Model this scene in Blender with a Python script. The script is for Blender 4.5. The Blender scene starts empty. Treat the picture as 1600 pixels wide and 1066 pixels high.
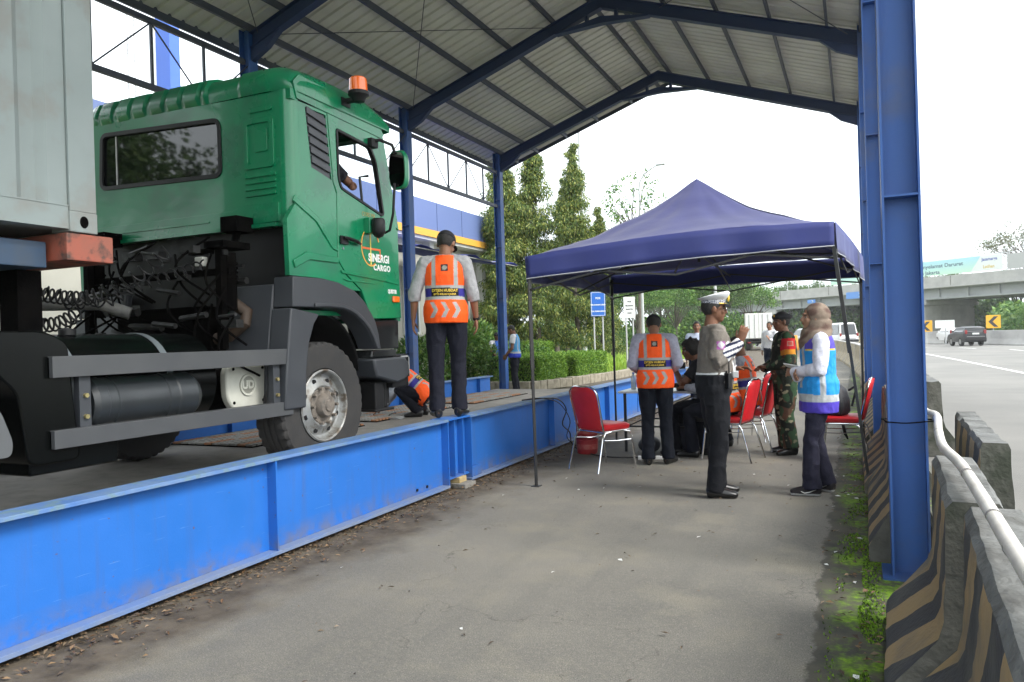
import bpy, bmesh, math, random
from mathutils import Vector, Matrix, noise, Euler
PI = math.pi
R = math.radians
random.seed(7)
SC = bpy.context.scene
COL = SC.collection
# ------------------------------------------------------------------ camera
F = 1185.0; H = 1.4
yaw = math.atan(538/1185); roll = 0.03
pitch = math.atan((516+.03*538-533)/F)
f0 = Vector((-math.sin(yaw), math.cos(yaw), 0)); r0 = Vector((math.cos(yaw), math.sin(yaw), 0)); u0 = Vector((0, 0, 1))
fwd = f0*math.cos(pitch)+u0*math.sin(pitch); up_ = u0*math.cos(pitch)-f0*math.sin(pitch)
rt = r0*math.cos(roll)-up_*math.sin(roll); up_ = up_*math.cos(roll)+r0*math.sin(roll)
cam = bpy.data.cameras.new('camera'); cam.sensor_width = 36; cam.lens = 36*F/1600; cam.clip_start = .05; cam.clip_end = 4000
cam.dof.use_dof = False
co = bpy.data.objects.new('camera', cam); COL.objects.link(co)
m = Matrix((rt, up_, -fwd)).transposed().to_4x4(); m.translation = Vector((0, 0, H)); co.matrix_world = m
SC.camera = co
# ------------------------------------------------------------------ sky, sun, exposure
SUN_EL, SUN_AZ = R(46), R(98)          # azimuth measured from +Y towards +X
W = bpy.data.worlds.new('World'); SC.world = W; W.use_nodes = True
nt = W.node_tree; nt.nodes.clear()
out = nt.nodes.new('ShaderNodeOutputWorld'); bg = nt.nodes.new('ShaderNodeBackground')
sky = nt.nodes.new('ShaderNodeTexSky'); sky.sky_type = 'NISHITA'; sky.sun_disc = False
sky.sun_elevation = SUN_EL; sky.sun_rotation = SUN_AZ; sky.dust_density = 6; sky.air_density = 1.2; sky.ozone_density = 1
hs = nt.nodes.new('ShaderNodeHueSaturation'); hs.inputs['Saturation'].default_value = .25
ov = nt.nodes.new('ShaderNodeMix'); ov.data_type = 'RGBA'; ov.inputs[0].default_value = .62
ov.inputs[7].default_value = (8.2, 8.9, 9.3, 1)      # the overcast layer's own radiance
nt.links.new(sky.outputs[0], hs.inputs['Color']); nt.links.new(hs.outputs[0], ov.inputs[6])
nt.links.new(ov.outputs[2], bg.inputs[0]); bg.inputs[1].default_value = .1
nt.links.new(bg.outputs[0], out.inputs[0])
sl = bpy.data.lights.new('sun', 'SUN'); sl.energy = .95; sl.angle = R(20); sl.color = (1, .96, .9)
so = bpy.data.objects.new('sun', sl); COL.objects.link(so)
sd = Vector((math.sin(SUN_AZ)*math.cos(SUN_EL), math.cos(SUN_AZ)*math.cos(SUN_EL), math.sin(SUN_EL)))
so.rotation_euler = sd.to_track_quat('Z', 'Y').to_euler()
SC.view_settings.view_transform = 'Standard'; SC.view_settings.look = 'None'
SC.view_settings.exposure = 1.85; SC.view_settings.gamma = 1; SC.view_settings.use_curve_mapping = False
SC.cycles.max_bounces = 8; SC.cycles.use_denoising = True
SC.cycles.transparent_max_bounces = 12

# ------------------------------------------------------------------ helpers
def S(r, g, b):
    f = lambda c: (c/255/12.92) if c/255 <= .04045 else ((c/255+.055)/1.055)**2.4
    return (f(r), f(g), f(b))
def tag(o, label=None, cat=None, group=None, kind=None):
    if label: o['label'] = label
    if cat: o['category'] = cat
    if group: o['group'] = group
    if kind: o['kind'] = kind
    return o
def thing(name, label, cat, loc=(0, 0, 0), rz=0, group=None):
    o = bpy.data.objects.new(name, None); COL.objects.link(o); o.location = loc; o.rotation_euler = (0, 0, rz)
    o.empty_display_size = .2
    return tag(o, label, cat, group)
def children(o): return [c for c in bpy.data.objects if c.parent == o]
def copy_tree(o, parent=None):
    c = o.copy(); COL.objects.link(c)
    if parent: c.parent = parent
    for ch in children(o): copy_tree(ch, c)
    return c
class MB:
    def __init__(s): s.v = []; s.f = []; s.m = []
    def add(s, vs, fs, m=0, M=None):
        n = len(s.v)
        s.v += [tuple(M @ Vector(v)) if M else tuple(v) for v in vs]
        s.f += [tuple(i+n for i in f) for f in fs]; s.m += [m]*len(fs); return s
    def box(s, x0, x1, y0, y1, z0, z1, m=0, M=None):
        v = [(x0, y0, z0), (x1, y0, z0), (x1, y1, z0), (x0, y1, z0), (x0, y0, z1), (x1, y0, z1), (x1, y1, z1), (x0, y1, z1)]
        return s.add(v, [(0, 3, 2, 1), (4, 5, 6, 7), (0, 1, 5, 4), (1, 2, 6, 5), (2, 3, 7, 6), (3, 0, 4, 7)], m, M)
    def cbox(s, c, d, m=0, M=None):
        return s.box(c[0]-d[0]/2, c[0]+d[0]/2, c[1]-d[1]/2, c[1]+d[1]/2, c[2]-d[2]/2, c[2]+d[2]/2, m, M)
    def bar(s, a, b, w, h, m=0, up=(0, 0, 1)):
        a = Vector(a); b = Vector(b); d = (b-a); L = d.length; d.normalize(); up = Vector(up)
        x = d.cross(up)
        if x.length < 1e-4: x = d.cross(Vector((1, 0, 0)))
        x.normalize(); z = x.cross(d)
        M = Matrix((x, d, z)).transposed().to_4x4(); M.translation = a
        return s.box(-w/2, w/2, 0, L, -h/2, h/2, m, M)
    def tube(s, pts, r, n=8, m=0, caps=True, closed=False):
        pts = [Vector(p) for p in pts]; N = len(pts)
        rs = r if isinstance(r, (list, tuple)) else [r]*N
        vs = []; fs = []; ref = None
        for i, p in enumerate(pts):
            if closed: t = pts[(i+1) % N]-pts[i-1]
            else: t = pts[min(i+1, N-1)]-pts[max(i-1, 0)]
            t.normalize()
            if ref is None:
                ref = t.orthogonal().normalized()
            ref = (ref-t*ref.dot(t)).normalized(); b = t.cross(ref)
            for k in range(n):
                a = 2*PI*k/n; vs.append(p+(ref*math.cos(a)+b*math.sin(a))*rs[i])
        for i in range(N if closed else N-1):
            j = (i+1) % N
            for k in range(n): fs.append((i*n+k, i*n+(k+1) % n, j*n+(k+1) % n, j*n+k))
        if caps and not closed: fs += [tuple(range(n-1, -1, -1)), tuple(range((N-1)*n, N*n))]
        return s.add(vs, fs, m)
    def loft(s, rings, m=0, caps=True, M=None):
        n = len(rings[0]); vs = [p for r in rings for p in r]; fs = []
        for i in range(len(rings)-1):
            for k in range(n): fs.append((i*n+k, i*n+(k+1) % n, (i+1)*n+(k+1) % n, (i+1)*n+k))
        if caps: fs += [tuple(range(n-1, -1, -1)), tuple(range((len(rings)-1)*n, len(rings)*n))]
        return s.add(vs, fs, m, M)
    def limb(s, secs, n=14, side=(1, 0, 0), m=0):
        """secs: (point, r_side, r_other) chain of elliptical rings"""
        P = [Vector(q[0]) for q in secs]; N = len(P); rings = []
        for i in range(N):
            t = (P[min(i+1, N-1)]-P[max(i-1, 0)]).normalized()
            sd = Vector(side); sd = sd-t*sd.dot(t)
            if sd.length < 1e-3: sd = t.orthogonal()
            sd.normalize(); b = t.cross(sd)
            rings.append([P[i]+sd*secs[i][1]*math.cos(2*PI*k/n)+b*secs[i][2]*math.sin(2*PI*k/n) for k in range(n)])
        return s.loft(rings, m)
    def ball(s, c, r, n=14, k=10, m=0, M=None):
        rr = r if isinstance(r, (list, tuple)) else (r, r, r); rings = []
        vs = [Vector((0, 0, -1))]
        for j in range(1, k):
            a = -PI/2+PI*j/k
            vs += [Vector((math.cos(a)*math.cos(2*PI*i/n), math.cos(a)*math.sin(2*PI*i/n), math.sin(a))) for i in range(n)]
        vs.append(Vector((0, 0, 1)))
        fs = [(0, 1+(i+1) % n, 1+i) for i in range(n)]
        for j in range(k-2):
            for i in range(n): fs.append((1+j*n+i, 1+j*n+(i+1) % n, 1+(j+1)*n+(i+1) % n, 1+(j+1)*n+i))
        T = len(vs)-1
        fs += [(T, 1+(k-2)*n+i, 1+(k-2)*n+(i+1) % n) for i in range(n)]
        vs = [Vector((v.x*rr[0], v.y*rr[1], v.z*rr[2])) for v in vs]
        if M: vs = [M.to_3x3() @ v for v in vs]
        return s.add([v+Vector(c) for v in vs], fs, m)
    def prism(s, poly, ax, a, b, m=0, M=None):
        """poly 2-D points; ax = axis of extrusion (0,1,2) from a to b"""
        def P(p, t):
            return ((t, p[0], p[1]), (p[0], t, p[1]), (p[0], p[1], t))[ax]
        n = len(poly); vs = [P(p, a) for p in poly]+[P(p, b) for p in poly]
        fs = [tuple(range(n-1, -1, -1)), tuple(range(n, 2*n))]+[(i, (i+1) % n, n+(i+1) % n, n+i) for i in range(n)]
        return s.add(vs, fs, m, M)
    def quad(s, a, b, c, d, m=0): return s.add([a, b, c, d], [(0, 1, 2, 3)], m)
    def build(s, name, mats, parent=None, smooth=35, bevel=0, loc=None, fix=True):
        me = bpy.data.meshes.new(name); me.from_pydata([tuple(v) for v in s.v], [], s.f)
        if not isinstance(mats, (list, tuple)): mats = [mats]
        for mt in mats: me.materials.append(mt)
        if len(mats) > 1: me.polygons.foreach_set('material_index', s.m)
        if fix:
            b = bmesh.new(); b.from_mesh(me); bmesh.ops.recalc_face_normals(b, faces=b.faces); b.to_mesh(me); b.free()
        o = bpy.data.objects.new(name, me); COL.objects.link(o)
        if parent: o.parent = parent
        if loc: o.location = loc
        if smooth:
            me.polygons.foreach_set('use_smooth', [True]*len(me.polygons)); me.set_sharp_from_angle(angle=R(smooth))
        me.update()
        if bevel:
            bv = o.modifiers.new('bevel', 'BEVEL'); bv.width = bevel; bv.segments = 2; bv.limit_method = 'ANGLE'; bv.angle_limit = R(40)
        return o

def node(nt, t, **k):
    n = nt.nodes.new(t)
    for a, v in k.items(): setattr(n, a, v)
    return n
def mat(name, c, c2=None, sc=4, rough=.55, metal=0, bump=0, bsc=60, coat=0, spec=.5, lo=.35, hi=.7, det=5, c3=None, sc3=1, emit=0, trans=0, stretch=None, sheen=0):
    m = bpy.data.materials.new(name); m.use_nodes = True; nt = m.node_tree; p = nt.nodes['Principled BSDF']
    L = nt.links.new
    p.inputs['Roughness'].default_value = rough; p.inputs['Metallic'].default_value = metal
    p.inputs['Specular IOR Level'].default_value = spec; p.inputs['Coat Weight'].default_value = coat; p.inputs['Coat Roughness'].default_value = .05
    p.inputs['Base Color'].default_value = (*c, 1)
    if sheen: p.inputs['Sheen Weight'].default_value = sheen
    if trans: p.inputs['Transmission Weight'].default_value = trans
    if emit: p.inputs['Emission Color'].default_value = (*c, 1); p.inputs['Emission Strength'].default_value = emit
    tc = node(nt, 'ShaderNodeTexCoord'); vec = tc.outputs['Object']
    if stretch:
        mp = node(nt, 'ShaderNodeMapping'); mp.inputs['Scale'].default_value = stretch; L(vec, mp.inputs[0]); vec = mp.outputs[0]
    if c2:
        def layer(base, col, scale, lo, hi):
            n = node(nt, 'ShaderNodeTexNoise'); n.inputs['Scale'].default_value = scale; n.inputs['Detail'].default_value = det; n.inputs['Roughness'].default_value = .6
            L(vec, n.inputs['Vector'])
            mr = node(nt, 'ShaderNodeMapRange'); mr.inputs[1].default_value = lo; mr.inputs[2].default_value = hi; L(n.outputs[0], mr.inputs[0])
            mx = node(nt, 'ShaderNodeMix', data_type='RGBA'); L(mr.outputs[0], mx.inputs[0])
            if base is None: mx.inputs[6].default_value = (*c, 1)
            else: L(base, mx.inputs[6])
            mx.inputs[7].default_value = (*col, 1); return mx.outputs[2], mr.outputs[0]
        o1, fac = layer(None, c2, sc, lo, hi)
        if c3: o1, _ = layer(o1, c3, sc3, .5, .62)
        L(o1, p.inputs['Base Color'])
        mr = node(nt, 'ShaderNodeMapRange'); mr.inputs[3].default_value = rough; mr.inputs[4].default_value = min(1, rough+.15); L(fac, mr.inputs[0]); L(mr.outputs[0], p.inputs['Roughness'])
    if bump:
        n = node(nt, 'ShaderNodeTexNoise'); n.inputs['Scale'].default_value = bsc; n.inputs['Detail'].default_value = 4; L(vec, n.inputs['Vector'])
        b = node(nt, 'ShaderNodeBump'); b.inputs['Strength'].default_value = bump; b.inputs['Distance'].default_value = .01; L(n.outputs[0], b.inputs['Height']); L(b.outputs[0], p.inputs['Normal'])
    return m
def vcmat(name, rough=.8, nz=.18, sc=25, bump=.3, bsc=40, spec=.3):
    """colours of the thing itself, plus painted eye-socket shade on skin, stored per vertex, with a little cloth noise"""
    m = bpy.data.materials.new(name); m.use_nodes = True; nt = m.node_tree; p = nt.nodes['Principled BSDF']; L = nt.links.new
    a = node(nt, 'ShaderNodeAttribute', attribute_name='Col'); tc = node(nt, 'ShaderNodeTexCoord')
    n = node(nt, 'ShaderNodeTexNoise'); n.inputs['Scale'].default_value = sc; n.inputs['Detail'].default_value = 4; L(tc.outputs['Object'], n.inputs['Vector'])
    mr = node(nt, 'ShaderNodeMapRange'); mr.inputs[1].default_value = .3; mr.inputs[2].default_value = .7; mr.inputs[3].default_value = 1-nz; mr.inputs[4].default_value = 1+nz; L(n.outputs[0], mr.inputs[0])
    mx = node(nt, 'ShaderNodeMix', data_type='RGBA', blend_type='MULTIPLY'); mx.inputs[0].default_value = 1; L(a.outputs['Color'], mx.inputs[6]); L(mr.outputs[0], mx.inputs[7])
    L(mx.outputs[2], p.inputs['Base Color']); p.inputs['Roughness'].default_value = rough; p.inputs['Specular IOR Level'].default_value = spec
    if bump:
        n2 = node(nt, 'ShaderNodeTexNoise'); n2.inputs['Scale'].default_value = bsc; L(tc.outputs['Object'], n2.inputs['Vector'])
        b = node(nt, 'ShaderNodeBump'); b.inputs['Strength'].default_value = bump; b.inputs['Distance'].default_value = .01; L(n2.outputs[0], b.inputs['Height']); L(b.outputs[0], p.inputs['Normal'])
    return m
def text(s, size, mtl, name, parent, M, ext=.0015, align='CENTER', bold=0, spacing=1, sx=1):
    """real lettering as thin geometry; M places the text plane (local x right, y up)"""
    c = bpy.data.curves.new(name, 'FONT'); c.body = s; c.size = size; c.extrude = ext; c.align_x = align; c.align_y = 'CENTER'
    c.offset = bold; c.space_character = spacing; c.resolution_u = 3
    o = bpy.data.objects.new(name, c); COL.objects.link(o)
    dg = bpy.context.evaluated_depsgraph_get(); me = bpy.data.meshes.new_from_object(o.evaluated_get(dg)); bpy.data.objects.remove(o)
    me.transform(M @ Matrix.Diagonal((sx, 1, 1, 1))); me.materials.clear(); me.materials.append(mtl)
    o = bpy.data.objects.new(name, me); COL.objects.link(o)
    if parent: o.parent = parent
    return o
def frame(o, x, y):
    """matrix with origin o, x right, y up"""
    x = Vector(x).normalized(); y = Vector(y); y = (y-x*y.dot(x)).normalized(); z = x.cross(y)
    M = Matrix((x, y, z)).transposed().to_4x4(); M.translation = Vector(o); return M
def root_of(o):
    while o.parent: o = o.parent
    return o
def wb(mb, name, mats, parent, **k):
    """build a part given in world coordinates under a placed thing"""
    r = root_of(parent); M = (Matrix.Translation(r.location) @ Matrix.Rotation(r.rotation_euler.z, 4, 'Z')).inverted()
    mb.v = [tuple(M @ Vector(v)) for v in mb.v]
    return mb.build(name, mats, parent, **k)
def wtext(s, size, mtl, name, parent, M, **k):
    r = root_of(parent); I = (Matrix.Translation(r.location) @ Matrix.Rotation(r.rotation_euler.z, 4, 'Z')).inverted()
    return text(s, size, mtl, name, parent, I @ M, **k)
def struct(mb, name, mats, **k):
    o = mb.build(name, mats, None, **k); o['kind'] = 'structure'; return o
# ================================================================== materials
ORANGE = (1, .13, .02); NAVY = S(28, 34, 52)
M_blue_beam = mat('blue beam paint', (.014, .115, .52), (.020, .13, .55), 2.5, .42, bump=.06, bsc=90, c3=(.045, .11, .36), sc3=2.6)
M_blue_flange = mat('scuffed blue flange paint', (.06, .15, .38), (.13, .21, .36), 5, .5, bump=.15, c3=(.12, .20, .26), sc3=14)
M_blue_grey = mat('dusty ledge paint', (.10, .17, .34), (.17, .19, .23), 3, .7, bump=.2)
M_col = mat('blue column paint', (.022, .082, .28), (.03, .10, .32), 2, .5, bump=.05, c3=(.05, .09, .22), sc3=1.6)
M_raft = mat('navy rafter paint', (.014, .032, .10), (.02, .04, .115), 3, .5)
M_purlin = mat('grey purlin steel', (.045, .055, .085), (.07, .08, .10), 3, .5)
M_roof = mat('galvanised roof underside', (.64, .635, .59), (.55, .54, .50), 1.2, .6, metal=.1, bump=.05)
M_rod = mat('dark brace rod', (.03, .035, .05), None, rough=.5)
M_steel = mat('bare steel', (.35, .35, .35), (.25, .24, .22), 8, .35, metal=.8)
M_chrome = mat('chrome tube', (.75, .75, .76), None, rough=.13, metal=1)
M_black = mat('black plastic', (.006, .006, .0065), (.010, .010, .011), 8, .45, spec=.35)
M_dark = mat('dark oily metal', (.0015, .0015, .0018), (.005, .0045, .004), 6, .8, bump=.3, spec=.03)
M_rubber = mat('rubber', (.022, .022, .023), (.038, .036, .034), 7, .75, bump=.15)
M_grey_pl = mat('dark grey plastic', (.030, .034, .041), (.040, .044, .051), 4, .5, bump=.05)
M_white = mat('white paint', (.72, .72, .70), (.62, .62, .60), 3, .5)
M_conc = mat('weathered concrete', (.24, .23, .21), (.13, .125, .11), 2.4, .9, bump=.9, bsc=35, c3=(.06, .06, .05), sc3=1.7)
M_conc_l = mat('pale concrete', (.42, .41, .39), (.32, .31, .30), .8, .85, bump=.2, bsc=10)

def ground_material(name, kind):
    m = bpy.data.materials.new(name); m.use_nodes = True; nt = m.node_tree; p = nt.nodes['Principled BSDF']; L = nt.links.new
    tc = node(nt, 'ShaderNodeTexCoord'); vec = tc.outputs['Object']
    def nz(sc, det=6, v=vec, rough=.6):
        n = node(nt, 'ShaderNodeTexNoise'); n.inputs['Scale'].default_value = sc; n.inputs['Detail'].default_value = det; n.inputs['Roughness'].default_value = rough; L(v, n.inputs['Vector']); return n.outputs[0]
    def mr(v, a, b, c=0, d=1):
        n = node(nt, 'ShaderNodeMapRange'); n.inputs[1].default_value = a; n.inputs[2].default_value = b; n.inputs[3].default_value = c; n.inputs[4].default_value = d; L(v, n.inputs[0]); return n.outputs[0]
    def mix(f, a, b, bt='MIX'):
        n = node(nt, 'ShaderNodeMix', data_type='RGBA', blend_type=bt)
        if isinstance(f, (int, float)): n.inputs[0].default_value = f
        else: L(f, n.inputs[0])
        for i, v in ((6, a), (7, b)):
            if isinstance(v, tuple): n.inputs[i].default_value = (*v, 1)
            else: L(v, n.inputs[i])
        return n.outputs[2]
    def mth(op, a, b):
        n = node(nt, 'ShaderNodeMath', operation=op)
        for i, v in ((0, a), (1, b)):
            if isinstance(v, (int, float)): n.inputs[i].default_value = v
            else: L(v, n.inputs[i])
        return n.outputs[0]
    sp = node(nt, 'ShaderNodeSeparateXYZ'); L(vec, sp.inputs[0]); X, Y = sp.outputs[0], sp.outputs[1]
    if kind == 'lane':
        c = mix(mr(nz(.55, 4), .38, .62), (.150, .144, .130), (.225, .212, .185))
        c = mix(mr(nz(38, 4), .42, .68, 0, .45), c, (.27, .25, .21))
        c = mix(mr(nz(1.4, 6), .5, .7), c, (.275, .252, .198))
        mp = node(nt, 'ShaderNodeMapping'); mp.inputs['Scale'].default_value = (2.2, .25, 1); L(vec, mp.inputs[0])
        c = mix(mr(nz(1.0, 5, mp.outputs[0]), .5, .75, 0, .5), c, (.105, .105, .102))
        c = mix(mr(nz(160, 3), .35, .7, 0, .9), c, (.07, .068, .062))
        vo = node(nt, 'ShaderNodeTexVoronoi'); vo.inputs['Scale'].default_value = 70; L(vec, vo.inputs['Vector'])
        c = mix(mr(vo.outputs['Distance'], .0, .22, .6, 0), c, (.36, .34, .30))
        # dirt washed against the beam, dark damp edge with moss along the barriers
        e = mth('ADD', X, mth('MULTIPLY', mth('SUBTRACT', nz(1.7, 5), .5), .9))
        c = mix(mr(e, -2.85, -3.2), c, mix(mr(nz(6, 6), .35, .65), (.115, .095, .07), (.052, .042, .031)))
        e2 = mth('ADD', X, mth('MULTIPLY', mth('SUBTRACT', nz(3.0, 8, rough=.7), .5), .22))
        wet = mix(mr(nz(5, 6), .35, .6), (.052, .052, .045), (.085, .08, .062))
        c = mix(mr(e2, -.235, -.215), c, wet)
        mo = mth('MULTIPLY', mr(nz(3.1, 8, rough=.72), .47, .58), mr(e2, -.2, -.07))
        c = mix(mo, c, mix(mr(nz(30, 3), .35, .65), (.06, .12, .012), (.19, .33, .02)))
        cw = node(nt, 'ShaderNodeTexVoronoi'); cw.feature = 'DISTANCE_TO_EDGE'; cw.inputs['Scale'].default_value = .42; va = node(nt, 'ShaderNodeVectorMath', operation='ADD'); nn = node(nt, 'ShaderNodeTexNoise'); nn.inputs['Scale'].default_value = 2.5; nn.inputs['Detail'].default_value = 7; L(vec, nn.inputs['Vector']); L(vec, va.inputs[0]); L(nn.outputs['Color'], va.inputs[1]); L(va.outputs[0], cw.inputs['Vector'])
        c = mix(mth('MULTIPLY', mr(cw.outputs['Distance'], .003, .0, 0, .55), mr(nz(.8, 3), .48, .56)), c, (.04, .038, .033))
        p.inputs['Roughness'].default_value = .88; b1, b2, bs = 130, 9, .5
    elif kind == 'road':
        c = mix(mr(nz(.25, 4), .4, .6), (.17, .166, .155), (.215, .208, .192))
        c = mix(mr(nz(150, 3), .35, .7, 0, .4), c, (.10, .10, .10)); p.inputs['Roughness'].default_value = .85; b1, b2, bs = 130, 12, .3
    elif kind == 'deck':
        c = mix(mr(nz(.9, 5), .38, .62), (.17, .16, .145), (.23, .215, .19))
        c = mix(mr(nz(7, 5), .45, .8, 0, .8), c, (.09, .082, .07)); p.inputs['Roughness'].default_value = .7; b1, b2, bs = 60, 6, .25
    elif kind == 'beam':
        c = mix(mr(nz(1.6, 5), .35, .65), (.014, .115, .41), (.022, .13, .46))
        mp = node(nt, 'ShaderNodeMapping'); mp.inputs['Scale'].default_value = (6, 14, .9); L(vec, mp.inputs[0]); Z = sp.outputs[2]
        st = mth('MULTIPLY', mr(nz(1.0, 5, mp.outputs[0]), .52, .75, 0, .5), mr(nz(.7, 3), .4, .6)); c = mix(st, c, (.05, .10, .26))
        sc_ = node(nt, 'ShaderNodeMapping'); sc_.inputs['Scale'].default_value = (3, 1.2, 26); sc_.inputs['Rotation'].default_value = (.25, 0, 0); L(vec, sc_.inputs[0])
        c = mix(mr(nz(4, 2, sc_.outputs[0]), .71, .74, 0, .55), c, (.10, .22, .50))
        c = mix(mr(nz(24, 3), .70, .74, 0, .8), c, (.12, .06, .03))
        mud = mth('MULTIPLY', mr(Z, .20, .05), mr(nz(9, 6), .38, .62, 0, .75)); c = mix(mud, c, (.13, .12, .11)); p.inputs['Roughness'].default_value = .5; b1, b2, bs = 90, 5, .12
    else:
        c = mix(mr(nz(.5, 6), .35, .65), (.07, .105, .022), (.12, .15, .04))
        c = mix(mr(nz(.12, 4), .5, .65), c, (.10, .085, .05)); p.inputs['Roughness'].default_value = 1; b1, b2, bs = 40, 3, .6
    L(c, p.inputs['Base Color'])
    h = mth('ADD', mth('MULTIPLY', nz(b1, 3), .35), mth('MULTIPLY', nz(b2, 5), .65))
    b = node(nt, 'ShaderNodeBump'); b.inputs['Strength'].default_value = bs; b.inputs['Distance'].default_value = .012; L(h, b.inputs['Height']); L(b.outputs[0], p.inputs['Normal'])
    p.inputs['Specular IOR Level'].default_value = .3
    return m
M_lane = ground_material('worn lane asphalt', 'lane'); M_road = ground_material('highway asphalt', 'road')
M_blue_beam = ground_material('scuffed blue beam paint', 'beam'); M_deck = ground_material('dusty steel deck', 'deck'); M_grass_g = ground_material('grass ground', 'grass')

# ================================================================== setting
g = MB(); g.quad((-450, -200, -.05), (450, -200, -.05), (450, 600, -.05), (-450, 600, -.05)); struct(g, 'ground', M_grass_g, smooth=0)
g = MB(); n = 60
g.quad((-7.6, -8, 0), (.62, -8, 0), (.62, 24, 0), (-7.6, 24, 0)); 
LB = [(.62, 24), (.1, 34), (-1.1, 48), (-2.4, 58), (-4.6, 68), (-8, 79), (-14, 92)]
LL = [(-7.6, 24), (-7.5, 34), (-7.6, 48), (-8.2, 58), (-10.4, 68), (-14, 79), (-20, 92)]
for i in range(len(LB)-1): g.quad((*LL[i], 0), (*LB[i], 0), (*LB[i+1], 0), (*LL[i+1], 0))
struct(g, 'service_lane', M_lane, smooth=0)
RB = [(15.5, -10), (15.5, 20), (15, 34), (13.8, 48), (11.4, 60), (8.6, 69), (5.2, 77), (-1, 87), (-10, 97), (-22, 107)]
LR = [(.62, -10), (.62, 20), (.1, 34), (-1.1, 48), (-2.4, 58), (-4.6, 68), (-8, 79), (-14, 90), (-22, 99), (-32, 108)]
g = MB()
for i in range(len(LR)-1): g.quad((LR[i][0], LR[i][1], -.006), (RB[i][0]+1, RB[i][1]+.6, -.006), (RB[i+1][0]+1, RB[i+1][1]+.6, -.006), (LR[i+1][0], LR[i+1][1], -.006))
struct(g, 'highway', M_road, smooth=0)
def ribbon(g, pts, w, z):
    P = [Vector((x, y, 0)) for x, y in pts]
    for i in range(len(P)-1):
        d0 = (P[min(i+1, len(P)-1)]-P[max(i-1, 0)]).normalized(); d1 = (P[min(i+2, len(P)-1)]-P[i]).normalized()
        a = Vector((d0.y, -d0.x, 0))*w/2; b = Vector((d1.y, -d1.x, 0))*w/2; zz = Vector((0, 0, z))
        g.quad(P[i]-a+zz, P[i]+a+zz, P[i+1]+b+zz, P[i+1]-b+zz)
M_line = mat('road line paint', (.75, .75, .72), (.5, .5, .48), 6, .7)
g = MB(); ribbon(g, [(5.2, -6), (4.9, 12), (4.43, 26.4), (3.95, 37), (3.3, 48.2), (1.9, 58), (-.3, 67), (-4, 77)], .16, .001)
ribbon(g, [(14.2, 10), (13.6, 34), (12.6, 48), (10.2, 59.5), (7.4, 68.5), (4, 76)], .16, .001)
for a, b in (((8.36, 49.5), (8.15, 52.5)), ((6.9, 56), (6.3, 59.5)), ((4.6, 62.5), (3.9, 66)), ((9.2, 40), (9, 43)), ((9.8, 30), (9.7, 33))): ribbon(g, [a, b], .15, .001)
struct(g, 'road_markings', M_line, smooth=0)

# moss mounds and leaf litter ------------------------------------------------
def scatter_leaves(name, pts, cols, smin, smax, label, cat, zr=.02):
    b = MB()
    for (x, y, z) in pts:
        s = random.uniform(smin, smax); a = random.uniform(0, 2*PI); w = s*random.uniform(.25, .5); t = random.uniform(-.25, .25)
        d = Vector((math.cos(a), math.sin(a), t)); e = Vector((-math.sin(a), math.cos(a), random.uniform(-.4, .4)))*w; c = Vector((x, y, z+random.uniform(.004, zr)))
        b.add([c-d*s/2, c-e/2+Vector((0, 0, .004)), c+d*s/2, c+e/2+Vector((0, 0, .006))], [(0, 1, 2, 3)], random.randrange(len(cols)))
    o = b.build(name, cols, None, smooth=0, fix=False); return tag(o, label, cat, kind='stuff')
M_leafs = [mat('dry leaf a', (.12, .065, .03)), mat('dry leaf b', (.19, .12, .06)), mat('dry leaf c', (.05, .032, .02)), mat('dry leaf d', (.14, .10, .06))]
pts = []
for i in range(3800):
    y = random.uniform(1.2, 13); x = -3.62+abs(random.gauss(0, .19)); pts.append((min(x, -2.7), y, 0))
for i in range(260): pts.append((random.uniform(-3.1, .1), random.uniform(1.5, 13), 0))
for i in range(500): pts.append((random.gauss(-.02, .1), random.uniform(3, 11), 0))
scatter_leaves('leaf_litter', pts, M_leafs, .012, .05, 'dry brown leaves and dirt gathered along the foot of the blue beam', 'leaf litter')
b = MB()
M_moss = [mat('moss', (.10, .20, .012), (.20, .36, .02), 40, 1), mat('moss dark', (.04, .07, .012), None, rough=1)]
for i in range(9000):
    y = 2.2+abs(random.gauss(0, 2.4)); x = random.gauss(-.02, .055)
    if noise.noise(Vector((x*7, y*1.6, 3))) < .02 or y > 9: continue
    h = random.uniform(.004, .016); a = random.uniform(0, PI); w = .006
    d = Vector((math.cos(a), math.sin(a), 0))*w; c = Vector((x, y, .001)); t = c+Vector((random.uniform(-.008, .008), random.uniform(-.008, .008), h))
    b.add([c-d, c+d, t], [(0, 1, 2)], random.random() < .3)
tag(b.build('moss', M_moss, None, smooth=0, fix=False), 'bright green moss growing along the foot of the striped barriers', 'moss', kind='stuff')
b = MB()
for i in range(34):
    x, y = (random.uniform(-.25, .0), random.uniform(3, 8)) if i % 2 else (random.uniform(-3, -.2), random.uniform(3, 9))
    s = random.uniform(.008, .03); a = random.uniform(0, PI); d = Vector((math.cos(a), math.sin(a), 0))*s; e = Vector((-math.sin(a), math.cos(a), 0))*s*.5
    c = Vector((x, y, .006)); b.add([c-d, c-e+Vector((0, 0, .006)), c+d, c+e], [(0, 1, 2, 3)])
tag(b.build('paper_scraps', mat('paper scrap', (.7, .7, .68)), None, smooth=0, fix=False), 'small white scraps of paper and petals strewn over the lane', 'litter', kind='stuff')

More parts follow.
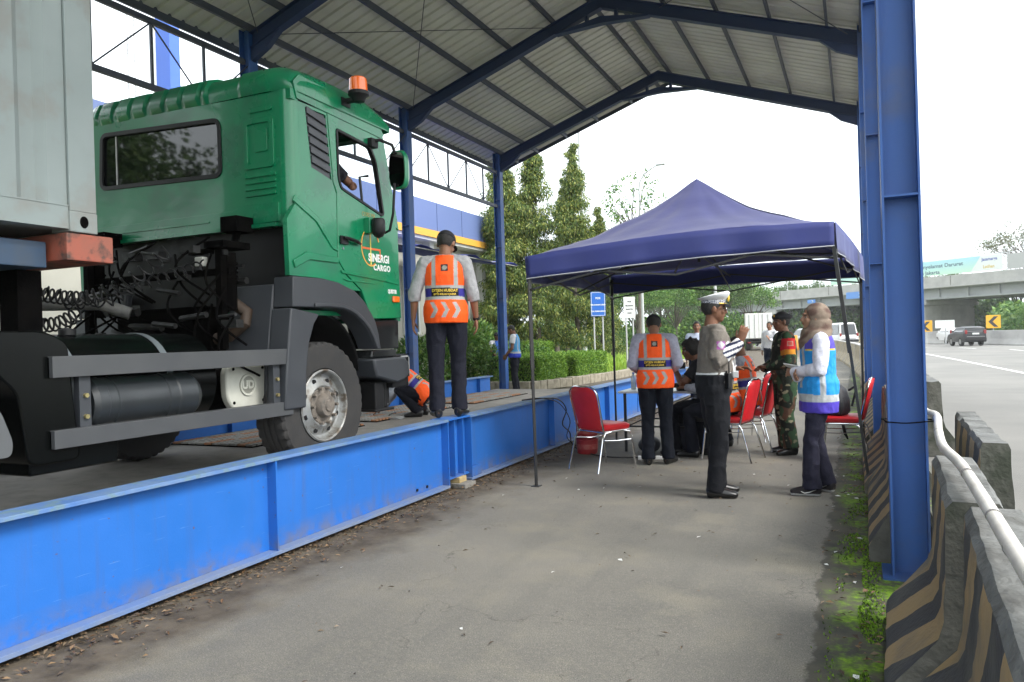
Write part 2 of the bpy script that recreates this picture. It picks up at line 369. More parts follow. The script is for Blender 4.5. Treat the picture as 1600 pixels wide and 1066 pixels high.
# ================================================================== shed over the weighbridge
XL, XR, XC = -8.95, .15, -4.38
FY = [4.75, 9.5, 14.25, 19.0]
def rz_(x): return 8.10-.35*abs(x-XC)          # top of the rafter
shed = thing('weighbridge_shelter', 'open blue steel shed with a grey corrugated pitched roof over the weighbridge', 'shelter', (XC, 9.5, 0))
def hcol(mb, x0, x1, y, z0, z1, hw=.1, t=.012, m=0):
    mb.box(x0, x0+t, y-hw, y+hw, z0, z1, m); mb.box(x1-t, x1, y-hw, y+hw, z0, z1, m); mb.box(x0+t, x1-t, y-.005, y+.005, z0, z1, m)
for y in FY:
    for side in (0, 1):
        c = MB(); x0, x1 = (XL-.1, XL+.1) if side == 0 else (.15, .345)
        hcol(c, x0, x1, y+.1, -.02, 6.62)
        for z in ((2.14, 3.6, 5.1) if side else (1.2, 2.6, 4.0, 5.3)):
            c.box(x0+.013, x1-.013, y+.003, y+.094, z, z+.012); c.box(x0+.013, x1-.013, y+.106, y+.197, z, z+.012)
        c.box(x0-.05, x1+.05, y-.05, y+.25, -.02, .012)
        wb(c, 'column', M_col, shed, smooth=0)
    r = MB(); yc = y+.1
    for s in (-1, 1):
        xe = XL+.1 if s < 0 else .15
        def strip(xa, xb, top, bot, hw):
            pa, pb = (xa, xb)
            r.add([(pa, yc-hw, top(pa)), (pb, yc-hw, top(pb)), (pb, yc+hw, top(pb)), (pa, yc+hw, top(pa)), (pa, yc-hw, bot(pa)), (pb, yc-hw, bot(pb)), (pb, yc+hw, bot(pb)), (pa, yc+hw, bot(pa))],
                  [(0, 1, 2, 3), (7, 6, 5, 4), (0, 4, 5, 1), (1, 5, 6, 2), (2, 6, 7, 3), (3, 7, 4, 0)])
        strip(xe, XC, rz_, lambda x: rz_(x)-.012, .075); strip(xe, XC, lambda x: rz_(x)-.238, lambda x: rz_(x)-.25, .075)
        strip(xe, XC, lambda x: rz_(x)-.013, lambda x: rz_(x)-.237, .005)
        # haunch and collar
        k = 1 if s < 0 else -1
        r.prism([(xe, rz_(xe)-.252), (xe+k*.62, rz_(xe+k*.62)-.252), (xe+k*.34, rz_(xe+k*.34)-.40), (xe, 6.08)], 1, yc-.05, yc+.05)
        xa = XC-k*.95
        strip(xa, XC, lambda x: (rz_(xa)-.245)+(abs(x-xa))*.17, lambda x: (rz_(xa)-.27)+(abs(x-xa))*.05, .075)
        r.box(XC-k*.3-.03, XC-k*.3+.03, yc-.05, yc+.05, 7.6, 7.78)
    wb(r, 'rafter_frame', M_raft, shed, smooth=0)
for x in (XL+.12, -8.2, -7.31, -6.38, -5.4, -4.63, -4.13, -3.17, -2.2, -1.27, -.325, .2):
    c = MB(); z = rz_(x)+.002; c.box(x-.022, x+.022, -1.8, 20.25, z, z+.11); wb(c, 'purlin', M_purlin, shed, smooth=0)
ro = MB()
prof = []; y = -2.0
while y < 20.4: prof += [(y, 0), (y+.17, 0), (y+.19, .034), (y+.235, .034)]; y += .255
for s in (-1, 1):
    xe = XL-.42 if s < 0 else .62
    vs = []; fs = []
    for (yy, dz) in prof:
        for xx in (xe, XC): vs.append((xx, yy, rz_(xx)+.14+dz))
    n = len(prof)
    fs = [(2*i, 2*i+1, 2*i+3, 2*i+2) for i in range(n-1)]; ro.add(vs, fs)
o = wb(ro, 'roof_sheet', M_roof, shed, smooth=0, fix=False); sm = o.modifiers.new('sheet', 'SOLIDIFY'); sm.thickness = .003
for s, xx in ((-1, XL-.44), (1, .64)):
    c = MB(); c.box(xx-.02, xx+.02, -2, 20.4, rz_(xx)+.03, rz_(xx)+.19); wb(c, 'eave_trim', M_purlin, shed, smooth=0)
c = MB()
for yy in (20.4,):
    for s in (-1, 1):
        xe = XL-.42 if s < 0 else .62
        c.add([(xe, yy, rz_(xe)+.05), (XC, yy, rz_(XC)+.05), (XC, yy, rz_(XC)+.2), (xe, yy, rz_(xe)+.2), (xe, yy+.02, rz_(xe)+.05), (XC, yy+.02, rz_(XC)+.05), (XC, yy+.02, rz_(XC)+.2), (xe, yy+.02, rz_(xe)+.2)], [(0, 1, 2, 3), (4, 7, 6, 5), (0, 4, 5, 1), (3, 2, 6, 7), (0, 3, 7, 4), (1, 5, 6, 2)])
wb(c, 'gable_trim', M_purlin, shed, smooth=0)
for bi in range(-1, 3):
    y0 = 4.85+4.75*bi; c = MB(); x = XL
    c.box(x-.03, x+.03, y0+.1, y0+4.65, 5.08, 5.16); c.box(x-.03, x+.03, y0+.1, y0+4.65, 6.02, 6.1)
    for k in range(1, 5): c.box(x-.018, x+.018, y0+.95*k-.018, y0+.95*k+.018, 5.16, 6.02)
    for k in range(5):
        a, b_ = (5.17, 6.01) if k % 2 == 0 else (6.01, 5.17)
        c.tube([(x, y0+.95*k+.03, a), (x, y0+.95*(k+1)-.03, b_)], .012, 6)
    wb(c, 'side_truss', M_purlin, shed, smooth=0)
for (xa, ya, xb, yb) in ((XL+.3, 4.9, -5.6, 9.5), (-5.6, 4.9, XL+.3, 9.5), (XL+.3, 9.6, -5.4, 14.2), (-5.4, 9.6, XL+.3, 14.2), (.0, 9.6, -3.2, 14.2), (-3.2, 9.6, .0, 14.2)):
    c = MB(); c.tube([(xa, ya, rz_(xa)-.12), (xb, yb, rz_(xb)-.12)], .008, 6); wb(c, 'brace_rod', M_rod, shed)

# ================================================================== weighbridge
wbdg = thing('weighbridge', 'long bright blue steel weighbridge with deep side beams and a dusty flat deck', 'weighbridge', (-5.2, 6, 0))
def girder(x, side, y0, y1, zt, zb, stiff, name):
    """I-section; side=+1 web seen from +X"""
    c = MB(); w = .17
    xo = x; xi = x-side*w; xw = x-side*w/2
    lo, hi = min(xo, xi), max(xo, xi)
    c.box(lo, hi, y0, y1, zt-.022, zt, 1); c.box(lo, hi, y0, y1, zb, zb+.024, 2); c.box(xw-.006, xw+.006, y0, y1, zb+.024, zt-.022, 0)
    o = wb(c, name, [M_blue_beam, M_blue_flange, M_blue_grey], wbdg, smooth=0, bevel=.002)
    for ys in stiff:
        p = MB(); p.box(min(xo-side*.004, xw+side*.006), max(xo-side*.004, xw+side*.006), ys-.006, ys+.006, zb+.025, zt-.023); wb(p, 'stiffener_plate', M_blue_beam, wbdg, smooth=0)
    return o
girder(-3.5, 1, -3, 6.22, .675, .035, (-.7, 1.6, 3.9, 6.214), 'side_beam')
girder(-3.5, 1, 6.66, 13.2, .672, .03, (6.68, 8.95, 11.3), 'side_beam')
girder(-3.5, 1, 13.24, 17.5, .672, .03, (13.5, 15.2), 'side_beam')
girder(-6.9, 1, -3, 14.2, .68, .03, [k*.95+.3 for k in range(-3, 15)], 'side_beam')
c = MB(); c.box(-3.62, -3.53, 6.225, 6.655, .10, .116); c.box(-3.6, -3.586, 6.225, 6.655, .116, .66); c.box(-3.586, -3.52, 6.36, 6.372, .117, .66); c.box(-3.586, -3.52, 6.53, 6.542, .117, .66); c.box(-3.70, -3.5, 6.225, 6.655, .662, .674)
c.box(-3.56, -3.515, 6.69, 6.9, .032+.024, .15); wb(c, 'splice_bracket', M_blue_beam, wbdg, smooth=0)
for k in range(6):
    c = MB(); c.tube([(-3.586, 6.445, .17+k*.085), (-3.562, 6.445, .17+k*.085)], .014, 6); wb(c, 'bolt', M_col, wbdg)
for y in (5.75, 5.92):
    c = MB(); c.tube([(-3.58, y, .10), (-3.568, y, .10)], .013, 8); wb(c, 'bolt', M_black, wbdg)
c = MB(); c.box(-6.98, -3.6, -3, 14.5, .30, .38); c.prism([(14.51, .30), (14.51, .379), (17.4, .01), (17.4, .0)], 0, -6.9, -3.6); wb(c, 'deck', M_deck, wbdg, smooth=0)
c = MB()
for yy in (0, 3.5, 6.44, 9.5, 13): c.box(-6.8, -3.75, yy-.08, yy+.08, .02, .30)
wb(c, 'cross_beam', M_raft, wbdg, smooth=0)
c = MB(); c.box(-3.72, -3.42, 6.36, 6.58, 0, .045, 0); c.box(-3.66, -3.5, 6.4, 6.54, .045, .099, 1); o = c.build('packing_block', [M_conc, mat('yellowed timber', (.42, .33, .17), (.3, .22, .1), 12, .8)], smooth=0, bevel=.004)
tag(o, 'yellowed timber block on a concrete pad under the beam joint', 'block')

def cable(name, pts, r, m, label, cat, n=6, sub=6):
    P = [Vector(p) for p in pts]; out = []
    for i in range(len(P)-1):
        a = P[max(i-1, 0)]; b = P[i]; c_ = P[i+1]; d = P[min(i+2, len(P)-1)]
        for k in range(sub):
            t = k/sub; out.append(.5*((2*b)+(c_-a)*t+(2*a-5*b+4*c_-d)*t*t+(3*b-a-3*c_+d)*t**3))
    out.append(P[-1]); mb = MB(); mb.tube(out, r, n)
    if name is None: return mb
    o = mb.build(name, m); return tag(o, label, cat)
def mat_pad(x0, x1, y0, y1, label, nx, rot=0):
    t = thing('weighing_mat', label, 'weighing mat', ((x0+x1)/2, (y0+y1)/2, .381), R(rot), 'ribbed weighing mats on the weighbridge deck')
    w, l = x1-x0, y1-y0
    c = MB(); c.box(-w/2, w/2, -l/2, l/2, 0, .012); c.build('base_sheet', M_dark, t, smooth=0)
    c = MB(); n = int(l/.075)
    for i in range(n):
        yy = -l/2+l*(i+.5)/n; m_ = int(w/.11)
        for j in range(m_):
            xx = -w/2+w*(j+.5)/m_; c.cbox((xx, yy, .021), (w/m_*.8, l/n*.62, .018), 1 if (j*7+i//5) % 4 == 0 else 0)
    c.build('tread', [mat_pad.a, mat_pad.b], t, smooth=0)
mat_pad.a = mat('mat tread pale', (.32, .31, .28), (.2, .19, .17), 20, .8); mat_pad.b = mat('mat tread orange', (.40, .16, .07), (.3, .2, .13), 20, .8)
mat_pad(-6.8, -5.65, 5.95, 7.9, 'orange and grey ribbed weighing mat on the deck seen under the green truck', 10)
mat_pad(-6.75, -5.75, 8.3, 10.5, 'orange and grey ribbed weighing mat beside the crouching officer', 10)
mat_pad(-6.7, -5.7, 11.0, 13.2, 'farthest ribbed weighing mat near the end of the far blue beam', 10)
# ================================================================== truck
from mathutils.geometry import tessellate_polygon
def holed(mb, outer, holes, ax, a, b, m=0):
    """solid plate with holes, extruded along axis ax from a to b"""
    loops = [outer]+holes
    tri = tessellate_polygon([[Vector((p[0], p[1], 0)) for p in l] for l in loops]); flat = [p for l in loops for p in l]
    def P(p, t): return ((t, p[0], p[1]), (p[0], t, p[1]), (p[0], p[1], t))[ax]
    n = len(flat); vs = [P(p, a) for p in flat]+[P(p, b) for p in flat]; fs = []
    for t in tri: fs += [tuple(t), tuple(i+n for i in reversed(t))]
    k = 0
    for l in loops:
        q = len(l)
        for i in range(q): fs.append((k+i, k+(i+1) % q, n+k+(i+1) % q, n+k+i))
        k += q
    return mb.add(vs, fs, m)
def rrect(x0, x1, z0, z1, r, n=5):
    out = []
    for cx, cz, a0 in ((x1-r, z1-r, 0), (x0+r, z1-r, 90), (x0+r, z0+r, 180), (x1-r, z0+r, 270)):
        for k in range(n+1): a = R(a0+90*k/n); out.append((cx+r*math.cos(a), cz+r*math.sin(a)))
    return out
def smooth_poly(P, r=.03, n=4):
    out = []; N = len(P)
    for i in range(N):
        a = Vector(P[i-1]); b = Vector(P[i]); c = Vector(P[(i+1) % N]); u = (a-b); v = (c-b); q = min(r, u.length*.45, v.length*.45)
        p0 = b+u.normalized()*q; p1 = b+v.normalized()*q
        for k in range(n+1):
            t = k/n; out.append(tuple(p0*(1-t)**2+b*2*t*(1-t)+p1*t*t))
    return out
def revolve(mb, prof, c, ax=0, n=48, m=0, mod=None):
    """prof: (radius, offset along axis)"""
    vs = []; K = len(prof); c = Vector(c)
    for i in range(n):
        a = 2*PI*i/n; ca, sa = math.cos(a), math.sin(a)
        for j, (r, x) in enumerate(prof):
            if mod: r = mod(i, j, r)
            p = ((x, r*ca, r*sa), (r*ca, x, r*sa), (r*ca, r*sa, x))[ax]; vs.append(c+Vector(p))
    fs = [(i*K+j, i*K+j+1, ((i+1) % n)*K+j+1, ((i+1) % n)*K+j) for i in range(n) for j in range(K-1)]
    return mb.add(vs, fs, m)
M_green = mat('green cab paint', (.0, .20, .08), (.002, .185, .08), 1.5, .24, coat=.35, bump=.012, bsc=6, c3=(.008, .15, .07), sc3=2.2)
M_green_d = mat('dusty green paint', (.002, .13, .055), (.03, .12, .06), 5, .4, coat=.2)
M_tint = mat('dark tinted glass', (.004, .005, .006), None, rough=.03, spec=.75, coat=.0)
M_louvre = mat('louvre grey', (.055, .058, .066), None, rough=.45)
M_orange_l = mat('amber lens', (.95, .16, .01), None, rough=.15, coat=.5, emit=0)
M_rim = mat('silver rim paint', (.30, .31, .31), (.20, .20, .185), 7, .4, metal=.3, c3=(.10, .08, .06), sc3=9)
M_hub = mat('dusty hub', (.20, .17, .14), (.09, .08, .07), 14, .7, bump=.3)
def clear_glass():
    m = bpy.data.materials.new('clear glass'); m.use_nodes = True; nt = m.node_tree; nt.nodes.clear(); L = nt.links.new
    o = node(nt, 'ShaderNodeOutputMaterial'); a = node(nt, 'ShaderNodeBsdfTransparent'); b = node(nt, 'ShaderNodeBsdfGlossy'); x = node(nt, 'ShaderNodeMixShader'); f = node(nt, 'ShaderNodeFresnel')
    a.inputs[0].default_value = (.86, .9, .9, 1); b.inputs['Roughness'].default_value = .02; f.inputs[0].default_value = 1.45
    L(f.outputs[0], x.inputs[0]); L(a.outputs[0], x.inputs[1]); L(b.outputs[0], x.inputs[2]); L(x.outputs[0], o.inputs[0]); return m
M_glass = clear_glass()
TX, TY = -5.2, 5.06
truck = thing('tractor_truck', 'green tractor truck seen from behind with an amber beacon, standing on the weighbridge', 'truck', (TX, TY, .38))
door_out = [(5.19, 3.365), (5.246, 2.78), (5.288, 2.70), (5.28, 2.13), (5.395, 2.012), (5.60, 1.89), (5.71, 1.70), (5.757, 1.635), (6.235, 1.648), (6.225, 2.03), (6.21, 2.456), (6.135, 2.70), (5.915, 3.33)]
win = smooth_poly([(5.295, 3.26), (5.80, 3.215), (5.885, 3.09), (5.99, 2.615), (5.955, 2.59), (5.34, 2.745), (5.305, 2.83)], .04)
quarter = [(4.82, 3.40), (5.18, 3.365), (5.238, 2.78), (5.28, 2.695), (5.272, 2.125), (5.388, 2.005), (5.592, 1.882), (5.46, 1.88), (5.24, 1.94), (5.03, 1.96), (4.665, 1.96), (4.655, 2.40), (4.82, 2.62)]
louv = [(4.905, 3.335), (5.165, 3.335), (5.225, 2.80), (4.965, 2.86)]
def mx(x): return 2*TX-x
body = MB()
for s, xa, xb in ((0, -4.045, -4.0), (1, mx(-4.0), mx(-4.045))): holed(body, quarter, [louv] if not s else [], 0, xa, xb)
# rear panel with the window opening, and the rounded corners
wr = smooth_poly([(-6.14, 3.355), (-4.735, 3.29), (-4.73, 2.83), (-6.165, 2.875)], .07, 5)
holed(body, [(-6.3, 2.37), (-4.1, 2.37), (-4.1, 3.42), (-6.3, 3.47)], [wr[::-1]], 1, 4.72, 4.75)
for s in (1, -1):
    ring = []
    for z in (2.37, 3.44):
        r_ = [];
        for k in range(7):
            a = R(-90+90*k/6); px = -4.1+.1*math.cos(a); r_.append((px if s > 0 else mx(px), 4.82+.1*math.sin(a), z))
        ring.append(r_)
    vs = ring[0]+ring[1]; body.add(vs, [(i, i+1, 8+i, 7+i) for i in range(6)])
# swaging of the rear panel
holed(body, rrect(-4.47, -4.16, 2.84, 3.24, .03), [rrect(-4.43, -4.2, 2.88, 3.20, .02)], 1, 4.705, 4.722)
body.prism(rrect(-4.36, -4.23, 2.97, 3.16, .015), 1, 4.71, 4.722)
for k in range(4): body.prism(rrect(-4.47, -4.15, 2.62+.05*k, 2.645+.05*k, .01), 1, 4.705, 4.722)
body.prism(rrect(-4.42, -4.17, 3.29, 3.33, .015), 1, 4.708, 4.722)
body.prism([(-6.25, 2.52), (-4.6, 2.52), (-4.5, 2.55), (-4.12, 2.55), (-4.12, 2.40), (-4.55, 2.39), (-6.25, 2.39)], 1, 4.698, 4.722)
body.prism(rrect(-6.0, -4.85, 2.445, 2.46, .006), 1, 4.69, 4.70)
body.box(-6.28, -4.12, 4.66, 4.74, 2.355, 2.385)
# front panel, cowl, floor, A-pillars
body.box(-6.36, -4.05, 6.22, 6.3, 1.62, 2.52); body.box(-6.3, -4.1, 4.75, 6.2, 1.66, 1.70)
for s in (0, 1):
    xs = (-4.07, -4.005) if not s else (mx(-4.005), mx(-4.07)); body.prism([(6.14, 2.55), (6.25, 2.50), (6.02, 3.36), (5.92, 3.34)], 0, *xs)
body.box(-6.35, -4.05, 5.9, 6.04, 3.33, 3.40)
o = wb(body, 'cab_body', M_green, truck, smooth=40, bevel=.006)
# lower side swages of the quarter and door
sw = MB(); sw.prism([(4.70, 2.08), (4.86, 2.16), (5.27, 2.15), (5.27, 2.10), (4.9, 2.1), (4.72, 2.02)], 0, -4.0, -3.985)
sw.prism([(4.72, 2.55), (5.0, 2.42), (5.2, 2.22), (5.27, 2.2), (5.27, 2.23), (5.22, 2.25), (5.03, 2.46), (4.74, 2.60)], 0, -4.0, -3.99)
wb(sw, 'side_swage', M_green, truck, smooth=30, bevel=.008)
# roof with ribs
rf = MB(); prof = [(4.722, 3.44), (4.712, 3.50), (4.722, 3.56), (4.765, 3.625), (4.85, 3.665), (5.0, 3.685), (5.4, 3.69), (5.8, 3.66), (6.0, 3.60), (6.1, 3.50), (6.1, 3.39)]
NX = 160; vs = []; fs = []
for i in range(NX+1):
    x = -6.42+2.44*i/NX; e = min((x+6.42), (-3.98-x)); 
    for j, (y, z) in enumerate(prof):
        ez = 0 if e > .3 else (1-math.sqrt(max(0, 1-((.3-e)/.3)**2)))
        zz = 3.42+(z-3.42)*(1-.62*ez); yy = y+(.10*ez if j < 6 else -.0)
        rib = 0
        if -6.34 < x < -4.86 and j in (1, 2, 3, 4, 5, 6, 7): rib = .022*(1 if ((x+6.34) % .205) < .155 else 0)
        if x > -4.5 and x < -4.02 and 0 < j < 8: rib = .012
        vs.append((x, yy-(rib if j < 4 else 0), zz+(rib if j > 2 else 0)))
K = len(prof); fs = [(i*K+j, i*K+j+1, (i+1)*K+j+1, (i+1)*K+j) for i in range(NX) for j in range(K-1)]
fs += [tuple(range(K)), tuple(range(NX*K, NX*K+K))[::-1]]
rf.add(vs, fs)
for s in (0, 1):
    xs = (-4.04, -3.99) if not s else (mx(-3.99), mx(-4.04)); rf.prism([(4.80, 3.375), (5.95, 3.325), (6.02, 3.36), (5.85, 3.50), (5.55, 3.545), (4.83, 3.57), (4.76, 3.50)], 0, *xs)
rf.box(-6.40, -4.0, 4.735, 6.0, 3.36, 3.44)
wb(rf, 'roof', M_green, truck, smooth=50)
# windows
g_ = MB(); g_.prism(wr, 1, 4.735, 4.741); rw = wb(g_, 'rear_window', M_tint, truck, smooth=0)
def grow(P, d):
    c = Vector((sum(p[0] for p in P)/len(P), sum(p[1] for p in P)/len(P))); out = []
    N = len(P)
    for i in range(N):
        t = Vector(P[(i+1) % N])-Vector(P[i-1]); n = Vector((t.y, -t.x)).normalized(); p = Vector(P[i])
        if n.dot(p-c) < 0: n = -n
        out.append(tuple(p+n*d))
    return out
g_ = MB(); holed(g_, grow(wr, .018), [grow(wr, -.02)], 1, 4.71, 4.733); wb(g_, 'window_seal', M_black, rw, smooth=0, bevel=.004)
g_ = MB(); g_.box(-5.98, -5.965, 4.728, 4.734, 2.89, 3.33); wb(g_, 'slider_frame', M_steel, rw, smooth=0)
g_ = MB(); g_.prism(louv, 0, -4.03, -4.012)
for k in range(6):
    z = 2.90+.078*k; ya = 4.955-.0+(-.06*(z-2.86)/.47)+.02; yb = 5.21-.055*(z-2.86)/.47
    g_.prism([(ya, z), (yb, z-.045), (yb, z+.012), (ya, z+.055)], 0, -4.012, -3.992)
wb(g_, 'side_louvre', M_louvre, truck, smooth=0, bevel=.004)
for s in (0, 1):
    d = MB(); xs = (-4.04, -3.997) if not s else (mx(-3.997), mx(-4.04)); holed(d, door_out, [win[::-1]], 0, *xs)
    dr = wb(d, 'door', M_green, truck, smooth=0, bevel=.007)
    f = MB(); xs = (-4.03, -3.99) if not s else (mx(-3.99), mx(-4.03)); holed(f, win, [grow(win, -.022)[::-1]], 0, *xs); wb(f, 'window_frame', M_black, dr, smooth=0)
    if s:
        f = MB(); f.prism(win, 0, mx(-4.016), mx(-4.02)); wb(f, 'side_window', M_glass, dr, smooth=0)
    else:
        f = MB(); f.box(-3.99, -3.975, 5.30, 5.40, 2.27, 2.34); f.tube([(-3.97, 5.33, 2.325), (-3.955, 5.4, 2.318), (-3.955, 5.50, 2.305), (-3.975, 5.575, 2.295)], [.013, .017, .017, .012], 8)
        wb(f, 'handle', M_black, dr)
        f = MB(); f.tube([(-3.997, 5.345, 2.235), (-3.988, 5.345, 2.235)], .011, 10); wb(f, 'lock', M_chrome, dr)
        f = MB(); f.prism([(5.30, 2.045), (5.95, 2.02), (6.2, 1.965), (5.95, 1.985), (5.32, 2.02)], 0, -3.997, -3.987); f.prism([(5.32, 1.975), (5.8, 1.96), (5.8, 1.95), (5.4, 1.955)], 0, -3.997, -3.99); wb(f, 'door_swage', M_green, dr, smooth=0, bevel=.004)
        f = MB(); f.box(-3.997, -3.972, 6.075, 6.185, 1.795, 1.855); wb(f, 'side_indicator', M_orange_l, dr, smooth=0, bevel=.012)
        # lettering and emblem on the door
        M_w = mat('white lettering', (.8, .8, .78)); M_or = mat('orange lettering', (.75, .14, .03)); M_ye = mat('yellow lettering', (.75, .62, .12))
        YZ = lambda y, z: frame((-3.9965, y, z), (0, 1, 0), (0, 0, 1))
        wtext('SINERGI', .098, M_w, 'lettering', dr, YZ(5.885, 2.19), bold=.0035, spacing=1.0, sx=.95)
        wtext('CARGO', .075, M_w, 'lettering', dr, YZ(5.93, 2.105), bold=.003, spacing=1.15, sx=.95)
        wtext('QUESTER', .05, M_w, 'lettering', dr, YZ(6.09, 1.895), bold=.002, sx=.7)
        wtext('C13957 MA', .055, mat('faded orange lettering', (.42, .30, .10)), 'lettering', dr, YZ(5.74, 2.575), sx=.75)
        e = MB(); cy, cz, ry, rz2 = 5.755, 2.285, .145, .175
        def arc(a0, a1, r0, x0, x1, mm):
            n = 28; P = []
            for k in range(n+1): a = R(a0+(a1-a0)*k/n); P.append((cy+ry*math.cos(a)*1, cz+rz2*math.sin(a)))
            Q = []
            for k in range(n, -1, -1): a = R(a0+(a1-a0)*k/n); Q.append((cy+(ry-r0)*math.cos(a), cz+(rz2-r0)*math.sin(a)))
            e.prism(P+Q, 0, x0, x1, mm)
        arc(20, 300, .014, -3.997, -3.994, 0); arc(20, 300, .006, -3.994, -3.993, 1)
        e.box(-3.997, -3.994, 5.615, 5.91, 2.262, 2.28, 0); e.box(-3.997, -3.994, 5.896, 5.91, 2.19, 2.262, 0)
        e.box(-3.997, -3.9935, 5.748, 5.762, 2.12, 2.44, 1)
        wb(e, 'door_emblem', [M_or, M_ye], dr, smooth=0)
ws = MB(); ws.quad((-6.34, 6.26, 2.52), (-4.06, 6.26, 2.52), (-4.1, 6.02, 3.34), (-6.3, 6.02, 3.34)); wb(ws, 'windscreen', M_glass, truck, smooth=0)
# interior
i_ = MB(); i_.box(-6.3, -4.1, 5.9, 6.2, 2.1, 2.5); i_.box(-6.3, -4.06, 4.76, 5.6, 3.28, 3.34); i_.box(-6.35, -4.06, 4.76, 4.80, 1.7, 2.6); wb(i_, 'dashboard', M_black, truck, smooth=0, bevel=.03)
for x in (-4.5, -5.9):
    i_ = MB(); i_.box(x-.24, x+.24, 4.9, 5.4, 2.05, 2.3); i_.box(x-.24, x+.24, 4.85, 4.98, 2.3, 2.85); i_.box(x-.13, x+.13, 4.86, 4.95, 2.88, 3.05); wb(i_, 'seat', M_black, truck, smooth=0, bevel=.04)
i_ = MB(); sc_, su, sv = Vector((-4.5, 5.8, 2.68)), Vector((1, 0, 0)), Vector((0, .8, .45)); i_.tube([sc_+su*.21*math.cos(a*PI/12)+sv*.21*math.sin(a*PI/12) for a in range(24)], .014, 6, closed=True); i_.tube([sc_, (-4.5, 6.0, 2.4)], .02, 6); i_.tube([sc_-su*.2, sc_+su*.2], .012, 6); wb(i_, 'steering_wheel', M_black, truck)
i_ = MB(); i_.tube([(-4.12, 5.93, 2.98), (-4.16, 5.85, 2.96), (-4.16, 5.88, 2.72), (-4.12, 5.96, 2.68)], .013, 8); wb(i_, 'grab_handle', M_grey_pl, truck)
i_ = MB(); i_.box(-4.74, -4.66, 5.86, 5.88, 3.04, 3.16); i_.tube([(-4.7, 5.87, 3.16), (-4.7, 5.9, 3.3)], .004, 4); wb(i_, 'hanging_ornament', mat('ornament', (.05, .07, .04)), truck, smooth=0)
# fender, guards, bumper
f = MB(); fend = [(4.665, 1.952), (5.03, 1.955), (5.24, 1.933), (5.46, 1.873), (5.60, 1.783), (5.70, 1.68), (5.755, 1.615), (5.80, 1.5), (5.83, 1.355), (5.744, 1.363), (5.70, 1.45), (5.633, 1.535), (5.55, 1.60), (5.451, 1.655), (5.36, 1.69), (5.25, 1.707), (5.1, 1.715), (4.65, 1.712)]
for s in (0, 1):
    xs = (-4.16, -3.965) if not s else (mx(-3.965), mx(-4.16)); q = MB(); q.prism(fend, 0, *xs)
    lip = [(4.9, 1.715), (5.1, 1.72), (5.26, 1.712), (5.36, 1.695), (5.451, 1.66), (5.55, 1.605), (5.633, 1.54), (5.70, 1.455), (5.744, 1.365), (5.77, 1.365), (5.73, 1.47), (5.65, 1.57), (5.56, 1.64), (5.46, 1.70), (5.36, 1.735), (5.25, 1.755), (5.1, 1.76), (4.9, 1.75)]
    x2 = (-3.966, -3.945) if not s else (mx(-3.945), mx(-3.966)); q.prism(lip, 0, *x2)
    wb(q, 'fender', M_grey_pl, truck, smooth=30, bevel=.01)
    q = MB(); slab = [(4.63, 1.705), (4.97, 1.66), (4.90, 1.58), (4.83, 1.42), (4.79, 1.2), (4.775, .92), (4.53, .92), (4.56, 1.2), (4.60, 1.5)]
    q.prism(slab, 0, *xs)
    x3 = (-4.6, -4.16) if not s else (mx(-4.16), mx(-4.6)); q.prism([(4.56, 1.2), (4.60, 1.5), (4.66, 1.9), (4.72, 1.9), (4.66, 1.5), (4.62, 1.2), (4.6, .95), (4.55, .95)], 0, *x3)
    wb(q, 'mud_guard', M_grey_pl, truck, smooth=30, bevel=.012)
    q = MB(); n = 16; P = []; Q = []
    for k in range(n+1):
        a = R(10+165*k/n); P.append((5.2+.60*math.cos(a), 1.06+.64*math.sin(a))); Q.append((5.2+.57*math.cos(a), 1.06+.61*math.sin(a)))
    x4 = (-4.75, -4.17) if not s else (mx(-4.17), mx(-4.75)); q.prism(P+Q[::-1], 0, *x4); wb(q, 'wheel_arch_liner', M_black, truck, smooth=30)
    q = MB(); x5 = (-4.3, -4.02) if not s else (mx(-4.02), mx(-4.3)); q.prism([(5.76, 1.615), (6.22, 1.635), (6.215, 1.355), (5.835, 1.362)], 0, *x5)
    q.prism([(5.80, 1.35), (6.2, 1.35), (6.2, 1.28), (5.78, 1.28)], 0, x5[0]+.02, x5[1]-.02); wb(q, 'step_panel', mat('gloss black panel', (.014, .015, .016), None, rough=.22), truck, smooth=0, bevel=.012)
    q = MB(); x6 = (-4.35, -3.985) if not s else (mx(-3.985), mx(-4.35)); q.prism([(5.74, 1.27), (6.26, 1.275), (6.33, 1.22), (6.33, 1.09), (6.24, 1.05), (6.12, 1.03), (5.79, 1.10), (5.765, 1.18)], 0, *x6)
    wb(q, 'bumper_end', M_grey_pl, truck, smooth=30, bevel=.02)
q = MB(); q.box(-6.35, -4.05, 6.14, 6.42, .98, 1.3); q.box(-6.2, -4.2, 6.05, 6.3, .82, .98); q.box(-4.3, -4.06, 5.86, 6.0, .78, 1.05); q.box(-4.32, -4.28, 5.85, 6.18, .79, 1.1); q.box(-4.25, -4.05, 5.84, 6.16, .775, .80); q.box(-4.12, -4.09, 6.05, 6.1, .8, 1.1); wb(q, 'bumper', M_black, truck, smooth=0, bevel=.02)
q = MB(); q.box(-4.16, -3.995, 6.2, 6.335, 1.27, 1.285); q.box(-4.01, -3.99, 6.33, 6.345, 1.08, 1.27); wb(q, 'headlight_edge', M_chrome, truck, smooth=0)
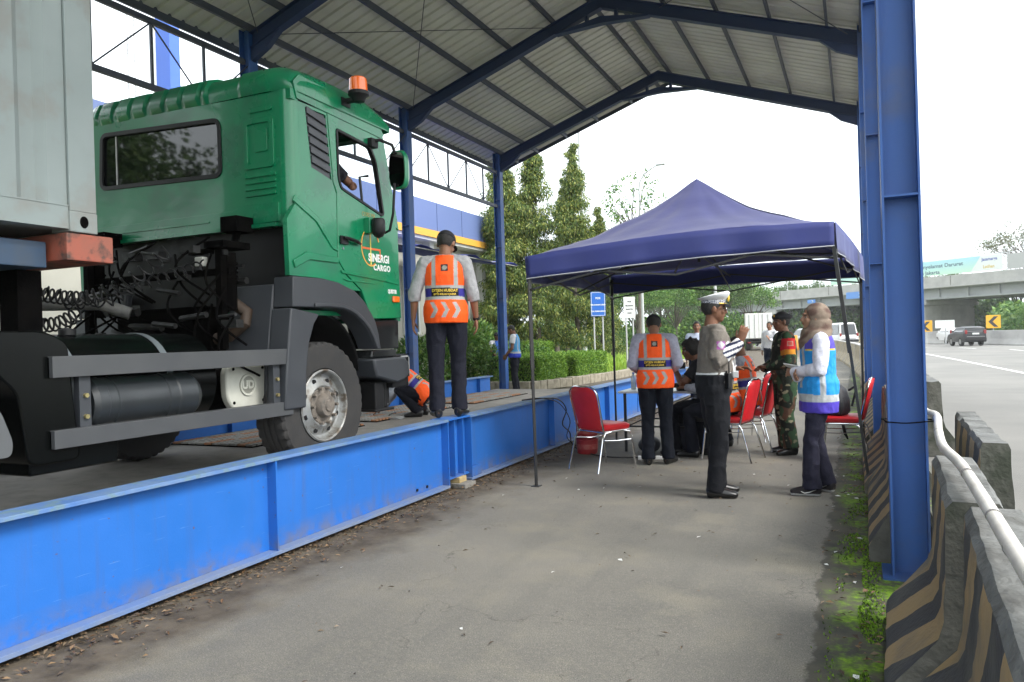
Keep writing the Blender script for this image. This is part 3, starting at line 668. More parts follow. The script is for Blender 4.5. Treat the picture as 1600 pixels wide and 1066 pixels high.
# mirror
q = MB(); q.tube([(-4.0, 5.80, 3.245), (-3.92, 5.84, 3.27), (-3.84, 5.92, 3.23), (-3.83, 5.95, 3.16)], .016, 8); q.box(-4.02, -3.95, 5.76, 5.86, 3.2, 3.28); wb(q, 'mirror_arm', M_black, truck, bevel=.004)
q = MB(); q.tube([(-3.83, 5.93, 2.88), (-3.85, 5.92, 2.6), (-3.9, 5.93, 2.45), (-3.98, 5.97, 2.44)], .013, 8); wb(q, 'mirror_arm', M_black, truck, bevel=.004)
q = MB(); hs_ = []
for (yy, sx_, sz_) in ((5.96, .088, .172), (5.99, .10, .185), (6.03, .09, .17), (6.07, .055, .12), (6.085, .01, .03)):
    hs_.append([(-3.82+sx_*math.copysign(abs(math.cos(a))**.6, math.cos(a)), yy, 3.01+sz_*math.copysign(abs(math.sin(a))**.6, math.sin(a))) for a in [2*PI*k/28 for k in range(28)]])
q.loft(hs_); mr_ = wb(q, 'mirror', M_green, truck, smooth=60)
q = MB(); q.loft([[(-3.82+.082*math.copysign(abs(math.cos(a))**.6, math.cos(a)), yy, 3.01+.163*math.copysign(abs(math.sin(a))**.6, math.sin(a))) for a in [2*PI*k/28 for k in range(28)]] for yy in (5.952, 5.962)])
wb(q, 'mirror_glass', mat('mirror glass', (.25, .22, .2), None, rough=.03, metal=1), mr_, smooth=30)
q = MB(); q.box(-4.0, -3.93, 5.66, 5.76, 2.40, 2.54); wb(q, 'mirror_bracket', M_green, truck, smooth=0, bevel=.008)
q = MB(); revolve(q, [(0, 2.53), (.05, 2.53), (.062, 2.51), (.062, 2.41), (.04, 2.37), (0, 2.35)], (-3.88, 5.72, 0), 2, 20); wb(q, 'lower_mirror', M_black, truck)
# beacon
q = MB(); revolve(q, [(0, 3.695), (.066, 3.695), (.076, 3.683), (.08, 3.575), (0, 3.575)], (-3.84, 5.42, 0), 2, 24); bc = wb(q, 'beacon', M_orange_l, truck, smooth=30)
q = MB(); revolve(q, [(0, 3.575), (.088, 3.575), (.09, 3.545), (.065, 3.525), (.05, 3.49), (0, 3.48)], (-3.84, 5.42, 0), 2, 24); q.box(-3.99, -3.85, 5.39, 5.45, 3.50, 3.53); q.box(-4.03, -3.97, 5.36, 5.48, 3.47, 3.54); wb(q, 'beacon_base', M_black, bc, smooth=30)
# wheels -------------------------------------------------------------------
def wheel(side, loc, outer=True, n=120):
    t = MB(); k = side
    prof = [(.285, -.10), (.31, -.135), (.42, -.15), (.50, -.145), (.523, -.125), (.528, -.10), (.528, -.06), (.515, -.055), (.515, -.045), (.528, -.04), (.528, -.005), (.515, 0), (.515, .008), (.528, .012), (.528, .05), (.515, .055), (.515, .063), (.528, .07), (.528, .11), (.523, .13), (.50, .148), (.42, .153), (.31, .138), (.285, .10)]
    def mod(i, j, r):
        if j in (4, 5, 18, 19) and i % 3 == 0: return r-.017
        if j in (3, 20) and i % 3 == 0: return r-.008
        if j in (6, 9, 14, 17) and (i % 3 == 1) : return r-.006
        return r
    revolve(t, [(r, x*k) for r, x in prof], (0, 0, 0), 0, n, 0, mod)
    w = t.build('wheel', M_rubber, truck, smooth=28, loc=(loc[0]-TX, loc[1]-TY, loc[2]-.38))
    r_ = MB(); revolve(r_, [(.285, -.1*k), (.292, .125*k), (.30, .142*k), (.289, .150*k), (.279, .142*k), (.268, .11*k), (.258, .09*k), (.245, .085*k), (.18, .118*k), (.172, .125*k), (.165, .125*k), (.15, .112*k), (.0, .112*k)], (0, 0, 0), 0, 60)
    r_.build('rim', M_rim, w, smooth=28)
    h = MB()
    for q in range(8):
        a = 2*PI*(q+.5)/8; c = Vector((.103*k, .213*math.cos(a), .213*math.sin(a))); h.tube([c-Vector((.02*k, 0, 0)), c+Vector((.0035*k, 0, 0))], .021, 12)
    h.build('hand_hole', M_black, w)
    h = MB(); revolve(h, [(.150, .11*k), (.145, .118*k), (.10, .122*k), (.094, .16*k), (.083, .175*k), (.05, .178*k), (.045, .19*k), (0, .192*k)], (0, 0, 0), 0, 32)
    for q in range(10):
        a = 2*PI*q/10; c = Vector((.112*k, .148*math.cos(a), .148*math.sin(a))); h.tube([c, c+Vector((.045*k, 0, 0))], .014, 6)
    h.build('hub', M_hub, w, smooth=28)
    return w
wheel(1, (-4.15, 5.06, .91)); wheel(-1, (-6.25, 5.06, .91))
for y in (1.5, .2):
    for s, xs in ((1, (-4.15, -4.48)), (-1, (-6.25, -5.92))):
        for x in xs: wheel(s if x in (-4.15, -6.25) else -s, (x, y, .91), n=60)
# underframe ----------------------------------------------------------------
q = MB(); q.box(-4.90, -4.83, -.8, 6.1, 1.18, 1.44); q.box(-5.57, -5.50, -.8, 6.1, 1.18, 1.44)
for y in (.6, 2.2, 3.4, 4.3, 5.6): q.box(-5.5, -4.9, y-.05, y+.05, 1.2, 1.42)
q.box(-6.1, -4.3, 5.0, 5.12, .86, .98); q.box(-6.1, -4.3, 1.45, 1.6, .84, .99); wb(q, 'chassis_frame', M_dark, truck, smooth=0, bevel=.008)
q = MB(); q.box(-5.75, -4.75, 4.5, 5.9, 1.0, 1.75); q.ball((-5.2, 4.35, 1.3), (.25, .35, .28)); q.box(-5.9, -4.7, 4.85, 6.1, 1.7, 2.2); q.box(-6.25, -4.15, 4.78, 4.86, 1.55, 2.36); q.tube([(-5.2, 4.3, 1.25), (-5.2, 2.0, 1.1)], .07, 12); wb(q, 'engine', M_dark, truck, smooth=30, bevel=.03)
q = MB()
for x in (-4.45, -5.95):
    q.box(x-.028, x+.028, 4.38, 4.44, 1.40, 2.2); q.box(x-.1, x+.1, 4.34, 4.62, 2.18, 2.23); q.tube([(x, 4.5, 1.7), (x, 4.5, 2.15)], .05, 10); q.box(x-.085, x+.085, 4.5, 4.68, 2.32, 2.44); q.tube([(x, 4.55, 2.2), (x, 4.6, 2.36)], .03, 8)
    for k in range(5): q.tube([(x+.0, 4.5, 1.92+.035*k), (x, 4.5, 1.935+.035*k)], .062, 12)
q.box(-6.0, -4.4, 4.44, 4.5, 1.98, 2.03); q.box(-4.8, -4.45, 4.42, 4.47, 2.15, 2.19); wb(q, 'cab_mount', M_dark, truck, smooth=30)
q = MB(); q.cbox((-4.6, 4.36, 2.08), (.085, .06, .075)); wb(q, 'work_lamp', mat('lamp lens', (.5, .5, .46), None, rough=.2), truck, smooth=0, bevel=.01)
q = MB(); q.tube([(-6.0, 3.7, 1.88), (-5.95, 3.75, 1.80), (-5.75, 3.9, 1.79), (-5.35, 4.05, 1.78), (-5.2, 4.2, 1.7)], [.06, .058, .052, .05, .05], 14); wb(q, 'air_intake', mat('grey pipe', (.20, .20, .19), (.1, .1, .1), 9, .5), truck)
q = MB(); q.tube([(-4.5, 4.55, 1.78), (-4.38, 4.6, 1.68), (-4.36, 4.55, 1.6), (-4.48, 4.5, 1.5), (-4.6, 4.5, 1.48)], .05, 12); wb(q, 'air_duct', mat('tan pipe', (.055, .034, .022), (.03, .02, .012), 12, .6), truck)
q = MB()
for k in range(22):
    x = random.uniform(-5.9, -4.3); z = random.uniform(1.6, 2.3); x2 = x+random.uniform(-.4, .4)
    pp = [(x, 4.4, z), ((x+x2)/2, 4.15+random.uniform(-.1, .2), z-.25), (x2, 4.45, z-.45)]
    m_ = cable(None, pp, .009, None, None, None); q.add(m_.v, m_.f)
wb(q, 'hoses', M_dark, truck)
M_fit = mat('greasy grey fittings', (.03, .03, .03), (.008, .008, .008), 14, .45, metal=.4); rr_ = random.Random(4)
for k in range(26):
    x = rr_.uniform(-5.9, -4.35); z = rr_.uniform(1.5, 2.25); y = rr_.uniform(4.2, 4.6); s_ = rr_.uniform(.03, .09)
    q = MB()
    if k % 2: q.box(x-s_, x+s_, y-s_*.5, y+s_*.5, z-s_*.4, z+s_*.4)
    else: q.tube([(x-s_*2, y, z), (x+s_*2, y, z+rr_.uniform(-.05, .05))], s_*.35, 8)
    wb(q, 'valve_block', M_fit, truck, smooth=30)
q = MB(); revolve(q, [(0, 2.88), (.29, 2.88), (.33, 2.92), (.33, 4.02), (.29, 4.06), (0, 4.06)], (-4.46, 0, 1.19), 1, 40); 
M_gloss = mat('gloss black tank', (.0015, .002, .002), None, rough=.25, spec=.2)
tk = wb(q, 'fuel_tank', M_gloss, truck, smooth=30)
q = MB()
for y in (2.93, 3.6): revolve(q, [(.334, y), (.338, y), (.338, y+.05), (.334, y+.05)], (-4.46, 0, 1.19), 1, 40)
wb(q, 'strap', mat('tank strap', (.12, .14, .15), None, rough=.35), tk, smooth=30)
q = MB(); revolve(q, [(0, 1.50), (.035, 1.50), (.05, 1.515), (.05, 1.55), (0, 1.56)], (-4.42, 3.12, 0), 2, 16); wb(q, 'filler_cap', M_black, tk)
q = MB(); revolve(q, [(0, 3.0), (.14, 3.0), (.16, 3.03), (.16, 3.09), (.155, 3.095), (.155, 3.15), (.162, 3.155), (.162, 3.165), (.155, 3.17), (.155, 3.52), (.162, 3.525), (.162, 3.54), (.155, 3.545), (.155, 3.6), (.162, 3.61), (.16, 3.75), (.13, 3.80), (0, 3.80)], (-4.17, 0, 1.10), 1, 36)
wb(q, 'air_tank', mat('satin black cylinder', (.022, .026, .029), (.014, .017, .02), 5, .3), truck, smooth=30)
q = MB(); q.prism(smooth_poly([(4.22, 1.31), (4.53, 1.305), (4.60, 1.22), (4.615, 1.0), (4.55, .93), (4.24, .94), (4.175, 1.04), (4.17, 1.22)], .09, 5), 0, -4.26, -4.19); cv = wb(q, 'silencer_cover', mat('cream cover', (.50, .50, .44), (.40, .40, .35), 5, .45), truck, smooth=30, bevel=.015)
q = MB()
for yy, zz in ((4.24, 1.25), (4.54, 1.25), (4.24, 1.0), (4.54, 1.0)): q.tube([(-4.19, yy, zz), (-4.185, yy, zz)], .012, 8)
wb(q, 'bolt', M_dark, cv)
q = MB(); q.prism([(4.38+.082*math.cos(2*PI*k/32), 1.125+.082*math.sin(2*PI*k/32)) for k in range(32)], 0, -4.19, -4.186)
wb(q, 'badge_recess', mat('badge shade', (.22, .22, .19)), cv, smooth=0)
q = MB(); holed(q, [(4.38+.08*math.cos(2*PI*k/32), 1.125+.08*math.sin(2*PI*k/32)) for k in range(32)], [[(4.38+.066*math.cos(-2*PI*k/32), 1.125+.066*math.sin(-2*PI*k/32)) for k in range(32)]], 0, -4.188, -4.178); wb(q, 'badge_ring', mat('cream ring', (.50, .50, .44)), cv, smooth=0)
wtext('UD', .085, mat('cream badge letters', (.50, .50, .44)), 'badge_letters', cv, frame((-4.183, 4.38, 1.125), (0, 1, 0), (0, 0, 1)), ext=.004, bold=.004)
q = MB(); q.tube([(-4.6, 4.1, 1.12), (-4.6, 4.5, 1.12)], .25, 24); q.box(-4.55, -4.2, 4.63, 4.72, .9, 1.4); wb(q, 'silencer', M_dark, truck, smooth=30)
M_rail = mat('side guard grey', (.050, .053, .058), (.062, .065, .068), 3, .4)
for z0, z1, y1 in ((1.27, 1.388, 4.60), (.88, .982, 4.64)):
    q = MB(); q.box(-4.012, -3.98, 2.72, y1, z0, z1); q.box(-4.06, -4.012, 2.72, y1, z1-.006, z1); wb(q, 'side_guard_rail', M_rail, truck, smooth=0, bevel=.003)
for y in (2.93, 4.5):
    q = MB(); q.box(-4.06, -4.014, y-.035, y+.035, .9, 1.36); wb(q, 'guard_post', M_grey_pl, truck, smooth=0)
    q = MB()
    for z in (1.16, 1.04): q.tube([(-4.014, y, z), (-3.995, y, z)], .014, 6)
    wb(q, 'bolt', mat('brass bolt', (.45, .38, .18), None, rough=.3, metal=.8), truck)
q = MB(); q.prism(smooth_poly([(2.0, 1.53), (2.7, 1.53), (2.84, 1.47), (2.86, 1.2), (2.9, .80), (2.6, .80), (2.55, 1.2), (2.3, 1.45), (2.0, 1.5)], .06), 0, -4.62, -4.02); q.box(-4.6, -4.05, 2.62, 3.16, .745, .88); wb(q, 'rear_mud_guard', M_gloss, truck, smooth=30, bevel=.02)
q = MB(); q.prism(smooth_poly([(2.1, 1.30), (2.34, 1.22), (2.44, 1.12), (2.50, .95), (2.49, .875), (2.1, .88)], .04), 0, -4.02, -3.985); wb(q, 'mud_flap', mat('grey flap', (.085, .09, .095), None, rough=.5), truck, smooth=0)

# ================================================================== trailer and container
trl = thing('container_trailer', 'blue skeletal container trailer with a red front bolster behind the green truck', 'trailer', (-5.2, 0, .38))
q = MB(); q.box(-4.9, -4.8, -6, 2.9, 1.80, 2.03); q.box(-5.6, -5.5, -6, 2.9, 1.80, 2.03); q.box(-6.3, -4.12, -6, 2.8, 1.885, 2.03); wb(q, 'frame_rail', mat('dull blue chassis', (.02, .06, .13), (.05, .07, .10), 4, .5), trl, smooth=0, bevel=.006)
q = MB(); q.box(-6.42, -3.99, 2.83, 3.12, 1.925, 2.078); wb(q, 'front_bolster', mat('worn red paint', (.36, .09, .055), (.26, .10, .07), 6, .6, c3=(.08, .05, .04), sc3=7), trl, smooth=0, bevel=.006)
for xx in (-4.42, -6.15):
    q = MB(); q.box(xx, xx+.16, 2.72, 2.86, 1.3, 1.88); wb(q, 'landing_leg', M_dark, trl, smooth=0)
def coil(path, r, turns, thick=.007):
    P = [Vector(p) for p in path]; L_ = [0]
    for i in range(1, len(P)): L_.append(L_[-1]+(P[i]-P[i-1]).length)
    out = []; N = turns*12; ref = Vector((0, 0, 1))
    for k in range(N+1):
        s = L_[-1]*k/N; i = max(j for j in range(len(P)-1) if L_[j] <= s+1e-9); t = (s-L_[i])/(L_[i+1]-L_[i]); c = P[i].lerp(P[i+1], t); d = (P[i+1]-P[i]).normalized()
        u = (ref-d*ref.dot(d)).normalized(); v = d.cross(u); a = 2*PI*k/12; out.append(c+(u*math.cos(a)+v*math.sin(a))*r)
    m_ = MB(); m_.tube(out, thick, 6); return m_
for path, r, n in (([(-5.11, 3.17, 1.87), (-5.06, 3.2, 1.72), (-4.99, 3.23, 1.65), (-4.88, 3.27, 1.59), (-4.78, 3.32, 1.60), (-4.66, 3.37, 1.66)], .045, 17),
                   ([(-5.05, 3.2, 1.80), (-4.98, 3.24, 1.85), (-4.9, 3.26, 1.80), (-4.75, 3.34, 1.77), (-4.63, 3.39, 1.76), (-4.55, 3.46, 1.79)], .045, 15),
                   ([(-5.0, 3.5, 1.76), (-4.87, 3.61, 1.76), (-4.77, 3.66, 1.83), (-4.66, 3.7, 1.86), (-4.56, 3.75, 1.93), (-4.45, 3.80, 2.01), (-4.37, 3.83, 2.10)], .05, 11),
                   ([(-5.1, 3.3, 1.86), (-4.85, 3.5, 1.78), (-4.7, 3.6, 1.74), (-4.6, 3.75, 1.84), (-4.55, 4.0, 1.95), (-4.5, 4.3, 2.05)], .035, 18)):
    wb(coil(path, r, n), 'coiled_hose', M_black, trl)
cont = thing('shipping_container', 'pale grey corrugated shipping container standing on the blue trailer', 'container', (-5.2, 0, 2.08))
M_cont = mat('pale grey container paint', (.27, .31, .305), (.23, .27, .265), 1.3, .5, bump=.08, bsc=12, c3=(.235, .245, .23), sc3=2.6)
CX0, CX1, CY1 = -6.42, -3.985, 3.02
def casting(x0, x1, y0, y1, z0):
    q = MB(); q.box(x0, x1, y0, y1, z0, z0+.118)
    o = wb(q, 'corner_casting', M_cont, cont, smooth=0, bevel=.006); s = MB(); yc = (y0+y1)/2
    s.prism([(yc+.026*math.cos(a)*1, z0+.06+.034*math.sin(a)) for a in [2*PI*k/18 for k in range(18)]], 0, x1-.001, x1+.002); wb(s, 'casting_slot', M_dark, o, smooth=0)
for y0, y1 in ((CY1-.17, CY1), (-3.04, -2.87)):
    casting(CX1-.16, CX1, y0, y1, 2.085); casting(CX0, CX0+.16, y0, y1, 2.085); casting(CX1-.16, CX1, y0, y1, 4.56)
    for xa, xb in ((CX1-.15, CX1-.003), (CX0+.003, CX0+.15)):
        q = MB(); q.box(xa, xb, y0+.003, y1-.003, 2.203, 4.56); wb(q, 'corner_post', M_cont, cont, smooth=0, bevel=.004)
q = MB()
for x0, x1 in ((CX1-.10, CX1-.012), (CX0+.012, CX0+.10)):
    q.box(x0, x1, -2.87, CY1-.17, 2.10, 2.112); q.box(x0 if x0 < -5 else x1-.008, x0+.008 if x0 < -5 else x1, -2.87, CY1-.17, 2.112, 2.225); q.box(x0-.0, x1+.004, -2.87, CY1-.17, 2.225, 2.233); q.box(x0, x1, -2.87, CY1-.17, 4.58, 4.66)
q.box(CX0+.15, CX1-.15, CY1-.06, CY1-.01, 2.1, 2.23); q.box(CX0+.15, CX1-.15, CY1-.06, CY1-.01, 4.58, 4.66); wb(q, 'sill_rail', M_cont, cont, smooth=0)
q = MB(); pr = []; y = CY1-.17
while y > -2.87: pr += [(y, 0), (y-.11, 0), (y-.155, 1), (y-.235, 1)]; y -= .28
pr = [(max(p, -2.87), d) for p, d in pr]
for xs, sg in ((CX1-.02, -1), (CX0+.02, 1)):
    vs = [(xs+sg*d*.036, y, z) for y, d in pr for z in (2.233, 4.58)]; n = len(pr); q.add(vs, [(2*i, 2*i+2, 2*i+3, 2*i+1) for i in range(n-1)])
vs = []; x = CX0+.15; pr = []
while x < CX1-.15: pr += [(x, 0), (x+.11, 0), (x+.155, 1), (x+.235, 1)]; x += .28
vs = [(min(x, CX1-.15), CY1-.02-d*.036, z) for x, d in pr for z in (2.23, 4.58)]; q.add(vs, [(2*i, 2*i+2, 2*i+3, 2*i+1) for i in range(len(pr)-1)])
q.box(CX0+.02, CX1-.02, -2.9, CY1-.05, 4.585, 4.6); q.box(CX0+.05, CX1-.12, -2.9, CY1-.07, 2.11, 2.16); q.box(CX0+.1, CX1-.1, -3.0, -2.95, 2.12, 4.6)
wb(q, 'corrugated_wall', M_cont, cont, smooth=0, fix=False)

# ================================================================== pop-up tent
tent = thing('canopy_tent', 'dark blue pop-up canopy tent on thin black legs over the table', 'tent', (-1.4, 8.5, 0))
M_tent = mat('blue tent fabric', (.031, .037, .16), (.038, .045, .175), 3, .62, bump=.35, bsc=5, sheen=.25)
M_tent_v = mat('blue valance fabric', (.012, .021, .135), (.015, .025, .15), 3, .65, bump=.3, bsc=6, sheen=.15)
M_trim = mat('pale tent piping', (.30, .31, .34)); M_leg = mat('black tent leg', (.010, .010, .011), (.018, .018, .018), 9, .4)
# corners: top of valance and foot of the leg
TC = {'FL': ((-2.86, 6.68, 2.20), (-2.822, 6.68, 0)), 'FR': ((-.155, 7.32, 2.37), (.075, 7.32, 0)), 'BR': ((.09, 10.3, 2.30), (.05, 10.4, 0)), 'BL': ((-3.02, 9.95, 2.24), (-3.0, 9.95, 0))}
peak = Vector((-1.55, 8.45, 3.12)); order = ['FL', 'FR', 'BR', 'BL']; N = 28; K = 22
cloth = MB(); val = MB(); trim = MB()
for e in range(4):
    A = Vector(TC[order[e]][0]); B = Vector(TC[order[(e+1) % 4]][0]); vs = []
    for k in range(K+1):
        s = k/K
        for i in range(N+1):
            t = i/N; edge = A.lerp(B, t)
            edge.z += .055*(1-abs(2*t-1)**1.5)*(1 if e == 0 else .4)
            p = edge.lerp(peak, s)
            # concave sag, softer along the hips
            sag = (s*(1-s))*.95*(1-.22*(1-abs(2*t-1)))
            if e == 0: p.z -= sag*.52
            else: p.z -= sag*.5
            p.z += .012*math.sin(t*34+e+3*noise.noise(p*1.5))*(1-s)**2*s*3+.022*noise.noise(p*1.7)+.010*noise.noise(p*5)
            if s > .9: p.z -= (s-.9)*.18
            vs.append(p)
    cloth.add(vs, [(k*(N+1)+i, k*(N+1)+i+1, (k+1)*(N+1)+i+1, (k+1)*(N+1)+i) for k in range(K) for i in range(N)])
    # valance
    outd = (B-A).cross(Vector((0, 0, 1))).normalized(); hgt = .215 if e in (0,) else .25; vv = []; low = []
    for k in range(5):
        for i in range(N*2+1):
            t = i/(2*N); p = A.lerp(B, t); p.z += .055*(1-abs(2*t-1)**1.5)*(1 if e == 0 else .4)
            h_ = hgt + (.03*math.sin(t*PI) if e == 0 else 0)
            if e == 1: h_ += .04*t
            p.z -= h_*k/4; p += outd*(.012*math.sin(t*24+e*2)*k/4+.012*noise.noise(Vector((t*9, e, 1)))*k/2+.01); vv.append(p)
            if k == 4: low.append(p.copy())
    M_ = 2*N+1; val.add(vv, [(k*M_+i, k*M_+i+1, (k+1)*M_+i+1, (k+1)*M_+i) for k in range(4) for i in range(2*N)]); trim.tube(low, .006, 5)
o = wb(cloth, 'canopy', M_tent, tent, smooth=80, fix=False); sm = o.modifiers.new('cloth', 'SOLIDIFY'); sm.thickness = .002
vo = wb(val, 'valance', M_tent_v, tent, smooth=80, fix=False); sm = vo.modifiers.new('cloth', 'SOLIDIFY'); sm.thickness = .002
wb(trim, 'piping', M_trim, vo)
for k_ in order:
    a, b_ = TC[k_]; q = MB(); a = Vector(a)-Vector((0, 0, .06)); b_ = Vector(b_)
    ins = Vector((peak.x-a.x, peak.y-a.y, 0)).normalized()*.03
    a += ins
    md = a.lerp(b_, .48); q.bar(a, md, .032, .032); q.bar(md+Vector((0, 0, .06)), b_, .024, .024); q.box(b_.x-.04, b_.x+.04, b_.y-.04, b_.y+.04, 0, .006); wb(q, 'leg', M_leg, tent, smooth=0)
for e in range(4):
    A = Vector(TC[order[e]][0])-Vector((0, 0, .10)); B = Vector(TC[order[(e+1) % 4]][0])-Vector((0, 0, .10)); inn = (peak-(A+B)/2); inn.z = 0; inn = inn.normalized()*.04
    q = MB(); n = 2
    for k in range(n):
        a = A.lerp(B, k/n)+inn; b_ = A.lerp(B, (k+1)/n)+inn; dz = Vector((0, 0, .22))
        lo = dz*1.0
        q.bar(a, b_-lo, .010, .018); q.bar(a-lo, b_, .010, .018)
    wb(q, 'truss_bar', M_leg, tent, smooth=0)
q = MB()
for e in range(4):
    A = (Vector(TC[order[e]][0])+Vector(TC[order[(e+1) % 4]][0]))/2-Vector((0, 0, .12)); q.bar(A, Vector((peak.x, peak.y, 2.28)), .010, .018); q.bar(A-Vector((0, 0, .18)), Vector((peak.x, peak.y, 2.55)), .010, .018)
q.bar((peak.x, peak.y, 2.2), (peak.x, peak.y, 3.08), .03, .03); wb(q, 'centre_truss', M_leg, tent, smooth=0)

# ================================================================== chairs
M_red = mat('red vinyl', (.50, .012, .018), (.40, .008, .014), 6, .38, bump=.12, bsc=50)
def chair(label, loc, rz, prof_lean=.10):
    """faces +Y; banquet chair with a tall padded back on chromed tube"""
    t = thing('banquet_chair', label, 'chair', loc, rz, 'red banquet chairs under the tent')
    q = MB(); q.loft([[(x*w, y*d+.0, z) for x, y in rrect(-1, 1, -1, 1, .35, 4)] for z, w, d in ((.425, .205, .2), (.44, .215, .21), (.47, .215, .21), (.488, .19, .185))]); q.build('seat', M_red, t, smooth=50)
    def bk(z): return -.205-(z-.44)*.24
    pts = []; q = MB(); rings = []
    for z, w in ((.45, .17), (.6, .185), (.76, .195), (.83, .19), (.868, .16), (.882, .12)):
        y = bk(z); rings.append([(w*c_, y+th, z) for c_, th in ((-1, 0), (-.9, .022), (0, .03), (.9, .022), (1, 0), (.9, -.014), (0, -.018), (-.9, -.014))])
    q.loft(rings); q.build('backrest', M_red, t, smooth=60)
    q = MB(); P = []
    for s, zs in ((-1, (.40, .6, .76, .83, .868)), (1, (.868, .83, .76, .6, .40))):
        for z in zs:
            w = {.40: .195, .6: .203, .76: .211, .83: .208, .868: .178}[z]; P.append((s*w, bk(z), z))
    P.insert(5, (0, bk(.888), .888)); P.insert(5, (-.10, bk(.893), .893)); P.insert(7, (.10, bk(.893), .893)); q.tube(P, .011, 8); q.build('back_frame', M_chrome, t)
    q = MB(); q.tube([(-.2, -.19, .41), (-.2, .17, .415), (.2, .17, .415), (.2, -.19, .41)], .0105, 8, closed=True)
    q.build('seat_frame', M_chrome, t)
    for s in (-1, 1):
        q = MB(); q.tube([(s*.205, .10, .41), (s*.212, .165, .395), (s*.215, .19, .35), (s*.225, .235, .0)], .0105, 8); q.build('leg', M_chrome, t)
        q = MB(); q.tube([(s*.2, -.1, .41), (s*.205, -.19, .40), (s*.21, -.225, .35), (s*.225, -.32, 0)], .0105, 8); q.build('leg', M_chrome, t)
        q = MB(); q.tube([(s*.214, -.21, .33), (s*.20, 0, .31), (s*.214, .195, .31)], .006, 6); q.build('stretcher', M_chrome, t)
    return t
CH = [chair('empty red padded chair standing alone by the blue beam, near the red pails', (-2.5, 7.84, 0), R(-28)),
      chair('nearest red chair behind the grey-uniformed officer, its legs slanting', (-1.33, 8.75, 0), R(78)),
      chair('red chair directly behind the nearest occupied one, also with a seated officer', (-1.2, 9.55, 0), R(80)),
      chair('farthest red chair, half hidden beside the soldier in camouflage', (-1.25, 10.5, 0), R(60)),
      chair('red chair with a black bag on its seat at the right tent leg', (-.17, 8.95, 0), R(83))]
# backpack on the chair, bag strap hanging
q = MB(); q.loft([[(w*x, d*y, z) for x, y in rrect(-1, 1, -1, 1, .5, 4)] for z, w, d in ((0, .13, .09), (.03, .155, .11), (.15, .15, .11), (.27, .12, .08), (.32, .06, .04))])
bg_ = thing('backpack', 'black backpack on the seat of the red chair by the right tent leg', 'backpack', (-.21, 8.95, .492), R(75)); M_bag = mat('black nylon', (.012, .013, .017), (.02, .021, .026), 12, .6, bump=.4)
q.build('bag_body', M_bag, bg_, smooth=60); q = MB(); q.tube([(.05, -.11, .26), (.02, -.19, .31), (-.03, -.20, .25), (-.03, -.16, .1)], .012, 6); q.build('strap', M_bag, bg_)
q = MB(); q.tube([(.16, 0, -.06), (.19, -.02, -.2), (.17, -.05, -.28), (.13, -.03, -.22), (.14, 0, -.08), (.12, 0, .02)], .011, 6); q.build('strap', M_bag, bg_)

# ================================================================== table and its clutter
tbl = thing('folding_table', 'white-topped folding table on thin black legs under the tent', 'table', (-2.05, 9.3, 0))
q = MB(); q.box(-.62, .42, -.35, .7, .715, .74); q.build('tabletop', mat('white laminate', (.70, .72, .74), None, rough=.3), tbl, smooth=0, bevel=.006)
for x in (-.55, .36):
    for y in (-.28, .62):
        q = MB(); q.box(x-.015, x+.015, y-.015, y+.015, 0, .715); q.build('leg', M_leg, tbl, smooth=0)
q = MB(); q.box(-.55, .36, -.29, -.27, .30, .32); q.box(-.55, .36, .61, .63, .30, .32); q.bar((-.5, -.27, .32), (.32, -.27, .70), .015, .015); q.build('brace', M_leg, tbl, smooth=0)
q = MB(); q.loft([[(w*x, d*y, z) for x, y in rrect(-1, 1, -1, 1, .3, 3)] for z, w, d in ((0, .11, .09), (.09, .12, .10), (.10, .09, .07))]); q.tube([(0, 0, .09), (0, .0, .16)], .05, 12)
tp = thing('label_printer', 'small black printer with a curl of white paper on the table', 'printer', (-1.86, 8.95 + .14, .742), R(20)); q.build('printer_body', M_black, tp, smooth=30)
q = MB(); q.quad((-.07, -.06, .13), (.07, -.06, .13), (.08, -.10, .19), (-.06, -.10, .20)); q.build('paper', M_white, tp)
q = MB(); q.box(-.15, .15, -.1, .1, 0, .018); lt = thing('laptop', 'open dark laptop on the table in front of the curly-haired man', 'laptop', (-1.95, 9.45, .742), R(-70)); q.build('keyboard', M_grey_pl, lt, smooth=0, bevel=.004)
q = MB(); q.bar((0, .1, .02), (0, .17, .2), .3, .01); q.build('screen', M_black, lt, smooth=0)
for i, (x, y, r) in enumerate(((-2.2, 9.1, 10), (-1.78, 9.2, 50))):
    q = MB(); q.box(-.105, .105, -.15, .15, 0, .004); o = q.build('paper_sheet', M_white, None, smooth=0, loc=(x, y, .743)); o.rotation_euler.z = R(r); tag(o, ('white paper sheet at the left end of the table', 'white paper sheet beside the small black printer')[i], 'paper', 'papers on the table')
q = MB(); q.box(-.2, .2, -.16, .16, 0, .34); o = q.build('storage_box', mat('dark blue plastic box', (.012, .015, .03), None, rough=.4), None, smooth=0, bevel=.02, loc=(-1.85, 9.25, .002)); tag(o, 'dark plastic box on the ground under the table', 'box')
for lb, x, y in (('clear water bottle with a blue cap at the left end of the table', -2.55, 9.25), ('clear water bottle with a blue cap near the black printer', -1.7, 9.4)):
    t = thing('water_bottle', lb, 'bottle', (x, y, .742), 0, 'water bottles on the table'); q = MB(); revolve(q, [(0, 0), (.03, 0), (.033, .02), (.031, .08), (.033, .14), (.014, .185), (.013, .2), (0, .2)], (0, 0, 0), 2, 16); q.build('bottle_body', mat('clear plastic', (.6, .66, .7), None, rough=.1, trans=.6), t)
    q = MB(); revolve(q, [(0, .215), (.015, .215), (.015, .198), (0, .198)], (0, 0, 0), 2, 12); q.build('bottle_cap', mat('blue cap', (.03, .12, .5)), t)
t = thing('paper_stack', 'stack of papers under a black stapler on the table', 'papers', (-2.3, 9.5, .742), R(12)); q = MB()
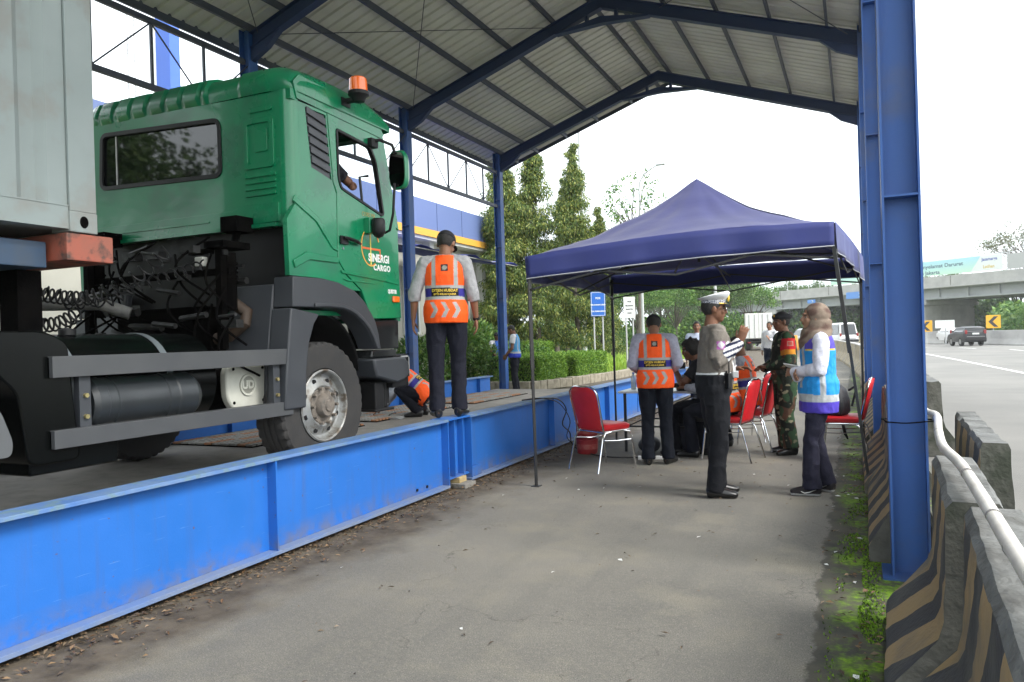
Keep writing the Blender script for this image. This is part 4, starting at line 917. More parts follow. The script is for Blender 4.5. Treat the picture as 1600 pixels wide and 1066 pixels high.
for k in range(5): q.box(-.15+.004*k, .15-.003*k, -.1, .1+.003*k, .004*k, .004*k+.0035)
q.build('paper_sheets', M_white, t, smooth=0); q = MB(); q.box(-.08, .08, -.018, .018, .021, .05); q.build('stapler', M_black, t, smooth=0, bevel=.006)
# red pails
def pail(z, label):
    t = thing('paint_pail', label, 'pail', (-3.02, 8.78, z), R(30), 'two red pails stacked by the beam')
    q = MB(); revolve(q, [(0, 0), (.115, 0), (.125, .02), (.135, .17), (.14, .175), (.14, .185), (0, .185)], (0, 0, 0), 2, 28); q.build('body', mat('red pail', (.30, .018, .025), (.2, .02, .02), 6, .35), t, smooth=30)
    q = MB(); revolve(q, [(.126, .06), (.1295, .06), (.1335, .12), (.128, .12)], (0, 0, 0), 2, 28); q.build('printed_band', mat('pail print', (.38, .12, .10), (.30, .03, .03), 18, .4), t)
    return t
pail(0, 'red pail standing on the ground beside the lone chair, under another'); pp = pail(.19, 'red pail with a pale lid stacked on top of another')
q = MB(); q.box(-.13, .13, -.12, .12, .188, .20); q.build('lid', mat('pale lid', (.5, .5, .48)), pp, smooth=0, bevel=.01)
cable('power_cable', [(-3.62, 8.2, .69), (-3.45, 8.3, .70), (-3.38, 8.75, .66), (-3.40, 9.1, .5), (-3.40, 8.95, .33), (-3.38, 9.15, .2), (-3.3, 9.0, .08), (-3.15, 8.9, .012), (-2.7, 8.5, .012), (-2.2, 8.55, .012)], .008, M_black, 'black power cable hanging over the blue beam down to the ground', 'cable')
cable('power_cable', [(-3.62, 8.24, .69), (-3.44, 8.36, .70), (-3.40, 8.85, .6), (-3.39, 9.2, .35), (-3.36, 9.0, .15), (-3.2, 9.05, .015)], .006, M_black, 'thinner black cable hanging in a loop beside the power cable on the beam', 'cable')
q = MB(); q.box(-.16, .16, -.03, .03, 0, .04)
ps = thing('power_strip', 'white power strip on the ground in front of the table', 'power strip', (-2.15, 8.5, 0), R(15)); q.build('body', M_white, ps, smooth=0, bevel=.006)
q = MB()
for k in range(4): q.tube([(-.11+.07*k, 0, .04), (-.11+.07*k, 0, .042)], .018, 12)
q.build('socket', M_black, ps)
q = MB(); q.ball((0, 0, .1), (.13, .2, .1)); q.tube([(-.05, 0, .19), (0, .0, .24), (.05, 0, .19)], .008, 6)
o = q.build('tool_bag', M_bag, None, loc=(-2.3, 8.98, 0)); tag(o, 'black bag lying on the ground between the chair and the table', 'bag')

# ================================================================== jersey barriers along the columns
def stripes(name, dirty=.5):
    m = bpy.data.materials.new(name); m.use_nodes = True; nt = m.node_tree; p = nt.nodes['Principled BSDF']; L = nt.links.new
    tc = node(nt, 'ShaderNodeTexCoord'); sp = node(nt, 'ShaderNodeSeparateXYZ'); L(tc.outputs['Object'], sp.inputs[0])
    a = node(nt, 'ShaderNodeMath', operation='ADD'); s = node(nt, 'ShaderNodeMath', operation='MULTIPLY'); s.inputs[1].default_value = .95
    L(sp.outputs[1], a.inputs[0]); L(sp.outputs[2], s.inputs[0]); L(s.outputs[0], a.inputs[1])
    nz = node(nt, 'ShaderNodeTexNoise'); nz.inputs['Scale'].default_value = 14; L(tc.outputs['Object'], nz.inputs['Vector'])
    k = node(nt, 'ShaderNodeMath', operation='MULTIPLY_ADD'); k.inputs[1].default_value = .010; L(nz.outputs[0], k.inputs[0]); L(a.outputs[0], k.inputs[2])
    f = node(nt, 'ShaderNodeMath', operation='MULTIPLY'); f.inputs[1].default_value = 2.3; L(k.outputs[0], f.inputs[0])
    fr = node(nt, 'ShaderNodeMath', operation='FRACT'); L(f.outputs[0], fr.inputs[0]); gt = node(nt, 'ShaderNodeMath', operation='GREATER_THAN'); gt.inputs[1].default_value = .5; L(fr.outputs[0], gt.inputs[0])
    mx_ = node(nt, 'ShaderNodeMix', data_type='RGBA'); L(gt.outputs[0], mx_.inputs[0]); mx_.inputs[6].default_value = (*stripes.a, 1); mx_.inputs[7].default_value = (*stripes.b, 1)
    n2 = node(nt, 'ShaderNodeTexNoise'); n2.inputs['Scale'].default_value = 3.5; n2.inputs['Detail'].default_value = 8; L(tc.outputs['Object'], n2.inputs['Vector'])
    r2 = node(nt, 'ShaderNodeMapRange'); r2.inputs[1].default_value = .45; r2.inputs[2].default_value = .75; r2.inputs[4].default_value = dirty; L(n2.outputs[0], r2.inputs[0])
    m2 = node(nt, 'ShaderNodeMix', data_type='RGBA'); L(r2.outputs[0], m2.inputs[0]); L(mx_.outputs[2], m2.inputs[6]); m2.inputs[7].default_value = (.12, .115, .10, 1)
    L(m2.outputs[2], p.inputs['Base Color']); p.inputs['Roughness'].default_value = .85
    b = node(nt, 'ShaderNodeBump'); b.inputs['Strength'].default_value = .5; b.inputs['Distance'].default_value = .01; n3 = node(nt, 'ShaderNodeTexNoise'); n3.inputs['Scale'].default_value = 45; L(tc.outputs['Object'], n3.inputs['Vector']); L(n3.outputs[0], b.inputs['Height']); L(b.outputs[0], p.inputs['Normal'])
    return m
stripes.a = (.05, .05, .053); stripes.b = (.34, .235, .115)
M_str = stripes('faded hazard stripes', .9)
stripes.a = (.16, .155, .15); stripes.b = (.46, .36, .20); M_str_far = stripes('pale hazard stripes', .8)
M_conc_b = mat('rough barrier concrete', (.15, .145, .125), (.06, .06, .05), 3, .92, bump=1, bsc=28, c3=(.05, .055, .04), sc3=2.2)
M_conc_top = mat('weathered barrier top', (.17, .175, .17), (.08, .08, .075), 6, .9, bump=1, bsc=30)
def jersey(label, x, y0, y1, rz=0, striped=True, h=.80, sc=1.0, rough=.0038, far=False, group='striped concrete barriers beside the shed columns'):
    L_ = y1-y0; t = thing('concrete_barrier', label, 'barrier', (x, (y0+y1)/2, 0), rz, group)
    P = [(-.30*sc, 0), (-.30*sc, .09), (-.275*sc, .13), (-.125*sc, .31*h/.8), (-.105*sc, .38*h/.8), (-.09*sc, h-.03), (-.07*sc, h), (.07*sc, h), (.09*sc, h-.03), (.105*sc, .38*h/.8), (.125*sc, .31*h/.8), (.255*sc, .13), (.28*sc, .09), (.28*sc, 0)]
    # subdivide the profile and push the surface about for chipped concrete
    PP = []
    for i in range(len(P)):
        a, b = P[i], P[(i+1) % len(P)]; n = max(1, int(math.dist(a, b)/(.06 if not far else 1)))
        PP += [(a[0]+(b[0]-a[0])*k/n, a[1]+(b[1]-a[1])*k/n) for k in range(n)]
    ny = 2 if far else max(2, int(L_/.07)); q = MB(); rings = []; ph = x*3+y0
    for j in range(ny+1):
        y = -L_/2+L_*j/ny; r_ = []
        for (px, pz) in PP:
            d = 0 if far else noise.noise(Vector((px*9+ph, (y)*9, pz*9)))*rough*1.6+noise.noise(Vector((px*30, y*30+ph, pz*30)))*rough
            e = 0
            if not far and pz > h-.05: e = -max(0, noise.noise(Vector((y*6+ph, px*22, 2)))-.05)*.05
            end = 0 if far else (noise.noise(Vector((px*12+ph, pz*12, j)))*.010 if j in (0, ny) else 0)
            r_.append((px+(d if px > 0 else -d), y+end, max(0, pz+d*.5+e)))
        rings.append(r_)
    n = len(PP); q.loft(rings, 0, caps=True)
    mi = []
    for j in range(ny):
        for k in range(n):
            z = (PP[k][1]+PP[(k+1) % n][1])/2; xx = (PP[k][0]+PP[(k+1) % n][0])/2
            if z > h-.035: mi.append(2 if not far else 0)
            elif striped and xx < 0: mi.append(1)
            else: mi.append(0)
    q.m = mi+[0, 0]
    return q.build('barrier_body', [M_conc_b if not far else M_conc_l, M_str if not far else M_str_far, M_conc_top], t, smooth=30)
jersey('nearest striped barrier, beside the blue column and ending below the white pipe', .353, 1.15, 2.93, R(-3.2))
jersey('striped barrier in front of the closest blue column, second from the photographer', .378, 3.0, 4.05, R(-2.5))
jersey('striped barrier just behind the closest blue column', .255, 5.05, 7.05, R(-.5), sc=.7)
jersey('striped barrier in front of the second blue column', .33, 7.12, 9.3)
jersey('mossy grey barrier piece on the highway side behind the white pipe', .64, 4.4, 6.0, R(-2), sc=.72, h=.82)
jersey('grey barrier piece on the highway side farther along, seen right of the blue column', .73, 9.4, 12.2, R(0), striped=False, h=.82)
jersey('low broken barrier piece at the right edge, next to the thick white pipe', .84, 2.0, 3.6, R(3), striped=False, h=.72, sc=.75)
for i, (a, b) in enumerate(((10.0, 13.9), (14.6, 18.7), (19.4, 23.5))): jersey(('striped barrier between the second and third blue column', 'striped barrier between the third and fourth blue column', 'striped barrier just past the last blue column')[i], .36, a, b)
P = [(.36, 24), (.0, 32), (-.55, 40), (-1.3, 48), (-2.3, 56), (-3.7, 64), (-6, 72)]
far_txt = ['first pale striped barrier beyond the last shed column', 'second pale striped barrier beyond the last shed column', 'third pale striped barrier beyond the last shed column', 'fourth pale striped barrier beyond the last shed column', 'fifth pale striped barrier beyond the last shed column', 'farthest pale striped barrier on the lane edge before the overpass']
for i in range(6):
    a = Vector(P[i]); b = Vector(P[i+1]); d = b-a
    for s in range(2):
        c0 = a.lerp(b, s/2); c1 = a.lerp(b, (s+1)/2-.03); c = (c0+c1)/2; L_ = (c1-c0).length
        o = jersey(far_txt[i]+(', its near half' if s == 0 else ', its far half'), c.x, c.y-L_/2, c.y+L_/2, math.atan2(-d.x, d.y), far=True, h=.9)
# white conduit lying over the barrier tops
pipe = cable(None, [(.40, 14, .845), (.38, 11, .845), (.40, 8, .83), (.36, 6.6, .86), (.40, 5.6, .86), (.41, 5.0, .89), (.375, 4.5, .865), (.345, 3.93, .86), (.36, 3.42, .86), (.345, 2.67, .86), (.33, 2.22, .865), (.32, 1.9, .87), (.31, 1.3, .86)], .021, None, None, None, n=12, sub=10)
pt = thing('conduit_pipe', 'thick white plastic conduit lying along the barrier tops', 'pipe', (.35, 3, 0)); wb(pipe, 'pipe_run', mat('white pvc', (.60, .575, .53), (.45, .42, .38), 6, .45), pt)
q = MB()
for x, y in ((.402, 4.93), (.372, 4.45), (.356, 3.2), (.34, 2.5), (.328, 2.15)):
    q.tube([(x, y-.006, .863 if y < 4.6 else .885), (x, y+.006, .863 if y < 4.6 else .885)], .0222, 14)
wb(q, 'tape_joint', mat('pipe joint', (.2, .19, .18)), pt)
q = MB(); q.tube([(.46, 2.22, .80), (.46, 2.24, .9), (.47, 2.18, .93), (.48, 2.1, .90), (.48, 2.08, .80)], .007, 6); o = q.build('lifting_hook', M_dark); tag(o, 'bent dark iron lifting loop in the top of the barrier by the pipe', 'hook')
cable('tie_wire', [(.14, 4.74, .88), (.24, 4.735, .875), (.36, 4.76, .885), (.42, 4.85, .88), (.36, 5.0, .87), (.14, 5.0, .87), (.13, 4.86, .88), (.14, 4.74, .88)], .004, M_dark, 'thin dark wire tied round the nearest blue column and the pipe', 'wire', sub=4)
# ================================================================== vegetation
def leafmat(name, c1, c2, c3, tr=.25):
    m = bpy.data.materials.new(name); m.use_nodes = True; nt = m.node_tree; p = nt.nodes['Principled BSDF']; L = nt.links.new
    g_ = node(nt, 'ShaderNodeNewGeometry'); r = node(nt, 'ShaderNodeValToRGB'); r.color_ramp.elements[0].color = (*c1, 1); r.color_ramp.elements[1].color = (*c3, 1); e = r.color_ramp.elements.new(.55); e.color = (*c2, 1)
    L(g_.outputs['Random Per Island'], r.inputs[0]); L(r.outputs[0], p.inputs['Base Color']); p.inputs['Roughness'].default_value = .5; p.inputs['Specular IOR Level'].default_value = .35
    t = node(nt, 'ShaderNodeBsdfTranslucent'); L(r.outputs[0], t.inputs[0]); mx_ = node(nt, 'ShaderNodeMixShader'); mx_.inputs[0].default_value = tr
    L(p.outputs[0], mx_.inputs[1]); L(t.outputs[0], mx_.inputs[2]); L(mx_.outputs[0], nt.nodes['Material Output'].inputs[0]); return m
LM_mast = leafmat('mast tree leaves', (.035, .085, .018), (.12, .18, .04), (.34, .35, .08))
LM_dark = leafmat('dark leaves', (.035, .08, .02), (.07, .14, .03), (.13, .19, .05))
LM_mid = leafmat('mid leaves', (.04, .11, .02), (.09, .20, .035), (.20, .30, .06))
LM_hedge = leafmat('hedge leaves', (.06, .15, .015), (.14, .28, .03), (.28, .42, .06))
LM_grass = leafmat('grass blades', (.14, .26, .025), (.26, .42, .045), (.42, .52, .10), .35)
M_bark = mat('bark', (.13, .11, .085), (.07, .06, .05), 9, .9, bump=.6)
rnd = random.Random(11)
def leaf(vs, fs, c, d, n, L_, w):
    d = d.normalized(); s = d.cross(n); s = s.normalized()*w/2 if s.length > 1e-4 else Vector((w/2, 0, 0)); k = len(vs)
    vs += [c, c+d*L_*.45+s, c+d*L_, c+d*L_*.45-s]; fs.append((k, k+1, k+2, k+3))
def rv(): 
    return Vector((rnd.gauss(0, 1), rnd.gauss(0, 1), rnd.gauss(0, 1))).normalized()
def foliage(clumps, per, L_, w, droop=0, spread=1.0, seed=1):
    """clumps: (centre, radius)"""
    vs = []; fs = []
    for c, r in clumps:
        c = Vector(c)
        for i in range(int(per)):
            o = rv(); p = c+Vector((o.x, o.y, o.z*.8))*r*rnd.random()**.45*spread; d = (o+rv()*.8+Vector((0, 0, -droop))); leaf(vs, fs, p, d, rv(), L_*rnd.uniform(.6, 1.3), w*rnd.uniform(.7, 1.2))
    m_ = MB(); m_.add(vs, fs); return m_
def branchy(h, r0, limbs):
    m_ = MB(); P = [(rnd.gauss(0, .03)*h*k/8, rnd.gauss(0, .03)*h*k/8, h*k/6) for k in range(7)]; P[0] = (0, 0, -.1); m_.tube(P, [r0*(1-.85*k/6) for k in range(7)], 9)
    for (z, tip, r) in limbs:
        a = Vector((0, 0, z)); b = Vector(tip); mid = a.lerp(b, .5)+Vector((0, 0, .06*(b-a).length)); m_.tube([a, mid, b], [r, r*.6, r*.2], 6)
    return m_
protos = {}
def tree_proto(kind):
    if kind in protos: return protos[kind]
    cl = []; limbs = []
    if kind == 'mast':        # tall tree clothed in hanging tufts, spiky top; height 9
        for i in range(150):
            z = 1.3+7.4*rnd.random(); rr = (1.42*(1-(z/9.1)**1.9)+.13)*(.8+.2*math.sin(z*2.1)); a = rnd.uniform(0, 2*PI); rr *= .72+.55*abs(noise.noise(Vector((math.cos(a)*1.3, math.sin(a)*1.3, z*.9))))*1.6; q = rr*rnd.random()**.35
            cl.append(((q*math.cos(a), q*math.sin(a), z), .36))
            if i % 7 == 0: limbs.append((max(.8, z-.5), cl[-1][0], .03))
        for k in range(14): cl.append(((rnd.gauss(0, .10), rnd.gauss(0, .10), 8.1+.13*k), .17))
        f = foliage(cl, 170, .15, .042, droop=1.6); t = branchy(8.8, .13, limbs); lm = LM_mast
    elif kind == 'round':     # broad dense crown; height 8
        for i in range(95):
            u = rv(); u.z = abs(u.z)*.9-.15; rr = rnd.uniform(.6, 1); c = Vector((u.x*2.9*rr, u.y*2.9*rr, 4.8+u.z*2.9*rr)); cl.append((c, rnd.uniform(.45, .75)))
            if i % 6 == 0: limbs.append((2.4, c, .06))
        f = foliage(cl, 105, .17, .10); t = branchy(5.5, .18, limbs); lm = LM_dark
    elif kind == 'light':
        for i in range(80):
            u = rv(); u.z = abs(u.z)*.9-.2; rr = rnd.uniform(.55, 1); c = Vector((u.x*2.6*rr, u.y*2.6*rr, 4.4+u.z*2.7*rr)); cl.append((c, rnd.uniform(.4, .7)))
            if i % 6 == 0: limbs.append((2.0, c, .05))
        f = foliage(cl, 105, .16, .09); t = branchy(5, .14, limbs); lm = LM_mid
    elif kind == 'loose':     # thin airy crown on fine branches; height 9
        for i in range(75):
            u = rv(); rr = rnd.uniform(.5, 1); c = Vector((u.x*2.0*rr, u.y*2.0*rr, 6.7+u.z*2.1*rr)); cl.append((c, rnd.uniform(.18, .36))); limbs.append((rnd.uniform(4, 6.4), c, .03))
        f = foliage(cl, 20, .17, .09); t = branchy(8.2, .11, limbs); lm = LM_mid
    elif kind == 'bare':      # flat spreading, thin reddish crown
        for i in range(110):
            a = rnd.uniform(0, 2*PI); rr = 3.6*rnd.random()**.6; c = Vector((rr*math.cos(a), rr*math.sin(a), 6+1.9*(1-rr/4.4)+rnd.gauss(0, .35))); cl.append((c, .35)); limbs.append((rnd.uniform(3, 5), c, .04))
        f = foliage(cl, 46, .15, .08); t = branchy(6.2, .16, limbs); lm = leafmat('thin brownish leaves', (.08, .08, .035), (.12, .12, .05), (.10, .15, .05))
    elif kind == 'cypress':
        for i in range(80):
            z = .4+5.2*rnd.random(); rr = .55*(1-z/6)+.03; a = rnd.uniform(0, 2*PI); cl.append(((rr*math.cos(a), rr*math.sin(a), z), .2))
        f = foliage(cl, 60, .10, .05, droop=-1.5); t = branchy(5.6, .07, []); lm = LM_dark
    elif kind == 'shrub':
        for i in range(26):
            u = rv(); u.z = abs(u.z); cl.append((Vector((u.x*.5, u.y*.5, .25+u.z*.6)), .24))
        f = foliage(cl, 90, .10, .04); t = branchy(.6, .03, [(.1, (.3, .1, .5), .012), (.1, (-.3, .1, .5), .012)]); lm = LM_mid
    root = bpy.data.objects.new('proto', None); COL.objects.link(root)
    t.build('trunk', M_bark, root, smooth=60); f.build('crown', lm, root, smooth=0, fix=False)
    protos[kind] = [root, False]; return protos[kind]
def tree(name, kind, label, x, y, s, rz, group=None, cat='tree', sz=1, z=0):
    pr = tree_proto(kind)
    if not pr[1]: o = pr[0]; pr[1] = True
    else: o = copy_tree(pr[0])
    o.name = name; o.location = (x, y, z); o.rotation_euler = (0, 0, rz); o.scale = (s, s, s*sz)
    for k in ('group',):
        if k in o: del o[k]
    return tag(o, label, cat, group)
for i, (x, y, s, sz) in enumerate(((-13.1, 27.9, .9, .88), (-12.35, 26.6, 1.05, .92), (-11.35, 27.4, 1.0, .98), (-9.95, 28.2, .95, .97), (-9.15, 28.9, .72, .93), (-14.4, 31.5, 1.0, 1.0), (-12.0, 32.5, .95, .93))):
    tree('mast_tree', 'mast', ['drooping mast tree hidden mostly behind the blue fascia and left column', 'broadest drooping mast tree, directly right of the second left column', 'tall drooping mast tree between the broad one and the spiky one', 'spiky drooping mast tree in front of the thin lamp mast', 'lowest mast tree, nearest the left end of the tent roof', 'drooping mast tree behind the broadest one', 'drooping mast tree at the back of the row behind the tall one'][i], x, y, s, i*1.3, 'drooping mast trees beside the building', sz=sz)
tree('airy_tree', 'loose', 'thin airy tree with sparse leaves standing behind the curved street lamp', -11.9, 45, 1.2, .4, sz=1.08)
tree('cypress_tree', 'cypress', 'small pointed cypress beyond the left slope of the tent roof', -15.6, 48, 1.35, 0, sz=1.15)
tree('cypress_tree', 'cypress', 'second pointed cypress, just right of the first beyond the tent roof', -14.9, 49, 1.2, 1, sz=1.1)
k = 0
mids = [(-17.5, 44, 'round', .85), (-20, 52, 'round', 1.1), (-15, 56, 'light', .95), (-18.6, 62, 'round', 1.1), (-13.6, 63, 'light', 1.0), (-10.6, 66, 'round', 1.0), (-8.7, 72, 'light', 1.0), (-13, 74, 'round', 1.1), (-16.5, 70, 'light', 1.1), (-24, 60, 'round', 1.2), (-19, 36, 'round', .8), (-22, 42, 'light', 1)]
where = ['dark round tree left of the road beyond the two sign posts', 'larger dark round tree behind the sign posts', 'light green round tree seen between the tent legs', 'dark round tree behind the light green one between the tent legs', 'light green tree just right of the rear tent leg', 'dark tree left of the parked box truck', 'light green tree overhanging the road beside the overpass end', 'dark tree in the back row beside the overpass end', 'light green tree in the back row between the tent legs', 'large dark tree far left of the road', 'dark round tree behind the mast trees', 'light green tree behind the mast trees']
for (x, y, kd, s), w in zip(mids, where): tree('roadside_tree', kd, w, x, y, s, k*1.7, 'trees along the left side of the road'); k += 1
# wood beyond the overpass
for i in range(34):
    t = i/33; x = -30+72*t+rnd.gauss(0, 1); y = 135-28*t+rnd.gauss(0, 3)+(6 if i % 2 else 0); kd = ('round', 'light', 'round')[i % 3]
    tree('far_tree', kd, 'hazy green tree in the wood beyond the highway overpass', x, y, rnd.uniform(1.05, 1.4), i*2.1, 'trees of the wood beyond the overpass')
for i in range(14):
    tree('far_tree', ('light', 'round')[i % 2], 'bushy tree on the bank behind the far highway barrier', 14.6+i*2.6, 80+(i % 3)*3-i*.9, .62+.1*(i % 3), i*1.1, 'trees on the bank behind the far barrier', sz=.9)
tree('spreading_tree', 'bare', 'thin brownish spreading tree showing above the overpass banner', 20.5, 112, 1.75, .3, sz=1.0)
tree('tall_tree', 'light', 'green tree above the right end of the overpass', 24.8, 111, 1.9, 1.3)
for i, (x, y, s) in enumerate(((-24, -8, 1.5), (-19, -13, 1.35), (-30, -3, 1.7))): tree('tree_behind', ('round', 'mast', 'round')[i], ['broad tree behind the photographer, reflected in the cab window', 'drooping tree behind the photographer, reflected in the cab window', 'largest tree behind the photographer, reflected in the cab window'][i], x, y, s, i)
# understorey of the wood, one mass nobody could count
vs = []; fs = []
def mass(n, fn, s0, s1):
    for i in range(n):
        p_ = fn(); s_ = rnd.uniform(s0, s1); leaf(vs, fs, V3(p_), rv(), rv(), s_, s_*.6)
V3 = Vector
def f1():
    t = rnd.random(); d = rnd.random(); return (-34+82*t, 131-28*t+9*d, (.2+5.6*rnd.random()**.8)*(.75+.35*noise.noise(Vector((t*14, 0, 1)))))
def f2():
    t = rnd.random(); d = rnd.random(); return (-26+17*t-5*d*0, 48+26*t+rnd.gauss(0, 2.5)+0, (3.1*rnd.random()**.8)*(.8+.4*noise.noise(Vector((t*9, 3, 1)))))
def f3():
    t = rnd.random(); d = rnd.random(); return (12.5+30*t, 84-10*t+8*d, (.3+3.4*rnd.random()**.8)*(.8+.4*noise.noise(Vector((t*12, 7, 1)))))
def f4():
    t = rnd.random(); return (-14+rnd.gauss(0, 1.6), 75+rnd.gauss(0, 3), 3.6*rnd.random())
mass(30000, f1, .5, .9); mass(20000, f2, .22, .42); mass(12000, f3, .35, .6); mass(7000, f4, .25, .45)
m_ = MB(); m_.add(vs, fs); tag(m_.build('undergrowth', LM_mid, None, smooth=0, fix=False), 'dense green undergrowth under the trees along the highway and beyond the overpass', 'undergrowth', kind='stuff')
# hedges, shrubs, grass
def hedge(label, x0, x1, y0, y1, h, n):
    t = thing('clipped_hedge', label, 'hedge', ((x0+x1)/2, (y0+y1)/2, .0), 0, 'clipped hedges along the stone kerb'); vs = []; fs = []; w, l = (x1-x0)/2, (y1-y0)/2
    for i in range(n):
        f_ = rnd.random(); p = Vector((rnd.uniform(-w, w), rnd.uniform(-l, l), rnd.uniform(.1, h)))
        k_ = rnd.choice((0, 0, 1, 2, 2)); j = rnd.gauss(0, .03)-abs(rnd.gauss(0, .05))
        b_ = noise.noise(p*1.3)*.09
        if k_ == 0: p.x = w+j+b_
        elif k_ == 1: p.y = -l-j-b_
        elif k_ == 2: p.z = h+j+b_
        leaf(vs, fs, p, rv()+Vector((0, 0, .6)), rv(), rnd.uniform(.05, .09), .028)
    m_ = MB(); m_.add(vs, fs); m_.build('leaves', LM_hedge, t, smooth=0, fix=False)
    m_ = MB(); m_.box(-w+.05, w-.09, -l+.09, l-.05, 0, h-.09); m_.build('twigs', mat('hedge core', (.02, .035, .01), (.035, .06, .015), 9, 1), t, smooth=0)
hedge('clipped green hedge along the stone kerb, nearest the standing guard', -9.5, -8.15, 19.8, 21.9, .92, 15000)
hedge('clipped green hedge behind the first one, ending by the black tent leg', -9.2, -7.85, 22.1, 25.2, .9, 15000)
hedge('low rounded hedge at the foot of the mast trees', -12.9, -10.6, 26.3, 27.2, 1.3, 9000)
for i, (x, y, s) in enumerate(((-11.0, 21.2, 1.9), (-10.2, 20.6, 1.3), (-11.9, 22.6, 2.1), (-10.4, 24.5, 1.3), (-9.6, 25.6, .9), (-11.3, 18.6, 1.6))):
    tree('leafy_shrub', 'shrub', ['yellow-green shrub right behind the leaning guard', 'small shrub at the foot of the left column', 'tall shrub by the building wall behind the guards', 'pale shrub between the column and the hedge', 'small round shrub at the end of the hedge', 'shrub at the building wall left of the leaning guard'][i], x, y, s, i, 'leafy shrubs round the guards', 'shrub')
vs = []; fs = []
for i in range(42000):
    y = rnd.uniform(19, 64); x = rnd.uniform(-19, -7.7 if y < 48 else -8.6)
    if x > -9.3 and y < 25.3: continue
    dn = noise.noise(Vector((x*.4, y*.4, 0)))
    h = (.20+.22*max(0, dn+.3))*rnd.uniform(.5, 1.3); n_ = rv(); n_.z = 0; leaf(vs, fs, Vector((x, y, -.03)), Vector((rnd.gauss(0, .3), rnd.gauss(0, .3), 1)), n_ if n_.length > .01 else Vector((1, 0, 0)), h, .035+.0006*y)
m_ = MB(); m_.add(vs, fs); tag(m_.build('tall_grass', LM_grass, None, smooth=0, fix=False), 'bright green unmown grass behind the hedges', 'grass', kind='stuff')
q = MB()
pts_ = [(-9.9, 19.2), (-8.25, 19.35), (-7.75, 21.6), (-7.5, 25), (-7.55, 34), (-7.6, 48)]
for i in range(len(pts_)-1):
    a = Vector((*pts_[i], 0)); b_ = Vector((*pts_[i+1], 0)); d = (b_-a); L_ = d.length; n = int(L_/.3) if i < 3 else int(L_/1.2)
    for k in range(n):
        c0 = a.lerp(b_, k/n); c1 = a.lerp(b_, (k+1)/n-.008/L_); hh = .27+.03*noise.noise(Vector((k*3.1, i, 0))); q.bar(c0+Vector((0, 0, hh/2-.02)), c1+Vector((0, 0, hh/2-.02)), .22+.03*noise.noise(Vector((k*2.7, i, 5))), hh)
tag(q.build('stone_kerb', mat('mossy stone', (.30, .27, .21), (.16, .14, .10), 5, .9, bump=1, bsc=20), None, smooth=0, bevel=.02), 'low rough stone kerb wall holding back the hedges and grass', 'kerb')

# ================================================================== building on the left
bld = thing('roadside_building', 'cream building with a deep blue fascia and a yellow band behind the truck', 'building', (-13.6, 15, 0))
M_cream = mat('cream wall', (.50, .49, .43), (.45, .44, .38), 1.2, .8); M_fas = mat('blue grey fascia', (.10, .145, .31), (.115, .16, .325), 1, .45); M_yel = mat('yellow band', (.62, .33, .05), None, rough=.5)
q = MB(); q.box(-22, -13.6, 3, 27.3, 0, 5.0); wb(q, 'wall', M_cream, bld, smooth=0)
q = MB(); q.box(-22.1, -13.0, 2.9, 27.5, 5.22, 6.2); fo = wb(q, 'fascia', M_fas, bld, smooth=0)
q = MB()
for k in range(14): q.box(-13.003, -12.992, 2.9+1.8*k, 2.912+1.8*k, 5.23, 6.19)
wb(q, 'panel_joint', M_raft, fo, smooth=0)
q = MB(); q.box(-22.12, -12.96, 2.86, 27.54, 4.98, 5.217); wb(q, 'yellow_band', M_yel, bld, smooth=0)
q = MB(); q.box(-21.9, -13.05, 2.95, 27.4, 4.88, 4.977); wb(q, 'soffit', M_white, bld, smooth=0)
for y in (24.0, 25.5, 21.8):
    q = MB(); holed(q, [(y-.5, 1.7), (y+.5, 1.7), (y+.5, 3.95), (y-.5, 3.95)], [[(y-.42, 1.78), (y-.42, 3.87), (y+.42, 3.87), (y+.42, 1.78)]], 0, -13.6, -13.54); q.box(-13.59, -13.55, y-.02, y+.02, 1.78, 3.87); wo = wb(q, 'window', M_white, bld, smooth=0)
    q = MB(); q.box(-13.598, -13.58, y-.42, y+.42, 1.78, 3.87); wb(q, 'pane', mat('dim green pane', (.05, .08, .07), None, rough=.08), wo, smooth=0)
for y in (8.5, 12.5, 22.9, 26.9):
    q = MB(); q.box(-13.6, -13.35, y-.15, y+.15, 0, 4.88); wb(q, 'pilaster', M_white, bld, smooth=0)
q = MB(); q.box(-13.35, -13.1, 7.2, 7.9, 0, 3.6); wb(q, 'door', mat('pale green door', (.38, .42, .34)), bld, smooth=0)
aw = thing('blue_awning', 'blue cloth awning stretched out from the cream building behind the standing officer', 'awning', (-11.5, 18.5, 0)); q = MB(); vs = []; nU, nV = 30, 8
for i in range(nU+1):
    for j in range(nV+1):
        u, v = i/nU, j/nV; vs.append((-13.2+3.25*v+.05*math.sin(u*20), 13.5+9.0*u, 4.45-.62*v-.10*math.sin(v*PI)+.05*math.sin(u*22)*(1-.2*v)+.03*math.sin(u*60)-(.0 if v < .99 else .16*0)))
q.add(vs, [(i*(nV+1)+j, i*(nV+1)+j+1, (i+1)*(nV+1)+j+1, (i+1)*(nV+1)+j) for i in range(nU) for j in range(nV)]); o = wb(q, 'cloth', mat('awning blue', (.03, .045, .36), (.04, .055, .42), 3, .6), aw, smooth=80, fix=False); o.modifiers.new('s', 'SOLIDIFY').thickness = .004
for y in (13.6, 18, 22.4):
    q = MB(); q.tube([(-13.3, y, 4.35), (-9.97, y, 3.80)], .02, 6); wb(q, 'awning_rod', M_steel, aw)
q = MB(); q.tube([(-9.97, 13.5, 3.80), (-9.97, 22.5, 3.80)], .02, 6); wb(q, 'front_rod', M_steel, aw)
